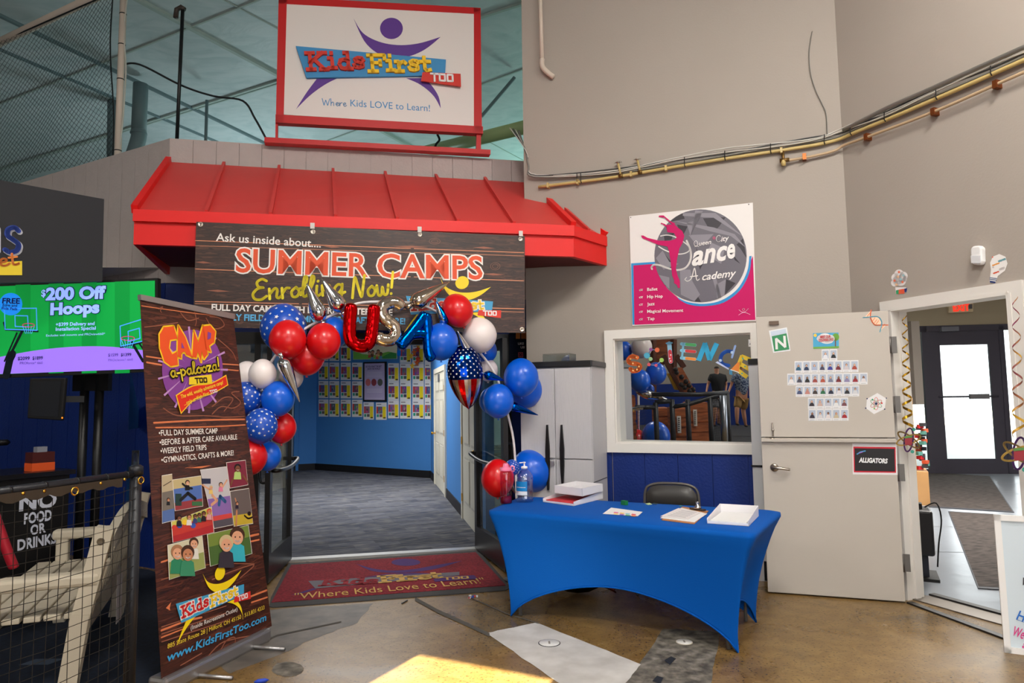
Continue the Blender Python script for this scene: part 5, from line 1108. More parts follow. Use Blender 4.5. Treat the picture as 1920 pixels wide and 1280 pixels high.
b = MB(); b.tube([D(216, 160, 13), D(214, 300, 13)], .13, M_steel, 16); b.build('steel_column', label='grey steel column just behind the cream net pole', cat='column')
b = MB(); b.tube([D(388, 188, 12.4), D(385, 290, 12.4)], .03, M_steel, 8); b.build('thin_post', label='thin pale post far behind, right of the black pole', cat='post')
b = MB(); b.tube(catmull([D(x, y, 7.8) for x, y in ((228, 122), (262, 121), (340, 160), (400, 180), (455, 189), (478, 222), (500, 262))], 6), .012, C_((24, 28, 30), .5), 8); b.build('hanging_cable', label='black cable sagging from the net pole across to the big sign', cat='cable')
b = MB(); b.tube(catmull([D(x, y, 7.7) for x, y in ((238, 0), (232, 60), (236, 130), (230, 230), (222, 285))], 6), .009, C_((190, 190, 180), .5), 6); b.build('pale_cord', label='pale cord hanging loosely beside the cream net pole', cat='cord')
b = MB(); b.tube([D(800, 284, 11), D(1010, 232, 9.5)], .10, mat('pale_green_pipe', (168, 186, 130), .4), 16); b.build('ceiling_pipe', label='pale green pipe slanting up behind the sign to the beige wall', cat='pipe')
b = MB(); b.beam(D(903, 218, 12), D(965, 145, 12), .05, .05, M_steel); b.build('roof_brace', label='thin diagonal roof brace right of the big sign', cat='brace')
b = MB(); b.tube(catmull([D(820, 252, 8.2), D(824, 262, 8.2), D(818, 270, 8.2), D(814, 280, 8.2)], 4), .014, C_((24, 28, 30), .5), 8); b.build('cable_end', label='short black cable end poking up below the right corner of the sign', cat='cable')
# ================================================================ TABLE AND WHAT STANDS ON IT
TT = .745
top4 = [Vector((-.205, 5.30, TT)), Vector((1.44, 4.25, TT)), Vector((1.95, 5.11, TT)), Vector((.06, 6.06, TT))]
foot4 = [V2(G(958, 1155)), V2(G(1384, 1224)), V2(G(1418, 1167)), V2(G(1418, 1167))-V2(G(1384, 1224))+V2(G(958, 1155))]
tc_ = sum(top4, Vector())/4
M_cloth = mat('blue_stretch_cloth', (0, 84, 174), .7, spec=.12, bump=(160, .08))
tb = thing('trestle_table', 'table under a fitted royal blue stretch cover with arched sides', 'table', P3(tc_, 0).to_tuple())
NS = 24; per = []
for k in range(4):
    a, c, z = top4[k], top4[(k+1) % 4], top4[k-1]
    r = .075; da = (c-a).normalized(); dz = (z-a).normalized()
    for j in range(6):
        t = j/5; p = (a+dz*r).lerp(a, t).lerp(a.lerp(a+da*r, t), t); per.append((p, foot4[k].copy(), 0.0, k))
    for j in range(1, NS):
        t = j/NS; p = (a+da*r).lerp(c-da*r, t)
        bm = (.285 if k == 0 else .26 if k == 2 else .22); tt = t*t*(3-2*t)*.35+t*.65
        q = foot4[k].lerp(foot4[(k+1) % 4], tt); inw = (P3(tc_, 0)-q).normalized()*(.05*math.sin(math.pi*t))
        per.append((p, q+inw, bm*math.sin(math.pi*t)**.72, k))
n = len(per); rings = []
def ring(f): rings.append([f(*q) for q in per])
ring(lambda p, q, b_, k: p.lerp(tc_, .5)+Zv*.004); ring(lambda p, q, b_, k: p.lerp(tc_, .04)+Zv*.004); ring(lambda p, q, b_, k: p+(p-tc_).normalized()*.004-Zv*.004); ring(lambda p, q, b_, k: p+(p-tc_).normalized()*.006-Zv*.03)
for l in (.1, .2, .32, .45, .58, .7, .82, .91, .97, 1.0):
    def f(p, q, b_, k, l=l):
        h = 1-(1-l)**2.0; z = (TT-.03)*(1-l)+b_*l; xy = V2(p).lerp(V2(q), h)
        return Vector((xy.x, xy.y, max(z, .004)))
    ring(f)
b = MB(); vs = [tc_+Zv*.004]+[v for r_ in rings for v in r_]; fs = [(0, 1+j, 1+(j+1) % n) for j in range(n)]
for i in range(len(rings)-1):
    for j in range(n): fs.append((1+i*n+j, 1+(i+1)*n+j, 1+(i+1)*n+(j+1) % n, 1+i*n+(j+1) % n))
b.add(vs, fs, M_cloth, True); o = b.build('stretch_cover', tb)
md = o.modifiers.new('hem', 'SOLIDIFY'); md.thickness = .004; md.offset = -1
b = MB(); ring_ = rings[-1]; b.tube(ring_, .006, M_cloth, 6, closed=True); b.build('hem', tb)
b = MB(); vs = [p.lerp(tc_, .06)-Zv*.012 for p in top4]; b.add(vs+[v-Zv*.03 for v in vs], [(0, 1, 2, 3), (7, 6, 5, 4), (0, 4, 5, 1), (1, 5, 6, 2), (2, 6, 7, 3), (3, 7, 4, 0)], C_((160, 156, 150), .6)); b.build('table_board', tb)
for k in range(4):
    b = MB(); q = foot4[k]+(P3(tc_, 0)-foot4[k]).normalized()*.07; b.tube([q+Zv*.006, P3(V2(top4[k]).lerp(tc_, .24), TT-.04)], .013, mat('grey_tube', (130, 130, 132), .4, metal=.6), 8); b.build('leg', tb)
TZ = TT+.0055
def on(x, y): return G(x, y, TZ)
def flatpoly(b, px, m, z=0.0, t=.0012):
    q = [on(*p)+Zv*z for p in px]; a = sum(q[i].x*q[(i+1) % len(q)].y-q[(i+1) % len(q)].x*q[i].y for i in range(len(q)))
    if a < 0: q = q[::-1]
    k = len(q); b.add(q+[v+Zv*t for v in q], [tuple(range(k-1, -1, -1)), tuple(range(k, 2*k))]+[(i, (i+1) % k, k+(i+1) % k, k+i) for i in range(k)], m)
# drink bottle
p = on(949, 943); M_pk = mat('pink_plastic', (238, 130, 168), .3); M_pkc = glass_mat('pink_clear_plastic', (236, 176, 206), .1)
s_ = (p-CAMP).dot(_f)/FPX
bt = thing('drink_bottle', 'clear pink sports bottle with a little dark red drink left in it', 'bottle', p.to_tuple())
R_ = 11*s_; HT = 60*s_
b = MB(); b.lathe(p, Zv, [(R_*.9, 0), (R_, .006), (R_, HT*.3), (R_*.92, HT*.45), (R_, HT*.6), (R_, HT*.9), (R_*.85, HT)], M_pkc, 24); b.build('bottle_body', bt)
b = MB(); b.lathe(p+Zv*.003, Zv, [(R_*.86, 0), (R_*.93, .004), (R_*.93, HT*.2)], mat('dark_red_drink', (110, 14, 40), .15), 24); b.build('drink', bt)
b = MB(); b.lathe(p+Zv*HT, Zv, [(R_*1.0, 0), (R_*1.02, .004), (R_*1.0, .026), (R_*.5, .03), (R_*.42, .055), (R_*.3, .06)], M_pk, 24); b.build('screw_cap', bt)
b = MB(); c = p+Zv*(HT+.02)+_r*(R_*1.0); b.tube(catmull([c+Zv*.012-_r*.01, c+Zv*.016+_r*.014, c+_r*.022-Zv*.006, c+_r*.012-Zv*.024, c-_r*.005-Zv*.02], 5), .0055, M_pk, 8); b.build('carry_loop', bt)
b = MB(); b.tube([p+Zv*.03, p+Zv*(HT*.95)+_r*.012], .003, M_pk, 6); b.build('straw', bt)
# sanitizer
p = on(984, 940); s_ = (p-CAMP).dot(_f)/FPX; M_clr = glass_mat('clear_bottle_plastic', (248, 251, 253), .2, .05)
sz = thing('hand_sanitizer', 'large clear hand sanitizer pump bottle with a blue label', 'bottle', p.to_tuple())
R_ = 16.5*s_; H_ = 62*s_
b = MB(); b.lathe(p, Zv, [(R_*.92, 0), (R_, .008), (R_, H_*.15), (R_*.93, H_*.2), (R_*.99, H_*.26), (R_*.95, H_*.4), (R_*.95, H_*.6), (R_, H_*.66), (R_*.95, H_*.78), (R_*.6, H_*.92), (R_*.3, H_*.97), (R_*.3, H_)], M_clr, 28); b.build('bottle_body', sz)
b = MB(); b.lathe(p+Zv*.004, Zv, [(R_*.88, 0), (R_*.93, .006), (R_*.9, H_*.6), (R_*.88, H_*.72)], glass_mat('clear_gel', (244, 249, 253), .1, .1), 24); b.build('gel', sz)
b = MB(); N_ = 12
def arc(z0, z1, a0, a1, m):
    vs = []; 
    for i in range(N_+1):
        a = a0+(a1-a0)*i/N_; d = _r*math.cos(a)-Vector((_f.x, _f.y, 0))*math.sin(a); vs += [p+d*(R_*1.02)+Zv*z0, p+d*(R_*1.02)+Zv*z1]
    b.add(vs, [(2*i, 2*i+2, 2*i+3, 2*i+1) for i in range(N_)], m, True)
arc(H_*.34, H_*.62, R(75), R(165), C_((20, 130, 196), .4)); arc(H_*.22, H_*.335, R(75), R(165), C_((226, 230, 232), .4)); arc(H_*.44, H_*.46, R(85), R(150), WHITE) ; b.build('label_sticker', sz)
b = MB(); b.lathe(p+Zv*H_, Zv, [(R_*.36, -.004), (R_*.38, .012), (R_*.2, .016), (.006, .018), (.005, .04), (.012, .042), (.012, .05), (0, .052)], C_((238, 238, 238), .35), 18); b.beam(p+Zv*(H_+.047), p+Zv*(H_+.043)-_r*.04+_u*.0, .009, .008, C_((238, 238, 238), .35)); b.build('pump_head', sz)
# letter trays
M_tray = C_((236, 234, 236), .35)
def tray(A, Bp, Cp, h, name, label, z=0.0, low=True):
    A, Bp, Cp = on(*A), on(*Bp), on(*Cp); d1 = (Bp-A); d2 = (Cp-Bp); d2 = d2-d1.normalized()*d2.dot(d1.normalized())*.5
    P_ = [A, Bp, Bp+d2, A+d2]; c = sum(P_, Vector())/4; Zz = Zv*z
    t = thing(name, label, 'letter tray', (c+Zz).to_tuple(), 'white letter trays'); b = MB()
    b.add([p+Zz for p in P_]+[p+Zz+Zv*.004 for p in P_], [(3, 2, 1, 0), (4, 5, 6, 7), (0, 1, 5, 4), (1, 2, 6, 5), (2, 3, 7, 6), (3, 0, 4, 7)], M_tray); b.build('tray_base', t)
    def side(p, q, h0, h1, nm):
        b = MB(); i = (c-(p+q)/2).normalized()*.005; p += Zz; q += Zz
        b.add([p, q, q+Zv*h1, p+Zv*h0, p+i, q+i, q+i+Zv*h1, p+i+Zv*h0], [(0, 1, 2, 3), (7, 6, 5, 4), (3, 2, 6, 7), (0, 3, 7, 4), (1, 5, 6, 2)], M_tray); b.build(nm, t)
    lo = h*.25 if low else h
    side(P_[1].copy(), P_[2].copy(), h if not low else h*.5, h, 'side_wall'); side(P_[2].copy(), P_[3].copy(), h, h, 'back_wall'); side(P_[3].copy(), P_[0].copy(), h, h if not low else h*.5, 'side_wall'); side(P_[0].copy(), P_[1].copy(), lo, lo, 'front_lip')
    return t, P_, c
def sheet(name, label, P_, z, m, sh=.85, off=(0, 0), t=.003, group=None):
    c = sum(P_, Vector())/4; b = MB(); q = [c+(p-c)*sh+Vector((off[0], off[1], z)) for p in P_]; b.add(q+[p+Zv*t for p in q], [(3, 2, 1, 0), (4, 5, 6, 7), (0, 1, 5, 4), (1, 2, 6, 5), (2, 3, 7, 6), (3, 0, 4, 7)], m); return b.build(name, label=label, cat='paper', group=group)
_, P1, c1_ = tray((1018, 941), (1076, 948.5), (1117, 933), .062, 'letter_tray', 'lower white letter tray of the left stack, holding red paper')
sheet('red_papers', 'red paper in the lower letter tray behind the bottles', P1, .006, C_((206, 58, 66), .6), .9, t=.012)
_, P2, c2_ = tray((1040, 939), (1092, 946), (1118, 934), .062, 'letter_tray', 'upper white letter tray set back on top of the left stack', z=.064, low=False)
sheet('white_papers', 'white paper with a red line in the upper tray of the left stack', P2, .07, C_((228, 226, 228), .6), .85, t=.02)
_, P3_, c3_ = tray((1326, 981), (1404, 986.5), (1422, 967), .07, 'letter_tray', 'single white letter tray at the right end of the blue table', low=True)
sheet('printed_forms', 'stack of printed white forms in the right hand letter tray', P3_, .006, WHITE, .88, t=.012)
b = MB(); z_ = .001
flatpoly(b, [(1130, 963), (1146, 951.5), (1205, 959.5), (1196, 967.5)], WHITE)
for i, c in enumerate(((230, 90, 150), (250, 190, 60), (120, 200, 220), (220, 60, 90), (250, 220, 120), (150, 90, 190), (90, 180, 120), (240, 140, 60))):
    x0 = 1152+(i % 4)*11; y0 = 959.6+(i % 4)*1.2+(i//4)*2.6; flatpoly(b, [(x0, y0), (x0+8, y0+.9), (x0+6, y0+2.7), (x0-2, y0+1.8)], C_(c, .5), .0014, .0004)
b.build('colour_flyer', label='white flyer with a band of bright pictures near the table front', cat='flyer')
cb = thing('clipboard', 'brown clipboard with a silver clip under loose white forms', 'clipboard', on(1290, 968).to_tuple())
b = MB(); flatpoly(b, [(1240, 975), (1302, 982.5), (1329, 958), (1280, 950)], C_((176, 118, 72), .6), 0, .003); b.build('board', cb)
b = MB(); c = on(1308, 957)+Zv*.003; u_ = (on(1329, 958)-on(1280, 950)).normalized(); v_ = Vector((-u_.y, u_.x, 0)); M_chr = mat('chrome', (200, 200, 204), .12, metal=1)
b.box(c+Zv*.008, .13, .03, .012, C_((100, 92, 84), .3, metal=.8), (u_, v_, Zv)); b.build('clip_base', cb)
b = MB(); b.lathe(c+Zv*.014, Zv, [(.03, 0), (.026, .012), (.012, .022), (.01, .04), (.014, .046), (0, .05)], M_chr, 14); b.build('clip', cb)
b = MB(); flatpoly(b, [(1238, 972), (1302, 980), (1326, 964), (1278, 953)], WHITE, .0035, .002); flatpoly(b, [(1238, 969.5), (1290, 975), (1316, 962), (1272, 954)], C_((226, 222, 222), .6), .006, .0015)
for i in range(6): flatpoly(b, [(1252+i*5, 968.2-i*1.8), (1286+i*4, 972.2-i*1.9), (1286.6+i*4, 971.8-i*1.9), (1252.6+i*5, 967.8-i*1.8)], C_((150, 150, 156), .6), .0078, .0003)
b.build('loose_forms', label='fanned white forms lying over the brown clipboard', cat='paper')
b = MB(); c = on(1171, 946); b.box(c+Zv*.016, .05, .03, .032, C_((20, 120, 62), .6), (u_, v_, Zv)); b.build('green_block', label='small dark green sponge block near the back of the table', cat='block')
b = MB(); flatpoly(b, [(1209, 944), (1215, 946.5), (1223, 945.5), (1218, 942.5)], C_((186, 206, 150), .6)); b.build('sticky_note', label='pale green folded paper scrap in the middle of the table', cat='paper scrap')
b = MB(); flatpoly(b, [(1222, 944), (1231, 945.5), (1234, 944), (1226, 942.6)], C_((40, 62, 70), .6)); b.build('paper_scrap', label='dark blue paper scrap beside the pale green one on the table', cat='paper scrap')
b = MB(); flatpoly(b, [(1273, 948.6), (1279, 949.4), (1279, 947.6), (1275, 947)], C_((60, 140, 120), .6)); b.build('paper_scrap', label='tiny teal paper scrap at the back edge of the table before the chair', cat='paper scrap')
# folding chair behind the table
cx = D(1259, 940, 5.98); cx = V2(cx); cu_ = azd(112); cb_ = Vector((-cu_.y, cu_.x, 0)); ccf = -cb_ if cb_.y > 0 else cb_  # faces the hall
fc = thing('folding_chair', 'grey steel folding chair with a rounded back, behind the blue table', 'chair', (cx+ccf*.2).to_tuple())
M_fc = mat('grey_brown_enamel', (96, 92, 88), .35, metal=.4)
zt_c = Vp(1259, 906, cx, cx+cu_).z; wch = .225
fa = [cx+cu_*-wch+Zv*.50, cx+cu_*-wch+Zv*(zt_c-.09), cx+cu_*(-wch*.72)+Zv*(zt_c-.015), cx+Zv*zt_c, cx+cu_*(wch*.72)+Zv*(zt_c-.015), cx+cu_*wch+Zv*(zt_c-.09), cx+cu_*wch+Zv*.50]
b = MB(); b.tube(catmull(fa, 6), .012, M_fc, 10); b.build('back_frame', fc)
b = MB(); q = catmull([fa[1]+cu_*.01, fa[2]+cu_*.008-Zv*.01, fa[3]-Zv*.014, fa[4]-cu_*.008-Zv*.01, fa[5]-cu_*.01], 5); k = len(q)
lowr = [P3(v, zt_c-.24)+ccf*-.02 for v in q]; b.add(q+lowr, [(i, i+1, k+i+1, k+i) for i in range(k-1)], C_((62, 60, 58), .35), True); o = b.build('back_panel', fc); md = o.modifiers.new('t', 'SOLIDIFY'); md.thickness = .012
b = MB(); b.box(cx+ccf*.22+Zv*.44, .4, .4, .03, C_((62, 60, 58), .35), (cu_, ccf, Zv)); bevel(b.build('seat', fc), .012)
for s in (-1, 1):
    b = MB(); b.tube([cx+cu_*(s*wch)+Zv*.52, cx+cu_*(s*wch)+ccf*.42+Zv*.005], .011, M_fc, 8); b.build('leg', fc)
    b = MB(); b.tube([cx+cu_*(s*(wch-.03))+ccf*.36+Zv*.43, cx+cu_*(s*(wch-.03))+ccf*.0+Zv*.005], .011, M_fc, 8); b.build('leg', fc)
# foil balloon on the floor
p = G(1088, 1112); M_df = foil('dark_star_foil', (60, 62, 74), .2)
t = thing('fallen_foil_balloon', 'dark foil balloon with silver stars lying on the floor under the blue table', 'foil balloon', p.to_tuple())
b = MB(); ax = azd(98); b.lathe(p-ax*.2+Zv*.075, ax, [(.004, 0), (.04, .03), (.065, .1), (.072, .18), (.062, .27), (.03, .34), (.01, .37)], M_df, 18)
for i in range(26): a = random.uniform(.3, 2.8); s = random.uniform(.06, .3); d = (-Vector((ax.y, -ax.x, 0))*-1*math.cos(a)*1+Zv*math.sin(a)).normalized(); b.add(star(p-ax*(.2-s)+Zv*.075+d*.0745, d, ax, .012), [tuple(range(9, -1, -1))], C_((206, 206, 210), .3))
b.build('foil_skin', t); b = MB(); b.tube([p+ax*.17+Zv*.07, p+ax*.24+Zv*.05, p+ax*.29+Zv*.012], [.012, .016, .006], foil('red_brown_foil', (120, 60, 50), .2), 8); b.build('tail', t)
# small things on the floor
for i, (x, y, r_, lab) in enumerate(((1030, 1206, 20, 'round white floor cap with a dark rim set in the pale concrete patch'), (1283, 1204, 15, 'round cream floor cap set in the dark worn concrete patch'))):
    p = G(x, y); s_ = (p-CAMP).dot(_f)/FPX; t = thing('floor_cleanout_plate', lab, 'floor plate', p.to_tuple()); b = MB(); b.lathe(p, Zv, [(r_*s_*1.04, .002), (r_*s_*1.04, .0045), (r_*s_*.96, .005)], C_((40, 40, 42) if i == 0 else (190, 180, 160), .6), 28); b.build('rim', t)
    b = MB(); b.lathe(p, Zv, [(r_*s_*.97, .0045), (r_*s_*.95, .0062), (0, .0064)], C_((216, 214, 210), .5), 28); b.build('lid', t); b = MB(); b.box(p+Zv*.0068+Vector((.0, 0, 0)), .012, r_*s_*.7, .0008, C_((130, 124, 116), .6)); b.build('slot', t)
for q, lab in (([(1245, 1237), (1258, 1230), (1268, 1234), (1256, 1246)], 'black tape square on the dark patch, farther from the camera'), ([(1223, 1276), (1232, 1266), (1244, 1270), (1238, 1282)], 'black tape square on the dark patch at the bottom edge')):
    b = MB(); b.add([G(x, y, .0045) for x, y in q], [(3, 2, 1, 0)] if False else [(0, 3, 2, 1)], C_((38, 40, 44), .6)); b.build('tape_mark', label=lab, cat='tape')
b = MB(); p = G(883, 1120)
for k in range(7): q = p+Vector((random.uniform(-.05, .05), random.uniform(-.03, .03), .008)); b.box(q, .02, .014, .012, C_(((220, 220, 226), (200, 60, 60), (60, 90, 180))[k % 3], .4), (azd(k*40), azd(k*40+90), Zv))
b.build('balloon_scraps', label='pile of red, white and blue plastic scraps on the floor before the mat', cat='litter', kind='stuff')
b = MB(); p = G(758, 1128); b.beam(G(753, 1131, .006), G(764, 1125, .006), .008, .006, C_((40, 36, 34), .5)); b.build('black_stick', label='short dark stick on the floor before the entrance mat', cat='litter')
b = MB(); p = G(490, 1276, .012); b.lathe(p-azd(70)*.04, azd(70), [(.002, 0), (.012, .02), (.012, .06), (.002, .08)], C_((36, 70, 190), .4), 8); b.build('wrapper', label='crumpled blue wrapper on the floor at the bottom edge of the picture', cat='litter')
# ================================================================ RIGHT SIDE
# ---- storage cabinet
CF0, CF1 = V2(D(978, 920, 6.43)), V2(D(1113, 920, 6.16)); cd_ = (CF1-CF0).normalized(); cn_ = Vector((cd_.y, -cd_.x, 0)); CD = .46; CW = (CF1-CF0).length
cfm = Frame(CF0, cd_); CT = cfm.uv(1000, 690).y
sc_ = thing('storage_cabinet', 'tall light grey ribbed plastic cabinet with a black top against the beige wall', 'cabinet', (CF0.lerp(CF1, .5)-cn_*CD/2).to_tuple())
M_cab = mat('light_grey_plastic', (192, 190, 192), .5)
b = MB(); b.box(CF0.lerp(CF1, .5)-cn_*(CD/2+.012)+Zv*(CT/2), CW, CD-.02, CT, M_cab, (cd_, cn_, Zv)); b.box(cfm.P(CW, CT*.45, -CD/2), .006, CD-.03, .008, C_((90, 90, 92), .6), (cd_, cn_, Zv)); b.build('cabinet_body', sc_)
b = MB(); b.box(CF0.lerp(CF1, .5)-cn_*(CD/2-.004)+Zv*(CT+.028), CW+.03, CD+.02, .056, C_((30, 30, 32), .4), (cd_, cn_, Zv)); bevel(b.build('top_panel', sc_), .012)
zs_ = cfm.uv(1060, 860).y
for u0, u1, hs in ((.005, CW*.5-.004, 1), (CW*.5+.004, CW-.005, 0)):
    b = MB(); 
    for z0, z1 in ((.05, zs_-.006), (zs_+.006, CT-.01)):
        cfm.polyuv(b, [(u0, z0), (u1, z0), (u1, z1), (u0, z1)], M_cab, 0, .006); k = u0+.015
        while k < u1-.02: cfm.polyuv(b, [(k, z0+.012), (k+.006, z0+.012), (k+.006, z1-.012), (k, z1-.012)], M_cab, 5, .003); k += .0135
    dr = b.build('door', sc_)
    hb = MB(); uh = u1-.07 if hs else u0+.06; z0, z1 = (cfm.uv(1030, 918).y, cfm.uv(1030, 796).y) if hs else (cfm.uv(1052, 908).y, cfm.uv(1052, 796).y)
    cfm.polyuv(hb, [(uh-.006, z1), (uh+.006, z1), (uh+.02, (z0+z1)/2+.05), (uh+.018, (z0+z1)/2-.1), (uh+.008, z0), (uh-.008, z0), (uh-.018, (z0+z1)/2-.1), (uh-.02, (z0+z1)/2+.05)], C_((20, 20, 22), .35), 9, .022); hb.build('handle', dr)
b = MB(); c = cfm.W(1038, 862, .03); b.box(c-Zv*.03, .03, .014, .035, mat('steel_lock', (190, 190, 194), .3, metal=.8), (cd_, cn_, Zv)); b.tube(catmull([c+cd_*-.01, c+cd_*-.01+Zv*.02, c+Zv*.028, c+cd_*.01+Zv*.02, c+cd_*.01], 4), .003, MC['steel_lock'], 6); b.build('padlock', label='small steel padlock joining the two cabinet door handles', cat='padlock')
b = MB(); cfm.poly(b, [(1024, 684), (1056, 684), (1056, 680), (1024, 680)], C_((196, 198, 204), .5), 12); b.build('label_strip', sc_)
q = CF0+cd_*(CW*.47)-cn_*.2+Zv*(CT+.057); b = MB(); M_tub = glass_mat('clear_tub_plastic', (228, 232, 232), .14)
for dx, dy, sx, sy in ((0, -.1, .26, .003), (0, .1, .26, .003), (-.13, 0, .003, .2), (.13, 0, .003, .2)): b.box(q+cd_*dx+cn_*dy+Zv*.04, sx, sy, .075, M_tub, (cd_, cn_, Zv))
b.box(q+Zv*.003, .26, .2, .004, M_tub, (cd_, cn_, Zv)); b.build('clear_tub', label='clear plastic tub on top of the grey cabinet', cat='tub')
# ---- hanging decal panel right of the entrance
dfm = Frame(fx(-.06)+Fn*.06, Fd); zd = Zm(860, 640, 4)
t = thing('window_decal_panel', 'dark glossy panel with follow us icons between banner and blue balloons', 'sign', fr=dfm)
b = MB(); dfm.poly(b, [(955, 682), (989, 682), (987, 615), (955, 612)], mat('dark_gloss_panel', (24, 34, 52), .15), 0, .004); b.build('panel', t)
b = MB(); dfm.poly(b, [(967, 635), (975, 635), (975, 622), (967, 622)], C_((206, 128, 50), .5), 6); dfm.poly(b, [(977, 635), (987, 635), (986, 622), (977, 622)], C_((206, 128, 50), .5), 6); b.build('orange_cards', t)
tline(dfm, t, 'LIKE', (971, 646), (982, 646), 4, WHITE, 6, .02); tline(dfm, t, 'US!', (976, 653), (983.5, 653), 4, WHITE, 6, .02)
b = MB(); dfm.stroke(b, [(972, 661), (980, 661), (980, 669), (972, 669), (972, 661)], 1.1, C_((216, 90, 110), .5), 6, False); dfm.stroke(b, [(976+2*math.cos(k*.8), 665+2*math.sin(k*.8)) for k in range(9)], .8, C_((216, 90, 110), .5), 6); b.build('camera_icon', t)

# ---- dance sign
t = thing('dance_sign', 'square white and magenta dance academy sign with a leaping dancer, on the beige wall', 'sign', fr=Frame(wfr.P(1.4, 2.6, .004), Wd)); DF = Frame(wfr.P(1.4, 2.6, .004), Wd); zD = Zm(1180, 380, 5.5667)
MAG = C_((200, 0, 98), .7); SBL = C_((44, 142, 206), .45); SW = C_((232, 228, 226), .45)
b = MB(); DF.poly(b, [(1186, 610.5), (1418, 601.5), (1411.5, 380), (1180, 405.5)], SW, 0, .006); b.build('board', t)
DF.LAY = .0011; LB0_ = 7
b = MB(); DF.poly(b, zD((22, 634), (275, 618), (275, 700), (1250, 560), (1270, 556), (1288, 1000), (55, 1274), (38, 1276)), SBL, LB0_) if False else None
DF.poly(b, zD((20, 634), (270, 618), (300, 640), (60, 660), (58, 1272), (36, 1274)), SBL, LB0_)
DF.poly(b, [(p.x, p.y) for p in catmull([Vector((*q, 0)) for q in zD((1253, 560), (1230, 720), (1130, 900), (960, 1020), (770, 1056), (600, 1034), (500, 985))], 5)]+[(p.x, p.y) for p in catmull([Vector((*q, 0)) for q in zD((520, 1010), (620, 1062), (780, 1080), (980, 1045), (1150, 920), (1250, 740), (1276, 556))], 5)], SBL, LB0_+2); b.build('blue_trim', t)
b = MB(); DF.poly(b, zD((44, 656), (270, 640), (310, 760), (400, 900), (520, 1000), (640, 1060), (780, 1074), (960, 1046), (1130, 920), (1230, 760), (1272, 600), (1290, 556), (1316, 1222), (56, 1274)), MAG, LB0_+1); b.build('magenta_field', t)
b = MB(); GR = C_((106, 102, 112), .45); cc, rx_, ry_ = (745, 555), 481, 483
DF.disc(b, *zD(cc)[0], rx_/5.5667, ry_/5.5667, GR, LB0_+3, 56)
def clipc(pts): return [((x-cc[0])/max(1, math.hypot((x-cc[0])/rx_, (y-cc[1])/ry_)/.995)+cc[0], (y-cc[1])/max(1, math.hypot((x-cc[0])/rx_, (y-cc[1])/ry_)/.995)+cc[1]) for x, y in pts]
GD, GL_ = C_((52, 48, 56), .45), C_((138, 134, 144), .45)
for i, q in enumerate(([(770, 165), (1010, 150), (940, 250), (890, 300), (840, 290)], [(1200, 370), (1230, 580), (1160, 480), (1120, 440)], [(500, 230), (610, 250), (570, 330), (520, 290)], [(480, 130), (560, 110), (580, 170), (490, 190), (430, 200)], [(1010, 800), (1110, 840), (1000, 960)], [(640, 840), (750, 1045), (690, 1040)], [(340, 500), (440, 620), (440, 690), (390, 640)], [(700, 470), (770, 640), (740, 700), (710, 600)], [(360, 330), (470, 320), (440, 390), (370, 400)], [(1080, 540), (1160, 640), (1100, 600)])): DF.poly(b, zD(*clipc(q)), GD, LB0_+4)
for q in ([(560, 110), (900, 110), (1200, 330), (1180, 350), (880, 160), (560, 140)], [(600, 220), (700, 180), (770, 90), (690, 80), (640, 350)], [(470, 190), (880, 260), (1100, 330), (1220, 470), (1060, 350), (840, 300)], [(280, 580), (350, 500), (420, 620), (520, 640), (360, 700)], [(820, 500), (860, 420), (1000, 480), (960, 640), (860, 580)], [(530, 700), (640, 700), (660, 820), (740, 960), (680, 1030), (540, 960)], [(860, 760), (900, 760), (960, 980), (930, 1000)], [(900, 860), (1010, 800), (1000, 980), (920, 1010)], [(300, 760), (420, 780), (420, 900), (360, 860)], [(620, 340), (880, 330), (800, 420), (700, 440)]): DF.poly(b, zD(*clipc(q)), GL_, LB0_+5)
b.build('grey_globe', t)
b = MB(); SWH = C_((240, 236, 234), .45)
DF.stroke(b, zD((330, 350), (400, 340), (480, 360), (580, 420), (630, 470), (620, 510), (560, 535), (480, 535), (380, 500), (310, 460)), 2.2, SWH, LB0_+6); DF.stroke(b, zD((600, 400), (640, 500), (640, 600), (590, 680), (500, 705), (420, 690), (320, 655), (260, 650), (235, 675), (240, 695)), 3.6, SWH, LB0_+6); b.build('white_ribbon', t)
b = MB()
for q in ([(395, 235), (470, 225), (500, 255), (555, 300), (578, 350), (555, 430), (525, 480), (500, 600), (488, 700), (440, 690), (432, 600), (415, 500), (400, 460), (300, 440), (195, 395), (140, 372), (125, 345), (150, 345), (195, 370), (310, 398), (420, 400), (480, 385), (495, 365), (470, 320), (400, 310), (392, 270)], [(440, 680), (490, 690), (505, 760), (530, 820), (530, 890), (510, 892), (500, 860), (470, 840), (470, 810), (450, 760)], [(450, 230), (370, 160), (310, 150), (312, 138), (360, 136), (430, 195), (485, 222)], [(395, 258), (350, 228), (330, 222), (335, 212), (375, 226), (405, 250)]):
    DF.poly(b, zD(*q), MAG, LB0_+7)
b.build('dancer', t)
tline(DF, t, 'ueen', *zD((730, 452), (858, 432)), 8, SWH, LB0_+8, .012, .3); b = MB(); DF.glyphs(b, 'Q', *zD((676, 468), (730, 458)), 12, .7, SWH, LB0_+8, GS); DF.glyphs(b, 'C', *zD((905, 415), (965, 405)), 12, .7, SWH, LB0_+8, GS); b.build('lettering', t)
tline(DF, t, 'ity', *zD((962, 410), (1045, 392)), 9, SWH, LB0_+8, .012, .3)
b = MB(); DF.disc(b, *zD((886, 372))[0], 3, 3.4, C_((176, 90, 120), .5), LB0_+8, 8); b.build('flower_mark', t)
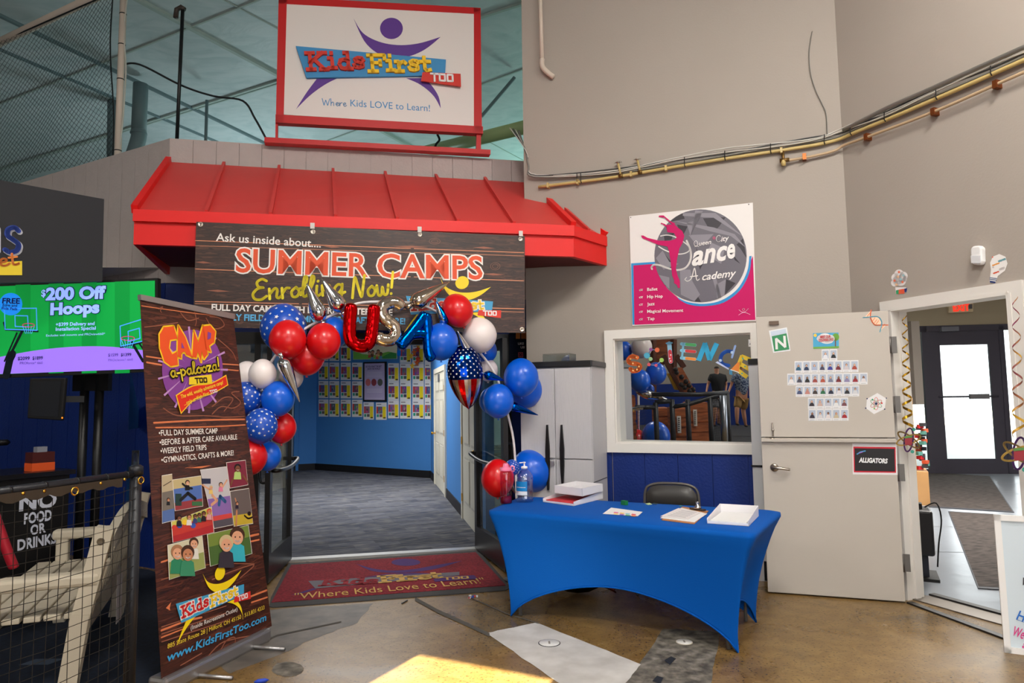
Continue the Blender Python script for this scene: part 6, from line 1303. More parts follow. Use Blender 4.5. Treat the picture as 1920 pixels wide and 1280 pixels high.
for i, (c_, x0, x1) in enumerate((('a', 665, 775), ('n', 785, 905), ('c', 925, 1030), ('e', 1035, 1115))):
    y0 = 655-i*24; b = MB(); DF.text(b, c_, *zD((x0, y0), (x1, y0-16)), 36, SWH, LB0_+8, .03, .35); b.build('lettering', t)
b = MB(); DF.glyphs(b, 'A', *zD((600, 822), (745, 800)), 22, .8, SWH, LB0_+8, GS); b.build('lettering', t)
tline(DF, t, 'cademy', *zD((765, 812), (1118, 770)), 13, SWH, LB0_+8, .016, .35)
for s, y, x1 in (('Ballet', 922, 296), ('Hip Hop', 998, 350), ('Jazz', 1075, 266), ('Magical Movement', 1150, 564), ('Tap', 1228, 266)):
    tline(DF, t, s, *zD((190, y), (x1, y-4-(x1-190)*.02)), 5.6, SWH, LB0_+4, .01); b = MB(); DF.glyphs(b, 'a', *zD((96, y), (140, y-3)), 6, 1.4, SWH, LB0_+4, GS, slant=.3); b.build('bullet_mark', t)
b = MB(); DF.stroke(b, zD((1145, 1118), (1175, 1140), (1210, 1138), (1242, 1105)), .9, C_((240, 190, 214), .5), LB0_+4); DF.stroke(b, zD((1142, 1172), (1180, 1150), (1215, 1148), (1262, 1168)), .9, C_((240, 190, 214), .5), LB0_+4); DF.stroke(b, zD(*[(1193+12*math.cos(k*.7), 1115+12*math.sin(k*.7)) for k in range(10)]), .7, C_((240, 190, 214), .5), LB0_+4); b.build('figure_emblem', t)
for q in ((16, 155), (1247, 18)): b = MB(); b.lathe(DF.W(*zD(q)[0], .0065), DF.n, [(.005, 0), (.004, .003)], BLACK, 8); b.build('screw', t)

# ---- letters on the window
zW = Zm(1140, 610, 5.3345)
def decal(name, label, fn, cat='letter decal', grp='science letters on the window', fr=None, off=.004):
    f_ = fr or pfr; F2 = Frame(f_.P(0, 0, off), f_.u, f_.v); b = MB(); fn(F2, b); return b.build(name, label=label, cat=cat, group=grp, fr=F2)
c8 = lambda *c: C_(c, .45)
decal('letter_decal', 'orange spotted letter S at the left of the window', lambda F, b: (F.stroke(b, zW((290, 320), (240, 310), (205, 340), (220, 375), (290, 385), (320, 410), (300, 445), (250, 455), (225, 435)), 8, c8(232, 112, 50), 1), [F.disc(b, *zW(p)[0], 1.7, 1.7, c8(250, 190, 120), 2, 8) for p in ((225, 335), (285, 318), (250, 380), (310, 410), (250, 450), (290, 440))]))
decal('letter_decal', 'coloured molecule shaped as a letter C on the window', lambda F, b: ([F.stroke(b, zW(p, q), 1.6, c8(120, 140, 180), 1, False) for p, q in (((490, 245), (430, 240)), ((430, 240), (390, 300)), ((390, 300), (425, 335)), ((410, 390), (480, 398)), ((480, 398), (537, 346)))], [F.disc(b, *zW((x, y))[0], r/5.33, r/5.33, m, 2, 14) for x, y, r, m in ((492, 245, 24, c8(240, 120, 80)), (430, 240, 18, c8(150, 90, 150)), (390, 300, 30, c8(80, 170, 200)), (425, 335, 20, c8(150, 190, 140)), (410, 390, 18, c8(210, 90, 100)), (480, 398, 16, c8(200, 90, 120)), (537, 346, 22, c8(160, 200, 100)))]))
decal('letter_decal', 'test tube with red liquid standing for the letter I on the window', lambda F, b: (F.stroke(b, zW((612, 180), (628, 360)), 8, c8(150, 200, 226), 1), F.stroke(b, zW((620, 260), (630, 360)), 7, c8(206, 60, 70), 2), F.stroke(b, zW((585, 178), (638, 174)), 3, c8(110, 180, 214), 3), [F.disc(b, *zW(p)[0], 1.3, 1.3, WHITE, 4, 8) for p in ((628, 295), (618, 330), (628, 355))]))
decal('letter_decal', 'letter E made of three stacked test tubes on the window', lambda F, b: [(F.stroke(b, zW((735, y), (870, y+12)), 6, c8(140, 200, 226), 1), F.stroke(b, zW((785, y+4), (868, y+12)), 5.4, m, 2)) for y, m in ((184, c8(90, 180, 110)), (250, c8(220, 70, 70)), (325, c8(240, 150, 70)))]+[F.stroke(b, zW((755, 180), (740, 330)), 4, c8(120, 180, 210), 3)])
decal('letter_decal', 'blue ruler shaped letter N on the window', lambda F, b: F.stroke(b, zW((915, 330), (970, 185), (1015, 335), (1078, 200)), 9, c8(54, 168, 214), 1, False, False))
decal('letter_decal', 'blue microscope shaped as a letter C on the window', lambda F, b: (F.stroke(b, zW((1240, 262), (1190, 258), (1140, 290), (1125, 345), (1150, 385), (1205, 400)), 7, c8(40, 100, 200), 1), F.poly(b, zW((1075, 370), (1095, 358), (1210, 430), (1205, 442)), c8(190, 200, 230), 2), F.stroke(b, zW((1272, 205), (1240, 320)), 4, c8(150, 176, 226), 2), F.disc(b, *zW((1125, 350))[0], 2.6, 2.6, c8(190, 214, 240), 3), F.disc(b, *zW((1240, 270))[0], 2.6, 2.6, c8(190, 214, 240), 3)))
decal('letter_decal', 'yellow spotted letter E with a flask at the right of the window', lambda F, b: (F.stroke(b, zW((1425, 345), (1340, 310), (1290, 440), (1375, 505)), 8, c8(236, 200, 60), 1, False, False), F.stroke(b, zW((1315, 380), (1400, 430)), 8, c8(236, 200, 60), 1, False, False), F.poly(b, zW((1228, 440), (1300, 365), (1318, 372), (1310, 470)), c8(236, 140, 60), 2), F.stroke(b, zW((1228, 442), (1310, 470)), 1.6, WHITE, 3, False), [F.disc(b, *zW(p)[0], 1.6, 1.6, c8(80, 170, 160), 3, 8) for p in ((1350, 330), (1400, 350), (1370, 410), (1340, 480))]))
decal('hanging_tag', 'small blue tag hanging below the microscope letter on the window', lambda F, b: F.poly(b, zW((1212, 440), (1242, 448), (1245, 495), (1215, 490)), c8(70, 140, 180), 1), 'tag', None)
decal('sensor_card', 'small white card with a black bell mark in the top right window corner', lambda F, b: (F.poly(b, zW((1405, 140), (1470, 140), (1470, 212), (1405, 212)), WHITE, 1), F.poly(b, zW((1415, 192), (1460, 192), (1450, 165), (1438, 150), (1426, 165)), BLACK, 2)), 'card', None)

# ---- dutch door folded back beside the window
DL, DR = V2(G(1440, 1112)), V2(G(1698, 1131)); du = (DR-DL).normalized(); DFm = Frame(DL, du); DW = (DR-DL).length
M_dd = mat('beige_door_paint', (190, 182, 172), .5, var=(2, .04), bump=(30, .03)); zs2 = (DFm.uv(1430, 820).y+DFm.uv(1686, 821).y)/2; zt2 = (DFm.uv(1423, 596).y+DFm.uv(1671, 580).y)/2
def dd(name, z0, z1):
    b = MB(); b.box(DFm.P(DW/2, (z0+z1)/2, -.022), DW, .044, z1-z0, M_dd, (du, DFm.n, Zv)); return bevel(struct(name, b), .003)
lower = dd('door_7', .012, zs2-.004); upper = dd('door_8', zs2+.004, zt2)
M_hng = mat('worn_hinge_steel', (112, 108, 104), .45, metal=.7)
b = MB(); b.box(DFm.P(DW/2, zs2-.02, -.01), DW, .09, .022, M_dd, (du, DFm.n, Zv)); b.build('shelf_edge', lower)
for z, o_ in ((DFm.uv(1680, 886).y, lower), (DFm.uv(1696, 1056).y, lower), (DFm.uv(1676, 646).y, upper), (DFm.uv(1680, 758).y, upper)):
    b = MB(); b.box(DFm.P(DW+.022, z, -.024), .06, .012, .13, M_hng, (du, DFm.n, Zv)); b.tube([DFm.P(DW+.004, z-.065, -.004), DFm.P(DW+.004, z+.065, -.004)], .008, M_hng, 8); b.build('hinge', o_)
c = DFm.W(1452, 876, 0); M_nk = mat('satin_nickel', (176, 168, 158), .28, metal=1)
b = MB(); b.lathe(c, DFm.n, [(.033, 0), (.033, .006), (.026, .012), (.013, .016), (.013, .05)], M_nk, 20); b.tube(catmull([c+DFm.n*.05, c+DFm.n*.056+du*.03, c+DFm.n*.05+du*.08-Zv*.006, c+DFm.n*.042+du*.115-Zv*.012], 5), [.0125]+[.011]*14+[.008], M_nk, 10); b.build('lever_handle', lower, label='satin nickel lever handle')
c = DFm.W(1449, 806, 0); b = MB(); b.box(c+DFm.n*.006, .018, .012, .11, M_nk, (du, DFm.n, Zv)); b.tube([c+DFm.n*.016-Zv*.05, c+DFm.n*.016+Zv*.06], .006, M_nk, 8); b.lathe(c+DFm.n*.014+Zv*.0, DFm.n, [(.013, 0), (.01, .012), (0, .014)], M_nk, 10); b.build('slide_bolt', upper, label='chrome slide bolt'); c = DFm.W(1448, 824, 0); b = MB(); b.lathe(c, DFm.n, [(.022, 0), (.018, .014), (.005, .018)], M_nk, 14); b.build('bolt_keeper', lower)
b = MB(); b.box(DFm.W(1451, 605.5, .01), .075, .02, .03, C_((104, 86, 72), .5), (du, DFm.n, Zv)); b.build('latch_plate', upper)
zN = Zm(1400, 560, 4.2656); zC = Zm(1460, 600, 6.4)
def dst(name, label, cat, fn, grp=None): return decal(name, label, fn, cat, grp, DFm, .0006)
dst('beaker_decal', 'paper beaker with a white letter N on green at the top left of the door', 'decal', lambda F, b: (F.poly(b, zN((178, 255), (322, 228), (350, 415), (212, 432)), c8(228, 232, 236), 1), F.poly(b, zN((190, 262), (312, 240), (318, 275), (196, 298)), c8(196, 210, 226), 2), F.poly(b, zN((200, 300), (318, 276), (342, 405), (222, 422)), c8(50, 140, 90), 2), F.stroke(b, zN((240, 395), (236, 320), (308, 385), (302, 305)), 4.6, WHITE, 3, False, False)))
dst('counselor_sign', 'small picnic scene card with a white cloud and red lettering on the upper door', 'sign', lambda F, b: (F.poly(b, zN((530, 275), (735, 270), (738, 392), (532, 400)), c8(70, 164, 206), 1), F.poly(b, zN((532, 385), (738, 378), (738, 394), (532, 400)), c8(110, 170, 70), 2), F.disc(b, *zN((548, 292))[0], 3, 3, c8(250, 200, 70), 2), F.stroke(b, zN((710, 380), (710, 320)), 2.2, c8(120, 80, 50), 2, False), F.disc(b, *zN((712, 306))[0], 6.5, 7, c8(104, 160, 56), 2), [F.disc(b, *zN((x, y))[0], rx, ry, WHITE, 3) for x, y, rx, ry in ((632, 320, 17, 7), (600, 318, 9, 7), (665, 318, 9, 7), (625, 302, 11, 6), (640, 338, 12, 5))], F.text(b, 'MEET OUR', *zN((590, 316), (672, 310)), 4.4, c8(206, 40, 50), 4, .03), F.text(b, 'COUNSELORS!', *zN((578, 342), (694, 334)), 4.4, c8(206, 40, 50), 4, .03)))
dst('helix_decal', 'orange and blue paper dna helix at the top right of the door', 'decal', lambda F, b: (F.stroke(b, zN((995, 90), (990, 150), (1020, 205), (1060, 210), (1128, 210)), 2.2, c8(226, 110, 70), 2), F.stroke(b, zN((930, 150), (985, 145), (1050, 145), (1080, 190), (1065, 265)), 1.8, c8(80, 160, 186), 3), [F.poly(b, zN(*q), c8(240, 206, 176), 1) for q in ([(945, 145), (990, 95), (995, 150)], [(995, 150), (1050, 145), (1078, 190), (1060, 212), (1015, 205)], [(1070, 215), (1122, 205), (1066, 255)])], [F.stroke(b, zN((x, y), (x+26, y-34)), 1.1, c8(232, 130, 80), 3, False) for x, y in ((965, 140), (1000, 185), (1015, 200), (1030, 208), (1078, 235))]))
def hexd(F, b):
    cx, cy = 1035, 838; F.poly(b, zN((1045, 753), (1115, 795), (1105, 880), (1018, 922), (955, 875), (962, 800)), c8(232, 230, 230), 1)
    for a, m in ((90, c8(226, 90, 80)), (30, c8(90, 160, 110)), (150, c8(200, 120, 90))): F.stroke(b, zN(*[(cx+50*math.cos(t*.35)*math.cos(R(a))-17*math.sin(t*.35)*math.sin(R(a)), cy+50*math.cos(t*.35)*math.sin(R(a))+17*math.sin(t*.35)*math.cos(R(a))) for t in range(19)]), .9, m, 2)
    for p, r, m in (((1035, 838), 2.7, c8(30, 50, 90)), ((1006, 806), 1.7, c8(60, 160, 110)), ((1080, 834), 1.7, c8(214, 70, 70)), ((1020, 878), 1.5, c8(110, 190, 90)), ((963, 798), 1.4, c8(40, 50, 90)), ((1117, 794), 1.2, c8(40, 50, 90)), ((952, 874), 1.4, c8(40, 50, 90)), ((1103, 882), 1.4, c8(40, 50, 90))): F.disc(b, *zN(p)[0], r, r, m, 3, 10)
dst('atom_decal', 'white paper hexagon with an atom drawing at the right of the upper door', 'decal', hexd)
rowsC = [(352, 490, -6, [(515, 607), (612, 703)]), (492, 636, -14, [(190, 285), (287, 380), (382, 475), (478, 567), (570, 665), (668, 762), (765, 860), (862, 957)]), (642, 782, -12, [(103, 200), (202, 296), (298, 388), (390, 481), (484, 575), (578, 668), (670, 768), (770, 868), (870, 968), (970, 1066)]), (788, 920, -6, [(203, 298), (300, 390), (392, 482), (485, 578), (580, 675), (678, 770), (773, 868), (870, 966)]), (930, 1064, -4, [(350, 445), (447, 545), (548, 640), (642, 737), (739, 833)]), (1066, 1208, -3, [(355, 450), (452, 545), (548, 640), (643, 738), (740, 838)])]
shirts = [(226, 226, 232), (40, 40, 44), (40, 90, 120), (36, 52, 84), (170, 180, 206), (70, 66, 92), (60, 62, 150), (120, 40, 52), (206, 196, 200), (170, 74, 60), (230, 226, 226), (70, 70, 84), (40, 36, 34), (160, 74, 66), (180, 84, 64), (120, 124, 150), (120, 40, 46), (140, 130, 170), (150, 36, 44), (222, 216, 216), (66, 76, 110), (190, 130, 120), (60, 50, 48), (40, 104, 70), (40, 44, 66), (220, 216, 220), (40, 40, 44), (208, 208, 212), (44, 36, 44), (200, 170, 160), (196, 196, 206), (226, 226, 226), (120, 70, 76), (50, 42, 56), (214, 210, 212), (226, 216, 214), (196, 180, 150), (160, 34, 40)]
cn_names = ['white', 'black', 'teal', 'navy', 'pale blue', 'grey', 'blue', 'maroon', 'pale', 'rust', 'white', 'slate', 'black', 'brick red', 'terracotta', 'blue grey', 'dark red', 'lilac', 'red', 'white', 'blue', 'pink', 'brown', 'green', 'navy', 'white', 'black', 'light', 'dark', 'peach', 'pale grey', 'white', 'plum', 'dark', 'white', 'cream', 'tan', 'red']
rown = ['top', 'second', 'third', 'fourth', 'fifth', 'bottom']; ordn = ['first', 'second', 'third', 'fourth', 'fifth', 'sixth', 'seventh', 'eighth', 'ninth', 'last']
ci = 0
for ri, (y0, y1, sk, cols) in enumerate(rowsC):
    xm0 = cols[0][0]; xm1 = cols[-1][1]
    for k, (x0, x1) in enumerate(cols):
        f0 = sk*((x0-xm0)/(xm1-xm0)); f1 = sk*((x1-xm0)/(xm1-xm0)); sh = shirts[ci]; w_ = x1-x0; xc = (x0+x1)/2; lng = random.random() < .6; sk_ = random.choice(((222, 176, 150), (206, 156, 128), (150, 104, 80))); hr = random.choice(((60, 40, 30), (34, 26, 24), (150, 104, 64), (110, 70, 44)))
        def card(F, b):
            F.poly(b, zC((x0, y0+f0), (x1, y0+f1), (x1+1, y1+f1), (x0+1, y1+f0)), c8(228, 228, 230), 1)
            yb = y1-32+f0; F.poly(b, zC((x0+9, y0+14+f0), (x1-9, y0+14+f1), (x1-8, yb), (x0+10, yb)), c8(178, 188, 204), 2)
            F.poly(b, zC((xc-w_*.33, yb), (xc-w_*.25, yb-30), (xc-w_*.1, yb-42), (xc+w_*.1, yb-42), (xc+w_*.25, yb-30), (xc+w_*.33, yb)), c8(*sh), 3)
            yh = yb-56; F.disc(b, *zC((xc, yh-2+(10 if lng else 0)))[0], 2.1, 3.6 if lng else 2.4, c8(*hr), 4 if not lng else 2.5, 12); F.disc(b, *zC((xc, yh+2))[0], 1.5, 2.0, c8(*sk_), 5, 12)
            F.stroke(b, zC((x0+18, y1-12+f0), (x1-22, y1-12+f1)), .5, c8(120, 120, 126), 2, False)
        nm = 'photo card of a person in %s, %s in the %s row on the door' % (cn_names[ci], ordn[k] if k < len(cols)-1 else 'last', rown[ri])
        dst('photo_card', nm, 'photo', card, 'counselor photo cards'); ci += 1
def allig(F, b):
    F.poly(b, [(1599, 889), (1683, 890), (1681, 833), (1598, 831)], c8(232, 228, 230), 1); F.poly(b, [(1601, 885), (1680, 886), (1679, 838), (1600, 837)], c8(206, 28, 50), 2); F.poly(b, [(1603, 882.5), (1678, 883.5), (1677, 841), (1602, 840)], c8(28, 24, 26), 3)
    F.text(b, 'ALLIGATORS', (1611, 866), (1664, 868), 8, WHITE, 4, .05, .2); F.stroke(b, [(1607, 851), (1613, 847), (1622, 845)], 2.4, c8(70, 150, 200), 4, False); F.stroke(b, [(1611, 849), (1617, 847)], 1.6, c8(170, 110, 200), 5, False)
dst('alligators_sign', 'black and red sign with white lettering on the lower half door', 'sign', allig)
b = MB(); c = DFm.P(.02, 1.52, -.08); 
vp_ = thing('door_edge_frame', 'grey white upright door edge with black top catch between window and door', 'frame', V2(wfr.P(U1+.1, 0, .06)).to_tuple())
q0 = wfr.uv(1415, 950).x; b = MB(); zc_ = wfr.uv(1420, 676).y; b.box(wfr.P(q0+.055, zc_/2, .05), .11, .04, zc_, C_((206, 206, 208), .45), (Wd, Wn, Zv)); b.build('upright', vp_)
b = MB(); b.box(wfr.P(q0+.05, zc_-.01, .055), .1, .06, .05, BLACK, (Wd, Wn, Zv)); b.build('catch', vp_); b = MB(); b.box(wfr.P(q0+.09, .09, .06), .06, .05, .16, BLACK, (Wd, Wn, Zv)); b.build('foot_block', vp_)
b = MB(); b.box(wfr.P(q0+.05, wfr.uv(1420, 872).y, .075), .12, .012, .015, BLACK, (Wd, Wn, Zv)); b.build('strap', vp_)

# ---- pipes and cables along the walls
RC = Frame(RP, Rd)
def wr(x, y, off=.03):
    q = wfr.uv(x, y)
    return wfr.P(q.x, q.y, off) if q.x < UE-.005 else RC.W(x, y, off)
def wpath(L, off, k=5): return catmull([wr(x, y, off) for x, y in L], k)
M_gas = mat('yellow_cream_pipe', (196, 172, 112), .4); M_tan = mat('tan_pipe_paint', (190, 164, 132), .45); M_cab1 = C_((120, 118, 112), .5); M_cab2 = C_((196, 192, 184), .5); M_flex = mat('flexible_steel_conduit', (140, 138, 132), .35, metal=.6)
GASL = [(1012, 352), (1140, 336), (1260, 316), (1360, 300), (1460, 285), (1530, 274), (1572, 264), (1610, 249), (1670, 225), (1760, 187), (1875, 137), (1990, 84), (2300, -75)]
gp = thing('gas_pipe', 'long cream yellow pipe running along both beige walls', 'pipe', wr(1300, 310).to_tuple()); b = MB(); b.tube(wpath(GASL, .035), .0155, M_gas, 10); b.build('pipe', gp)
for x, y in ((1030, 350), (1085, 343), (1185, 329), (1250, 318), (1465, 285)): b = MB(); c = wr(x, y, .035); b.box(c, .02, .05, .05, M_gas, (Wd, Wn, Zv)); b.build('pipe_clip', gp)
for (x0, y0), (x1, y1) in (((1161, 308), (1166, 332)), ((1197, 302), (1202, 325))):
    b = MB(); a, c = wr(x1, y1, .04), wr(x0, y0, .05); b.tube([a, c], .011, M_gas, 8); b.lathe(a, Wd, [(.022, -.02), (.022, .02)], mat('brass_fitting', (120, 92, 50), .4, metal=.8), 10); b.lathe(c, Zv, [(.009, -.01), (.02, 0), (.02, .008), (.008, .014)], M_nk, 12); b.box(c+Zv*.005, .07, .012, .012, M_nk, (Wd, Wn, Zv)); b.build('shutoff_valve', gp)
b = MB(); c = wr(1468, 287, .04); e = wr(1469, 308, .05); b.tube([c, e], .014, MC['brass_fitting'], 8); b.lathe(e+Zv*.02, Wd, [(.018, -.03), (.018, .05)], MC['brass_fitting'], 10); b.lathe(e, Zv, [(.018, -.03), (.022, .0), (.02, .02)], M_gas, 10); b.build('tee_fitting', gp)
tp = thing('tan_pipe', 'thin tan pipe below the gas pipe, bending round the wall corner', 'pipe', wr(1700, 230).to_tuple()); b = MB(); b.tube(wpath([(1474, 304), (1520, 296), (1562, 286), (1590, 273), (1635, 257), (1760, 210), (1875, 160), (1990, 108), (2300, -45)], .04), .012, M_tan, 10); b.build('pipe', tp)
for x, y in ((1508, 297), (1632, 258), (1758, 211), (1875, 160)): b = MB(); c = wr(x, y, .03); dd_ = Wd if x < 1580 else Rd; b.box(c, .03, .06, .055, mat('copper_clip', (150, 84, 44), .4, metal=.8), (dd_, (Wn if x < 1580 else Rn), Zv)); b.build('pipe_clip', tp)
for nm, m, r_, dy, off, lab, x0 in (('cable', M_cab1, .010, 7, .03, 'thick grey cable lying just above the cream gas pipe', 0), ('cable', M_cab2, .006, 10, .045, 'white cable second above the cream gas pipe', 0), ('cable', C_((66, 66, 66), .5), .007, 12.5, .035, 'dark grey cable third above the cream gas pipe', 0), ('cable', C_((206, 204, 198), .5), .005, 15.5, .04, 'thin pale cable topmost in the bundle along the wall', 0)):
    L = []
    for i, (x, y) in enumerate(GASL): L.append((x, y-dy*(1+.25*math.sin(i*1.7+dy))*(.55 if x < 1100 else 1)*(1.25 if x > 1700 else 1)))
    head = [wr(989, 290-dy*.3, .05), wr(995, 318-dy*.4, .06), wr(1003+dy*.4, 338-dy*.5, .05)]
    pts = [WL+Wn*.04-Wd*(.05+dy*.012)+Zv*(4.42+.006*dy)-Wn*.25]+head+[wr(x, y, off) for x, y in L[1:]]
    b = MB(); b.tube(catmull(pts, 5), r_, m, 7); b.build(nm, label=lab, cat='cable', group='cables along the beige wall')
b = MB(); b.tube(wpath([(1590, 245), (1670, 205), (1760, 166), (1850, 126), (1920, 95), (1990, 64), (2300, -92)], .05), .017, M_flex, 10); b.build('flexible_conduit', label='ribbed steel conduit on the right hand wall above the gas pipe', cat='conduit')
for x in (1085, 1092, 1285, 1360, 1445, 1545, 1604, 1668, 1765, 1868):
    i = max(j for j in range(len(GASL)-1) if GASL[j][0] <= x); f_ = (x-GASL[i][0])/(GASL[i+1][0]-GASL[i][0]); y = GASL[i][1]+f_*(GASL[i+1][1]-GASL[i][1])
    b = MB(); b.tube([wr(x, y-14, .06), wr(x, y, .06), wr(x+1, y+4, .05)], .004, BLACK, 6); b.build('cable_tie', label='black cable tie around the cable and pipe bundle on the wall', cat='cable tie', group='cable ties on the wall bundle')
vp = thing('vent_pipe', 'cream pipe coming down the top of the beige wall, ending in an elbow', 'pipe', wr(1018, 100).to_tuple()); b = MB(); b.tube([wr(1015.5, -40, .06), wr(1020, 122, .06)], .021, M_cream, 12); b.build('pipe', vp); b = MB(); b.tube(catmull([wr(1020, 116, .06), wr(1021, 130, .065), wr(1030, 140, .05), wr(1040, 147, .03)], 5), .026, M_cream, 12); b.build('elbow', vp)
b = MB(); b.tube(wpath([(1523, 60), (1517, 100), (1520, 140), (1530, 172), (1541, 195), (1549, 215), (1551, 254)], .012), .004, M_cab1, 6); b.build('hanging_wire', label='thin grey wire hanging in a loose curve near the wall corner', cat='wire')

# ---- things on the door wall
wl = Frame(RC.P(0, 0, .0), Rd)
t = thing('motion_sensor', 'white motion sensor high on the wall over the doorway', 'sensor', RC.W(1838, 490).to_tuple()); b = MB(); RC.poly(b, [(1829, 492), (1833, 497), (1847, 497), (1850, 490), (1849, 465), (1845, 461), (1832, 462), (1828, 468)], C_((232, 232, 232), .4), 1, .05); bevel(b.build('housing', t), .012); b = MB(); RC.poly(b, [(1831, 494), (1848, 494), (1848, 480), (1830, 480)], C_((214, 216, 220), .25), 46, .006); b.build('lens', t)
def rst(name, label, fn): return decal(name, label, fn, 'decal', None, RC, .001)
zR = Zm(1640, 440, 3.0476)
def bulb(F, b):
    F.poly(b, zR((657, 270), (665, 200), (660, 160), (675, 125), (712, 110), (748, 125), (760, 165), (745, 205), (705, 235), (690, 275)), c8(236, 234, 232), 1); F.poly(b, zR((658, 262), (694, 268), (688, 277), (660, 272)), c8(36, 56, 110), 2); F.stroke(b, zR((660, 245), (698, 250)), 1.4, c8(60, 80, 130), 2, False); F.stroke(b, zR((660, 254), (696, 259)), 1.4, c8(60, 80, 130), 2, False)
    for i in range(20): x, y = 675+(i*37 % 70), 128+(i*23 % 95); F.disc(b, *zR((x, y))[0], 1.4+(i % 3)*.6, 1.4+(i % 2)*.8, (c8(226, 90, 60), c8(110, 160, 170), c8(236, 160, 70), c8(196, 190, 190))[i % 4], 2, 6)
rst('bulb_decal', 'paper light bulb with tiny science icons beside the motion sensor', bulb)
def mol(F, b):
    for x, y, r in ((140, 225, 9), (165, 235, 8), (120, 245, 8), (115, 275, 7), (150, 262, 10), (130, 262, 9), (160, 250, 8)): F.disc(b, *zR((x, y))[0], r, r, c8(234, 230, 230), 1, 16)
    F.poly(b, zR((118, 300), (180, 300), (186, 325), (150, 338), (122, 338)), c8(234, 230, 230), 1)
    for i, (x, y) in enumerate(((140, 213), (165, 232), (135, 240), (115, 262), (150, 255), (125, 285), (160, 270))): F.disc(b, *zR((x, y))[0], 2.3, 2.3, (c8(226, 120, 90), c8(150, 190, 196), c8(236, 190, 150))[i % 3], 2, 8)
    F.poly(b, zR((122, 318), (138, 314), (138, 338), (124, 338)), c8(60, 160, 110), 2); F.poly(b, zR((138, 314), (170, 308), (172, 336), (138, 338)), c8(226, 96, 66), 2); F.poly(b, zR((170, 308), (186, 304), (184, 326), (172, 328)), c8(40, 60, 120), 2)
rst('scientist_decal', 'paper cutout of bubbles over coloured blocks left of the doorway', mol)
M_gold2 = mat('gold_foil_ribbon', (206, 160, 50), .2, metal=1)
def streamer(px, y0, y1, amp, name, label, Y0, n_turn=7, m=M_gold2):
    t = thing(name, label, 'streamer', D(px, y0, Y0).to_tuple(), 'streamers hanging in the doorway'); b = MB(); N = 150; vs = []
    a, c = D(px, y0, Y0), D(px+6, y1, Y0); s_ = Y0/FPX
    for i in range(N+1):
        f_ = i/N; q = a.lerp(c, f_); an_ = f_*n_turn*2*math.pi; r_ = amp*s_*(.55+.6*f_); cc_ = Vector((math.cos(an_)*r_, math.sin(an_)*r_, 0)); vs += [q+cc_, q+cc_*.95-Zv*(5.2*s_*(.5+.6*f_))]
    b.add(vs, [(2*i, 2*i+1, 2*i+3, 2*i+2) for i in range(N)], m, True); b.build('spiral_ribbon', t); return t, c
def atom(t, c, Y0, sc, face=-_f):
    s_ = Y0/FPX*sc; AF = Frame(c-Zv*(30*s_), Vector((1, -.25, 0)), Zv); b = MB()
    for a, m in ((80, c8(90, 40, 110)), (20, c8(206, 170, 80)), (140, c8(150, 120, 60))): AF.strokeuv(b, [((27*math.cos(k*.35)*math.cos(R(a))-9*math.sin(k*.35)*math.sin(R(a)))*s_, (27*math.cos(k*.35)*math.sin(R(a))+9*math.sin(k*.35)*math.cos(R(a)))*s_) for k in range(19)], 3.4*s_, m, 1, True, True, .002)
    AF.polyuv(b, [(-8*s_, 4*s_), (8*s_, 6*s_), (6*s_, -12*s_), (-8*s_, -12*s_)], c8(150, 40, 50), 1, .003); AF.polyuv(b, [(-8*s_, 8*s_), (8*s_, 10*s_), (8*s_, 5*s_), (-8*s_, 3*s_)], c8(90, 140, 70), 1, .003)
    for x, y in ((12, 24), (6, -27)): AF.polyuv(b, [((x+4*math.cos(k*.6))*s_, (y+4*math.sin(k*.6))*s_) for k in range(10)], c8(60, 150, 130), 3, .003)
    b.build('paper_atom', t)
t1, c = streamer(1696, 590, 800, 8, 'gold_streamer', 'gold spiral streamer with a paper atom on the left side of the doorway', 5.36, 8); atom(t1, D(1702, 800, 5.36), 5.36, .8)
t2, c = streamer(1904, 555, 815, 9, 'gold_streamer', 'gold and purple spiral streamer with a paper atom on the right side of the doorway', 4.45, 6.5, noise_mat('gold_purple_ribbon', 3, [(.4, (206, 160, 50)), (.6, (120, 30, 70))], .25, spec=.6)); atom(t2, D(1908, 816, 4.45), 4.45, 1.1)

# ---- in the vestibule
xs = vu(1779, 580).x, vu(1825, 580).x; zx = vu(1800, 589).y, vu(1800, 571).y
t = thing('exit_sign', 'lit exit sign with red letters above the glass outer door', 'sign', fr=Frame(vf.P(0, 0, .14), vf.u)); EF = Frame(vf.P(0, 0, .14), vf.u); vf_u = lambda x, y: EF.uv(x, y)
b = MB(); EF.poly(b, [(1779, 586), (1825, 584), (1825, 566), (1779, 568)], C_((222, 206, 170), .5), -60, .06); b.build('housing', t)
b = MB(); EF.text(b, 'EXIT', (1788, 583), (1818, 581.5), 12, mat('lit_red', (255, 60, 40), .5, emit=.8), 2, .05); b.build('lettering', t); b = MB(); EF.poly(b, [(1816, 579), (1823, 578.6), (1823, 570), (1816, 570.4)], C_((90, 90, 94), .5), 3); b.build('side_plate', t)
b = MB(); b.box(VL0.lerp(VL1, .985)+Vector((.1, -.6, 2.2)), .16, .3, 1.6, M_wall); 
b.build('hanging_cupboard', label='beige wall cupboard hanging in the left corner beyond the doorway', cat='cupboard')
q = V2(G(1734, 948)); wd_ = azd(27); wn_ = Vector((wd_.y, -wd_.x, 0)); ax_ = (wn_, wd_, Zv); dk2 = thing('reception_desk', 'light oak desk end just inside the doorway, left side', 'desk', q.to_tuple())
b = MB(); b.box(q-wn_*.12+wd_*.5+Zv*.77, .1, 1.0, 1.54, mat('light_oak', (206, 158, 104), .5, var=(5, .12)), ax_); b.build('end_panel', dk2)
b = MB(); b.box(q+wd_*.3+Zv*.24, .14, .6, .48, MC['light_oak'], ax_); b.build('low_panel', dk2)
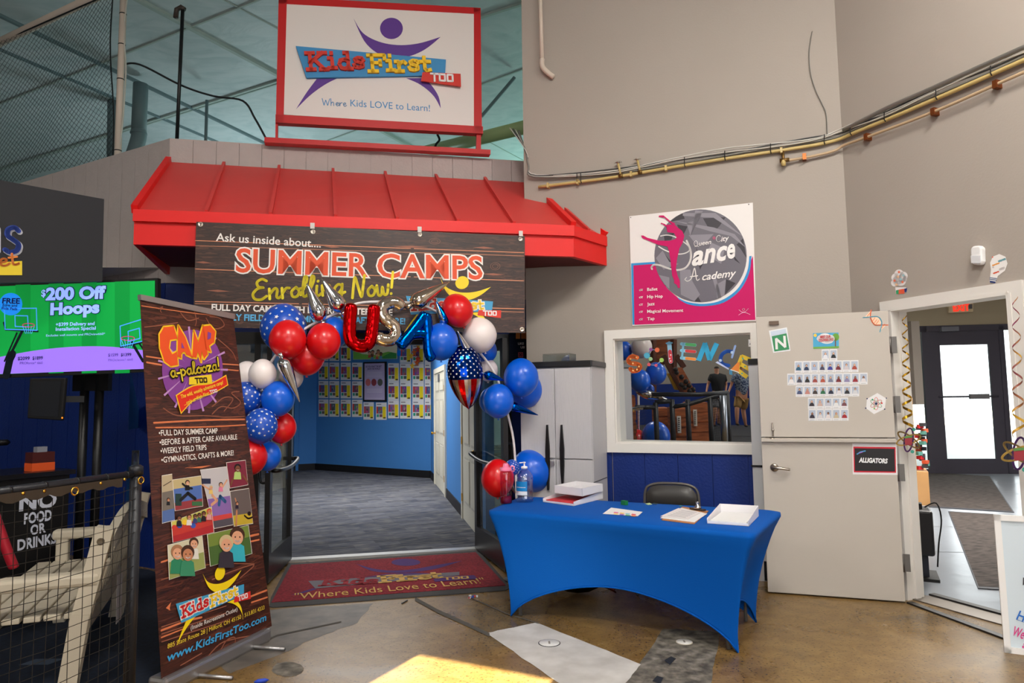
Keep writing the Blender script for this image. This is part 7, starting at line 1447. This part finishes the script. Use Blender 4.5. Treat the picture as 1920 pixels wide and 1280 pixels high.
b = MB(); c = q+wd_*.2+Zv*.5
for k in range(22): b.box(c+wn_*random.uniform(-.03, .07)+wd_*random.uniform(-.1, .1)+Zv*(.03*k+.02), .07, .07, .05, C_(((196, 40, 50), (60, 60, 66), (90, 150, 140), (206, 90, 60), (40, 40, 50))[k % 5], .6), (azd(k*50), azd(k*50+90), Zv))
b.build('toy_clutter', label='heap of small red and dark items piled on the oak desk end', cat='clutter', kind='stuff')
q = V2(G(1735, 1085)); u2 = azd(27); n2 = Vector((u2.y, -u2.x, 0)); hv = thing('floor_heater', 'black box shaped appliance with a cord on the floor just inside the doorway', 'appliance', q.to_tuple()); q = q+n2*-.02+u2*.05
b = MB(); b.box(q+Zv*.40, .2, .3, .38, C_((22, 22, 26), .35), (n2, u2, Zv)); bevel(b.build('housing', hv), .02); b = MB(); b.box(q+Zv*.015, .24, .36, .03, BLACK, (n2, u2, Zv)); b.build('base', hv); b = MB(); b.box(q+Zv*.12, .1, .2, .2, C_((30, 32, 44), .4), (n2, u2, Zv)); b.build('stem', hv)
b = MB(); b.tube(catmull([q+Zv*.6+n2*.05, q+Zv*.64+n2*.14, q+Zv*.5+n2*.17, q+Zv*.3+n2*.14, q+Zv*.1+n2*.12], 5), .006, BLACK, 6); b.build('cord', hv); b = MB(); b.box(q+Zv*.61, .06, .1, .05, BLACK, (n2, u2, Zv)); b.build('carry_handle', hv)
M_rug = noise_mat('dark_walk_off_mat', 9, [(.35, (52, 47, 46)), (.6, (86, 78, 74))], .95, (1, 3, 1), 6)
for q, lab in (([(1742, 886), (1855, 893), (1898, 959), (1738, 949)], 'dark walk-off mat next to the glass outer door'), ([(1780, 960), (1902, 967), (1897, 1106), (1835, 1100)], 'dark walk-off mat nearer the inner doorway, partly behind the whiteboard')):
    if 'nearer' in lab: q = [(1780, 960), (1925, 969), (1960, 1108), (1835, 1100)]
    t = thing('walk_off_mat', lab, 'mat', G(*q[0], .008).to_tuple()); b = MB(); P_ = [G(x, y, .008) for x, y in q]; c = sum(P_, Vector())/4
    b.add([c+(p-c)*1.03 for p in P_]+[c+(p-c)*1.03+Zv*.006 for p in P_], [(4, 5, 6, 7), (0, 1, 5, 4), (1, 2, 6, 5), (2, 3, 7, 6), (3, 0, 4, 7)] if False else [(7, 6, 5, 4), (4, 5, 1, 0), (5, 6, 2, 1), (6, 7, 3, 2), (7, 4, 0, 3)], C_((60, 62, 70), .6)); b.build('rubber_border', t)
    b = MB(); b.add([p+Zv*.0075 for p in P_], [(3, 2, 1, 0)], M_rug); b.build('mat_pile', t)
# ---- whiteboard easel at the right edge
wb0 = V2(G(1883, 1222)); wbd = azd(118); WB = Frame(wb0, wbd, Vector((.01, .06, 1))); t = thing('whiteboard_easel', 'white framed whiteboard with coloured handwriting at the right edge', 'whiteboard', fr=WB)
pw_ = [WB.uv(1883, 1222), WB.uv(1902, 966)]; hb_ = pw_[1].y; wB = .62
b = MB(); WB.polyuv(b, [(.03, .03), (wB-.03, .03), (wB-.03, hb_-.03), (.03, hb_-.03)], C_((206, 218, 226), .3), -6, .008); b.build('board', t)
b = MB()
for q in ([(0, 0), (wB, 0), (wB, .035), (0, .035)], [(0, hb_-.035), (wB, hb_-.035), (wB, hb_), (0, hb_)], [(0, 0), (.035, 0), (.035, hb_), (0, hb_)], [(wB-.035, 0), (wB, 0), (wB, hb_), (wB-.035, hb_)]): WB.polyuv(b, q, C_((232, 230, 228), .4), -8, .022)
b.build('frame', t); b = MB(); b.beam(WB.P(wB/2, hb_*.95, -.02), WB.P(wB/2, hb_*.0, -.02)+Vector((.05, .35, 0)), .05, .02, C_((200, 200, 200), .4)); b.build('rear_leg', t)
for s, x0, y0, w_, m in (('W', 1914, 1095, 22, c8(60, 60, 64)), ('Hi', 1905, 1160, 20, c8(40, 110, 196)), ('We', 1898, 1190, 20, c8(214, 50, 130)), ('a', 1916, 1213, 8, c8(214, 50, 130)), ('v', 1918, 1042, 8, c8(60, 60, 64))):
    tline(WB, t, s, (x0, y0), (x0+w_, y0+w_*.36), 18 if len(s) > 1 else 14, m, 5, .01, .15)
b = MB(); WB.stroke(b, [(1905, 1160), (1930, 1170)], 1, c8(40, 110, 196), 5, False); b.build('underline', t)

# ---- flyers on the lobby wall
LF = Frame(LB0+Vector((-.006, -.009, 0)), LB1-LB0); zF = Zm(560, 600, 5.3333)
def flyer(x0, y0, x1, y1, lab, seed):
    rr = random.Random(seed)
    def fn(F, b):
        X = lambda f_: x0+(x1-x0)*f_; Yy = lambda f_: y0+(y1-y0)*f_
        def rq(a, c, d, e, m, l): F.poly(b, zF((X(a), Yy(e)), (X(d), Yy(e)), (X(d), Yy(c)), (X(a), Yy(c))), m, l)
        rq(0, 0, 1, 1, c8(234, 234, 236), 1); rq(.62, .24, .93, .93, c8(244, 222, 30), 3); rq(.06, .24, .2, .64, c8(206, 60, 60), 3); rq(.2, .24, .6, .64, c8(rr.randint(80, 150), rr.randint(80, 120), rr.randint(110, 160)), 3)
        for k in range(4): a = .2+rr.random()*.25; c = .28+rr.random()*.25; rq(a, c, a+.12, c+.12, c8(rr.randint(60, 220), rr.randint(40, 180), rr.randint(50, 200)), 4)
        rq(.08, .68, .28, .84, c8(50, 160, 130), 3); rq(.34, .68, .6, .84, c8(rr.randint(70, 140), rr.randint(70, 110), 90), 3); rq(.1, .08, .5, .13, c8(130, 130, 140), 3); rq(.7, .85, .92, .93, c8(90, 80, 40), 4)
    decal('flyer', lab, fn, 'flyer', 'flyers on the blue lobby wall', LF, .001)
colsL = [(200, 298), (307, 406), (421, 522), (534, 638)]; colsR = [(894, 1003), (1013, 1124), (1137, 1253), (1260, 1352)]
cn4 = ['leftmost', 'second from left', 'third from left', 'nearest the frame']; cr4 = ['nearest the frame', 'second right of the frame', 'third right of the frame', 'rightmost']
for ri, (y0, y1, nm) in enumerate(((232, 408, 'top'), (422, 597, 'second'), (608, 780, 'third'), (792, 964, 'lowest'))):
    for k, (x0, x1) in enumerate(colsL):
        if ri == 0 and k == 3: continue
        flyer(x0, y0+k*1, x1, y1+k*1, 'flyer in the %s row on the lobby wall, %s of the left block' % (nm, cn4[k]), ri*10+k)
    for k, (x0, x1) in enumerate(colsR):
        if ri == 0 and k == 0: continue
        flyer(x0, y0+8+k*1, x1, y1+18+k*2, 'flyer in the %s row on the lobby wall, %s, right block' % (nm, cr4[k]), ri*10+k+5)
flyer(648, 820, 752, 994, 'flyer under the left half of the framed purple poster', 81); flyer(773, 823, 880, 996, 'flyer under the right half of the framed purple poster', 82)
P2F = Frame(LF.P(0, 0, .002), LF.u); t = thing('framed_poster', 'purple poster in a black frame on the blue lobby wall', 'poster', fr=P2F)
b = MB(); P2F.poly(b, zF((650, 812), (882, 815), (880, 415), (652, 420)), BLACK, 0, .02); b.build('frame', t)
b = MB(); P2F.poly(b, zF((664, 796), (868, 798), (866, 430), (666, 434)), c8(192, 178, 214), 20); 
for x, m in ((702, c8(206, 110, 110)), (760, c8(150, 60, 70)), (822, c8(90, 92, 84))): P2F.disc(b, *zF((x, 622))[0], 26/5.33, 36/5.33, m, 21, 16)
for y in (520, 535, 550, 565, 690, 705, 720, 780): P2F.stroke(b, zF((690, y), (840, y)), .5, c8(226, 220, 236), 21, False)
b.build('print', t); tline(P2F, t, 'DO YOU WANT THE BEST', *zF((678, 474), (838, 470)), 3.2, c8(60, 50, 110), 21, .02); tline(P2F, t, 'JOB IN THE WORLD?', *zF((694, 496), (824, 494)), 3.2, c8(60, 50, 110), 21, .02)
t = thing('picture_banner', 'small landscape poster of cartoon children on a green hill in the lobby', 'poster', fr=P2F)
b = MB(); P2F.poly(b, zF((548, 394), (985, 386), (985, 222), (548, 235)), c8(236, 226, 190), 0, .01); P2F.poly(b, zF((550, 392), (983, 384), (983, 330), (900, 315), (760, 350), (640, 340), (550, 300)), c8(120, 190, 70), 10); P2F.poly(b, zF((800, 388), (983, 384), (983, 335), (930, 320)), c8(60, 150, 70), 11); b.build('print', t)
for i, (x, y) in enumerate(((712, 330), (745, 320), (740, 352), (788, 345), (800, 315), (826, 340))):
    b = MB(); P2F.disc(b, *zF((x, y-4))[0], 3.2, 3.4, HB, 12, 12); P2F.disc(b, *zF((x, y+4))[0], 2.7, 2.7, (SK1, SK3, SK2)[i % 3], 13, 12); P2F.poly(b, zF((x-16, y+45), (x+16, y+45), (x+10, y+18), (x-10, y+18)), (c8(214, 90, 70), c8(240, 190, 90), c8(90, 150, 190))[i % 3], 12); b.build('cartoon_child', t)
tline(P2F, t, 'Kids First Too', *zF((690, 262), (835, 258)), 4, c8(190, 90, 60), 13)
b = MB(); q = LF.W(*zF((1190, 345))[0], .03)
for k in range(8): b.add(star(q+Vector((random.uniform(-.12, .12), random.uniform(-.05, .0), -.07*k+.25)), LF.n, Zv, .09), [tuple(range(9, -1, -1))], C_(((232, 110, 40), (240, 190, 50), (214, 70, 40))[k % 3], .5))
b.build('leaf_garland', label='orange and yellow paper leaves hanging among the flyers behind the letter A', cat='garland')
# ================================================================ THE HALL BEHIND, seen mirrored in the tinted window
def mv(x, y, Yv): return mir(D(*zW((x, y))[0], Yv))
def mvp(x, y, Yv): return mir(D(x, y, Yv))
def skin(name, parent, J, E, m, label=None):
    me = bpy.data.meshes.new(name); inv = MX[parent].inverted() if parent else Matrix.Identity(4)
    me.from_pydata([inv @ Vector(j[0]) for j in J], E, []); me.materials.append(m)
    o = bpy.data.objects.new(name, me); COL.objects.link(o); o.parent = parent; MX[o] = MX[parent]
    md = o.modifiers.new('skin', 'SKIN'); md.use_smooth_shade = True; sk = me.skin_vertices[0]
    for i, j in enumerate(J): sk.data[i].radius = (j[1], j[2] if len(j) > 2 else j[1]); sk.data[i].use_root = (i == 0)
    s = o.modifiers.new('sub', 'SUBSURF'); s.levels = 1; s.render_levels = 2
    if label: o['label'] = label
    return o
def walker(label, Yv, head, neck, sh, el, ha, hip, kn, ft, shirt, shorts, hairm, skinm, shoe):
    k = Yv/FPX/5.3345; P = lambda q, dz=0: mv(q[0], q[1], Yv+dz)
    foot_c = P(((ft[0][0]+ft[1][0])/2, max(ft[0][1], ft[1][1])+14)); foot_c.z = 0
    t = thing('person', label, 'person', foot_c.to_tuple())
    hipc = ((hip[0][0]+hip[1][0])/2, (hip[0][1]+hip[1][1])/2); ch = ((sh[0][0]+sh[1][0])/2, sh[0][1]+30)
    J = [(P(hipc), 44*k, 34*k), (P(((hipc[0]+ch[0])/2, (hipc[1]+ch[1])/2)), 50*k, 38*k), (P(ch), 48*k, 34*k), (P(neck), 20*k), (P((head[0], head[1]+10)), 27*k), (P((head[0], head[1]-12)), 27*k)]
    E = [(0, 1), (1, 2), (2, 3), (3, 4), (4, 5)]
    for s in (0, 1):
        b_ = len(J); J += [(P(sh[s]), 20*k), (P(el[s], .05), 14*k), (P(ha[s], -.05), 10*k), (P((ha[s][0], ha[s][1]+16), -.08), 11*k)]; E += [(2, b_), (b_, b_+1), (b_+1, b_+2), (b_+2, b_+3)]
        c_ = len(J); fx_, fy_ = ft[s]; J += [(P(hip[s]), 34*k), (P(kn[s], (-.12, .12)[s]), 24*k), (P((kn[s][0]*.45+fx_*.55, kn[s][1]*.45+fy_*.55), (-.1, .12)[s]), 21*k), (P((fx_, fy_), (-.05, .2)[s]), 13*k), (P((fx_+10, fy_+12), (.15, .32)[s]), 13*k)]; E += [(0, c_), (c_, c_+1), (c_+1, c_+2), (c_+2, c_+3), (c_+3, c_+4)]
    skin('body', t, J, E, skinm)
    S = [(P((hipc[0], hipc[1]+12)), 58*k, 48*k), J[1][:1]+(62*k, 48*k), J[2][:1]+(56*k, 42*k), (P((neck[0], neck[1]+8)), 27*k)]; SE = [(0, 1), (1, 2), (2, 3)]
    for s in (0, 1): b_ = len(S); S += [(P(sh[s]), 28*k), (P(((sh[s][0]+el[s][0])/2, (sh[s][1]+el[s][1])/2+12)), 24*k)]; SE += [(2, b_), (b_, b_+1)]
    skin('shirt', t, S, SE, shirt)
    T = [(P((hipc[0], hipc[1]-2)), 54*k, 46*k)]; TE = []
    for s in (0, 1): b_ = len(T); T += [(P((hip[s][0], hip[s][1]+40), (-.03, .03)[s]), 42*k), (P((kn[s][0], kn[s][1]-8), (-.12, .12)[s]), 38*k)]; TE += [(0, b_), (b_, b_+1)]
    skin('shorts', t, T, TE, shorts)
    skin('hair', t, [(P((head[0], head[1]-16)), 30*k), (P((head[0], head[1]+4), -.05), 27*k)], [(0, 1)], hairm)
    for s in (0, 1): skin('shoe', t, [(P((ft[s][0]-4, ft[s][1]+6), (-.05, .2)[s]), 16*k), (P((ft[s][0]+14, ft[s][1]+14), (.2, .38)[s]), 15*k)], [(0, 1)], shoe)
    return t
SKN = mat('skin', (206, 150, 122), .5); 
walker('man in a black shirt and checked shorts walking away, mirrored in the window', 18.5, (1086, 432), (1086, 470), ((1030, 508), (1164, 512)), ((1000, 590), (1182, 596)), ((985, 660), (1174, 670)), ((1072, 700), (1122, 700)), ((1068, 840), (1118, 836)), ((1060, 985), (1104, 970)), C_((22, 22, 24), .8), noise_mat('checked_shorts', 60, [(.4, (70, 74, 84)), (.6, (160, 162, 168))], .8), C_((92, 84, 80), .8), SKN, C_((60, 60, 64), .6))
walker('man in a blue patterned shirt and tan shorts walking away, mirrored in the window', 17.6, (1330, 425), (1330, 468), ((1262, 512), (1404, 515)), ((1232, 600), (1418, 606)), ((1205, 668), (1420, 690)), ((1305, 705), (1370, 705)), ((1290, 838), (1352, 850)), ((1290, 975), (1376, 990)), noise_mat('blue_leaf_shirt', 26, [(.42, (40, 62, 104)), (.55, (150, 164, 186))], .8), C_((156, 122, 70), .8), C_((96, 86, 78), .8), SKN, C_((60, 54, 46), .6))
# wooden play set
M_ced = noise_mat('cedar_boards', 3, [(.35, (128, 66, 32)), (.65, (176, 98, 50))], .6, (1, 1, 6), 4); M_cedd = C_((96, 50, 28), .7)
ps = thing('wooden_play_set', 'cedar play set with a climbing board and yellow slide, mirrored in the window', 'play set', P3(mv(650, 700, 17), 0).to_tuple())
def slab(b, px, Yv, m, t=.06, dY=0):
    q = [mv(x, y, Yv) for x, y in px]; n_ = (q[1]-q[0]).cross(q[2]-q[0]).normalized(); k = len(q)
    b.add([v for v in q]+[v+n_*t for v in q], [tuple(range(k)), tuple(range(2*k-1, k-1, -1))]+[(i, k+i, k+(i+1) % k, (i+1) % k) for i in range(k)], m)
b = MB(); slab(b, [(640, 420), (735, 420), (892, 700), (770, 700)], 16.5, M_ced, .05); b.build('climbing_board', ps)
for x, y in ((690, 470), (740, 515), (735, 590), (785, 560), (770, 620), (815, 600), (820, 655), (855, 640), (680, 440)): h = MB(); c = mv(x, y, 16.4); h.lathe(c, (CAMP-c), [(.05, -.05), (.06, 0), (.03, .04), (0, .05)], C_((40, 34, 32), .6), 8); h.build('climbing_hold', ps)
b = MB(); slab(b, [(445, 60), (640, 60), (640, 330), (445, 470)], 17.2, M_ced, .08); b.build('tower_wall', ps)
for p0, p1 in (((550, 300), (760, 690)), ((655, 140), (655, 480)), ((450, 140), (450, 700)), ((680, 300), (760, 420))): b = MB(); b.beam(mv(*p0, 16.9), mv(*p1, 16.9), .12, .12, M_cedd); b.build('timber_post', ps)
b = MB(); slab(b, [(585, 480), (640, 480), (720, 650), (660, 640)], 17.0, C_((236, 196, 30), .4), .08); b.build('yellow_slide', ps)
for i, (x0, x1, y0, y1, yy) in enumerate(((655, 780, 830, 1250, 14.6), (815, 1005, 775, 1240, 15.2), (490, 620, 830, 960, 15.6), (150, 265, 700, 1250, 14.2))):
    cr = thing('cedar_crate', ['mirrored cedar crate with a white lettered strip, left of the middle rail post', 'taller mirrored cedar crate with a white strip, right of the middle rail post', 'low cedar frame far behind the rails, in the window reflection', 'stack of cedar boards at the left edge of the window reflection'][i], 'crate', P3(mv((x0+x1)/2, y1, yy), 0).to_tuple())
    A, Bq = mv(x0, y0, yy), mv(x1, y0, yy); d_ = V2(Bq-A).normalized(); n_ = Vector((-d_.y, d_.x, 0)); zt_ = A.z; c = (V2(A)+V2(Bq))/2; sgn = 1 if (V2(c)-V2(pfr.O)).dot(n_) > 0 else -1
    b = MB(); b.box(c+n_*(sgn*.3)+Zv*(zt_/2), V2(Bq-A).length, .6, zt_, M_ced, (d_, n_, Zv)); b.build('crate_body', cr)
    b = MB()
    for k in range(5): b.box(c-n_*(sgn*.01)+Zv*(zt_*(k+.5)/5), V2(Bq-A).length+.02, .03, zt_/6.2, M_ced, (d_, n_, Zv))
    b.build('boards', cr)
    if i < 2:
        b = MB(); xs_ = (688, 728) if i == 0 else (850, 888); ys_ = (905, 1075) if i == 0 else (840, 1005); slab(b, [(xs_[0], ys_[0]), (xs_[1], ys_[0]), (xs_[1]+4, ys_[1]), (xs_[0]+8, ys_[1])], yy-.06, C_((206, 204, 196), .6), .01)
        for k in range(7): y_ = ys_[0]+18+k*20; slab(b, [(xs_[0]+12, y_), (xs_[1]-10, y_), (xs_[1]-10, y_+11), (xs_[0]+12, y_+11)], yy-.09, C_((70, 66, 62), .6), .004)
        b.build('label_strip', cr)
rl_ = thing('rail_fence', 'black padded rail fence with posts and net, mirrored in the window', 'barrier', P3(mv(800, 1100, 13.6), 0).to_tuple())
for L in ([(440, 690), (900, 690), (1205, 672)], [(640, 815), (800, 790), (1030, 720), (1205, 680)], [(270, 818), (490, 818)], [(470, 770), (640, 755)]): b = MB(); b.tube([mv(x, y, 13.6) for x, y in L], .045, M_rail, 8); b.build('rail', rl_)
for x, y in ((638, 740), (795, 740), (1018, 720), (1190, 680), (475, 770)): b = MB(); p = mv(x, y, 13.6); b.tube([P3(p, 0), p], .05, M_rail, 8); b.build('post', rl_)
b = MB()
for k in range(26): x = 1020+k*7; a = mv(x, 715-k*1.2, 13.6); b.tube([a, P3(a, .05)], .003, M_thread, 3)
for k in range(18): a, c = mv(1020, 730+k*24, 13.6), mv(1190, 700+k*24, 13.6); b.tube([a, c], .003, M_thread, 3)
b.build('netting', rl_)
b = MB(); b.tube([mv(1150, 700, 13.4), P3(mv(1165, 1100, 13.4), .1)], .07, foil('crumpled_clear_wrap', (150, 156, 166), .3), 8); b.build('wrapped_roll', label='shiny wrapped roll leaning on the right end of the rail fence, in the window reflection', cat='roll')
def rball(x, y, rz, m, lab, Yv=14.6):  # extra balloons, pole and spike added to stand in for the arch's reflection
    c = mv(x, y, Yv); r = rz*Yv/FPX/5.3345; t = thing('balloon', lab, 'balloon', c.to_tuple(), 'extra balloons added for the window reflection'); b = MB()
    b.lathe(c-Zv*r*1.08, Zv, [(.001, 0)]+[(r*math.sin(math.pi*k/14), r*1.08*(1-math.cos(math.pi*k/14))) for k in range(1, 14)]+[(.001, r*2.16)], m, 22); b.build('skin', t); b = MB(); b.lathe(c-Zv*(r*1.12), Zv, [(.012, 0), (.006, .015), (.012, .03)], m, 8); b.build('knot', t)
for a in ((150, 250, 92, BLU, 'added blue balloon for the top left corner of the window reflection', 14.9), (335, 215, 106, WHL, 'added white balloon for the top of the window reflection', 14.7), (318, 552, 106, BLU, 'added larger blue balloon for the left of the window reflection', 14.2), (478, 480, 105, BLU, 'added right hand blue balloon below the white one for the window reflection', 14.5), (412, 640, 52, BLU, 'added small blue balloon behind the others for the window reflection', 15), (480, 1110, 140, BLU, 'added blue balloon for the bottom of the window reflection', 14.3), (285, 1160, 112, REDL, 'added red balloon for the bottom of the window reflection', 14.5)): rball(*a)
pl_ = thing('balloon_pole', 'added thin white pole between the extra balloons for the window reflection', 'pole', P3(mv(300, 1050, 14.6), 0).to_tuple()); b = MB(); b.tube([mv(300, 480, 14.7), P3(mv(300, 1050, 14.7), .02)], .025, M_pvc, 8); b.build('tube', pl_); b = MB(); b.lathe(P3(mv(300, 1050, 14.7), 0), Zv, [(.2, 0), (.2, .02), (.03, .04)], C_((60, 60, 62), .5), 14); b.build('foot_plate', pl_)
a, c = mv(400, 690, 14.3), mv(612, 742, 14.3); t = thing('foil_spike', 'added long silver foil spike pointing right for the window reflection', 'foil balloon', a.to_tuple()); b = MB(); L_ = (c-a).length; b.lathe(a, c-a, [(.03, -.25), (.09, -.1), (.11, 0), (.1, L_*.2), (.05, L_*.6), (.003, L_)], FSI, 12); b.build('foil_skin', t)
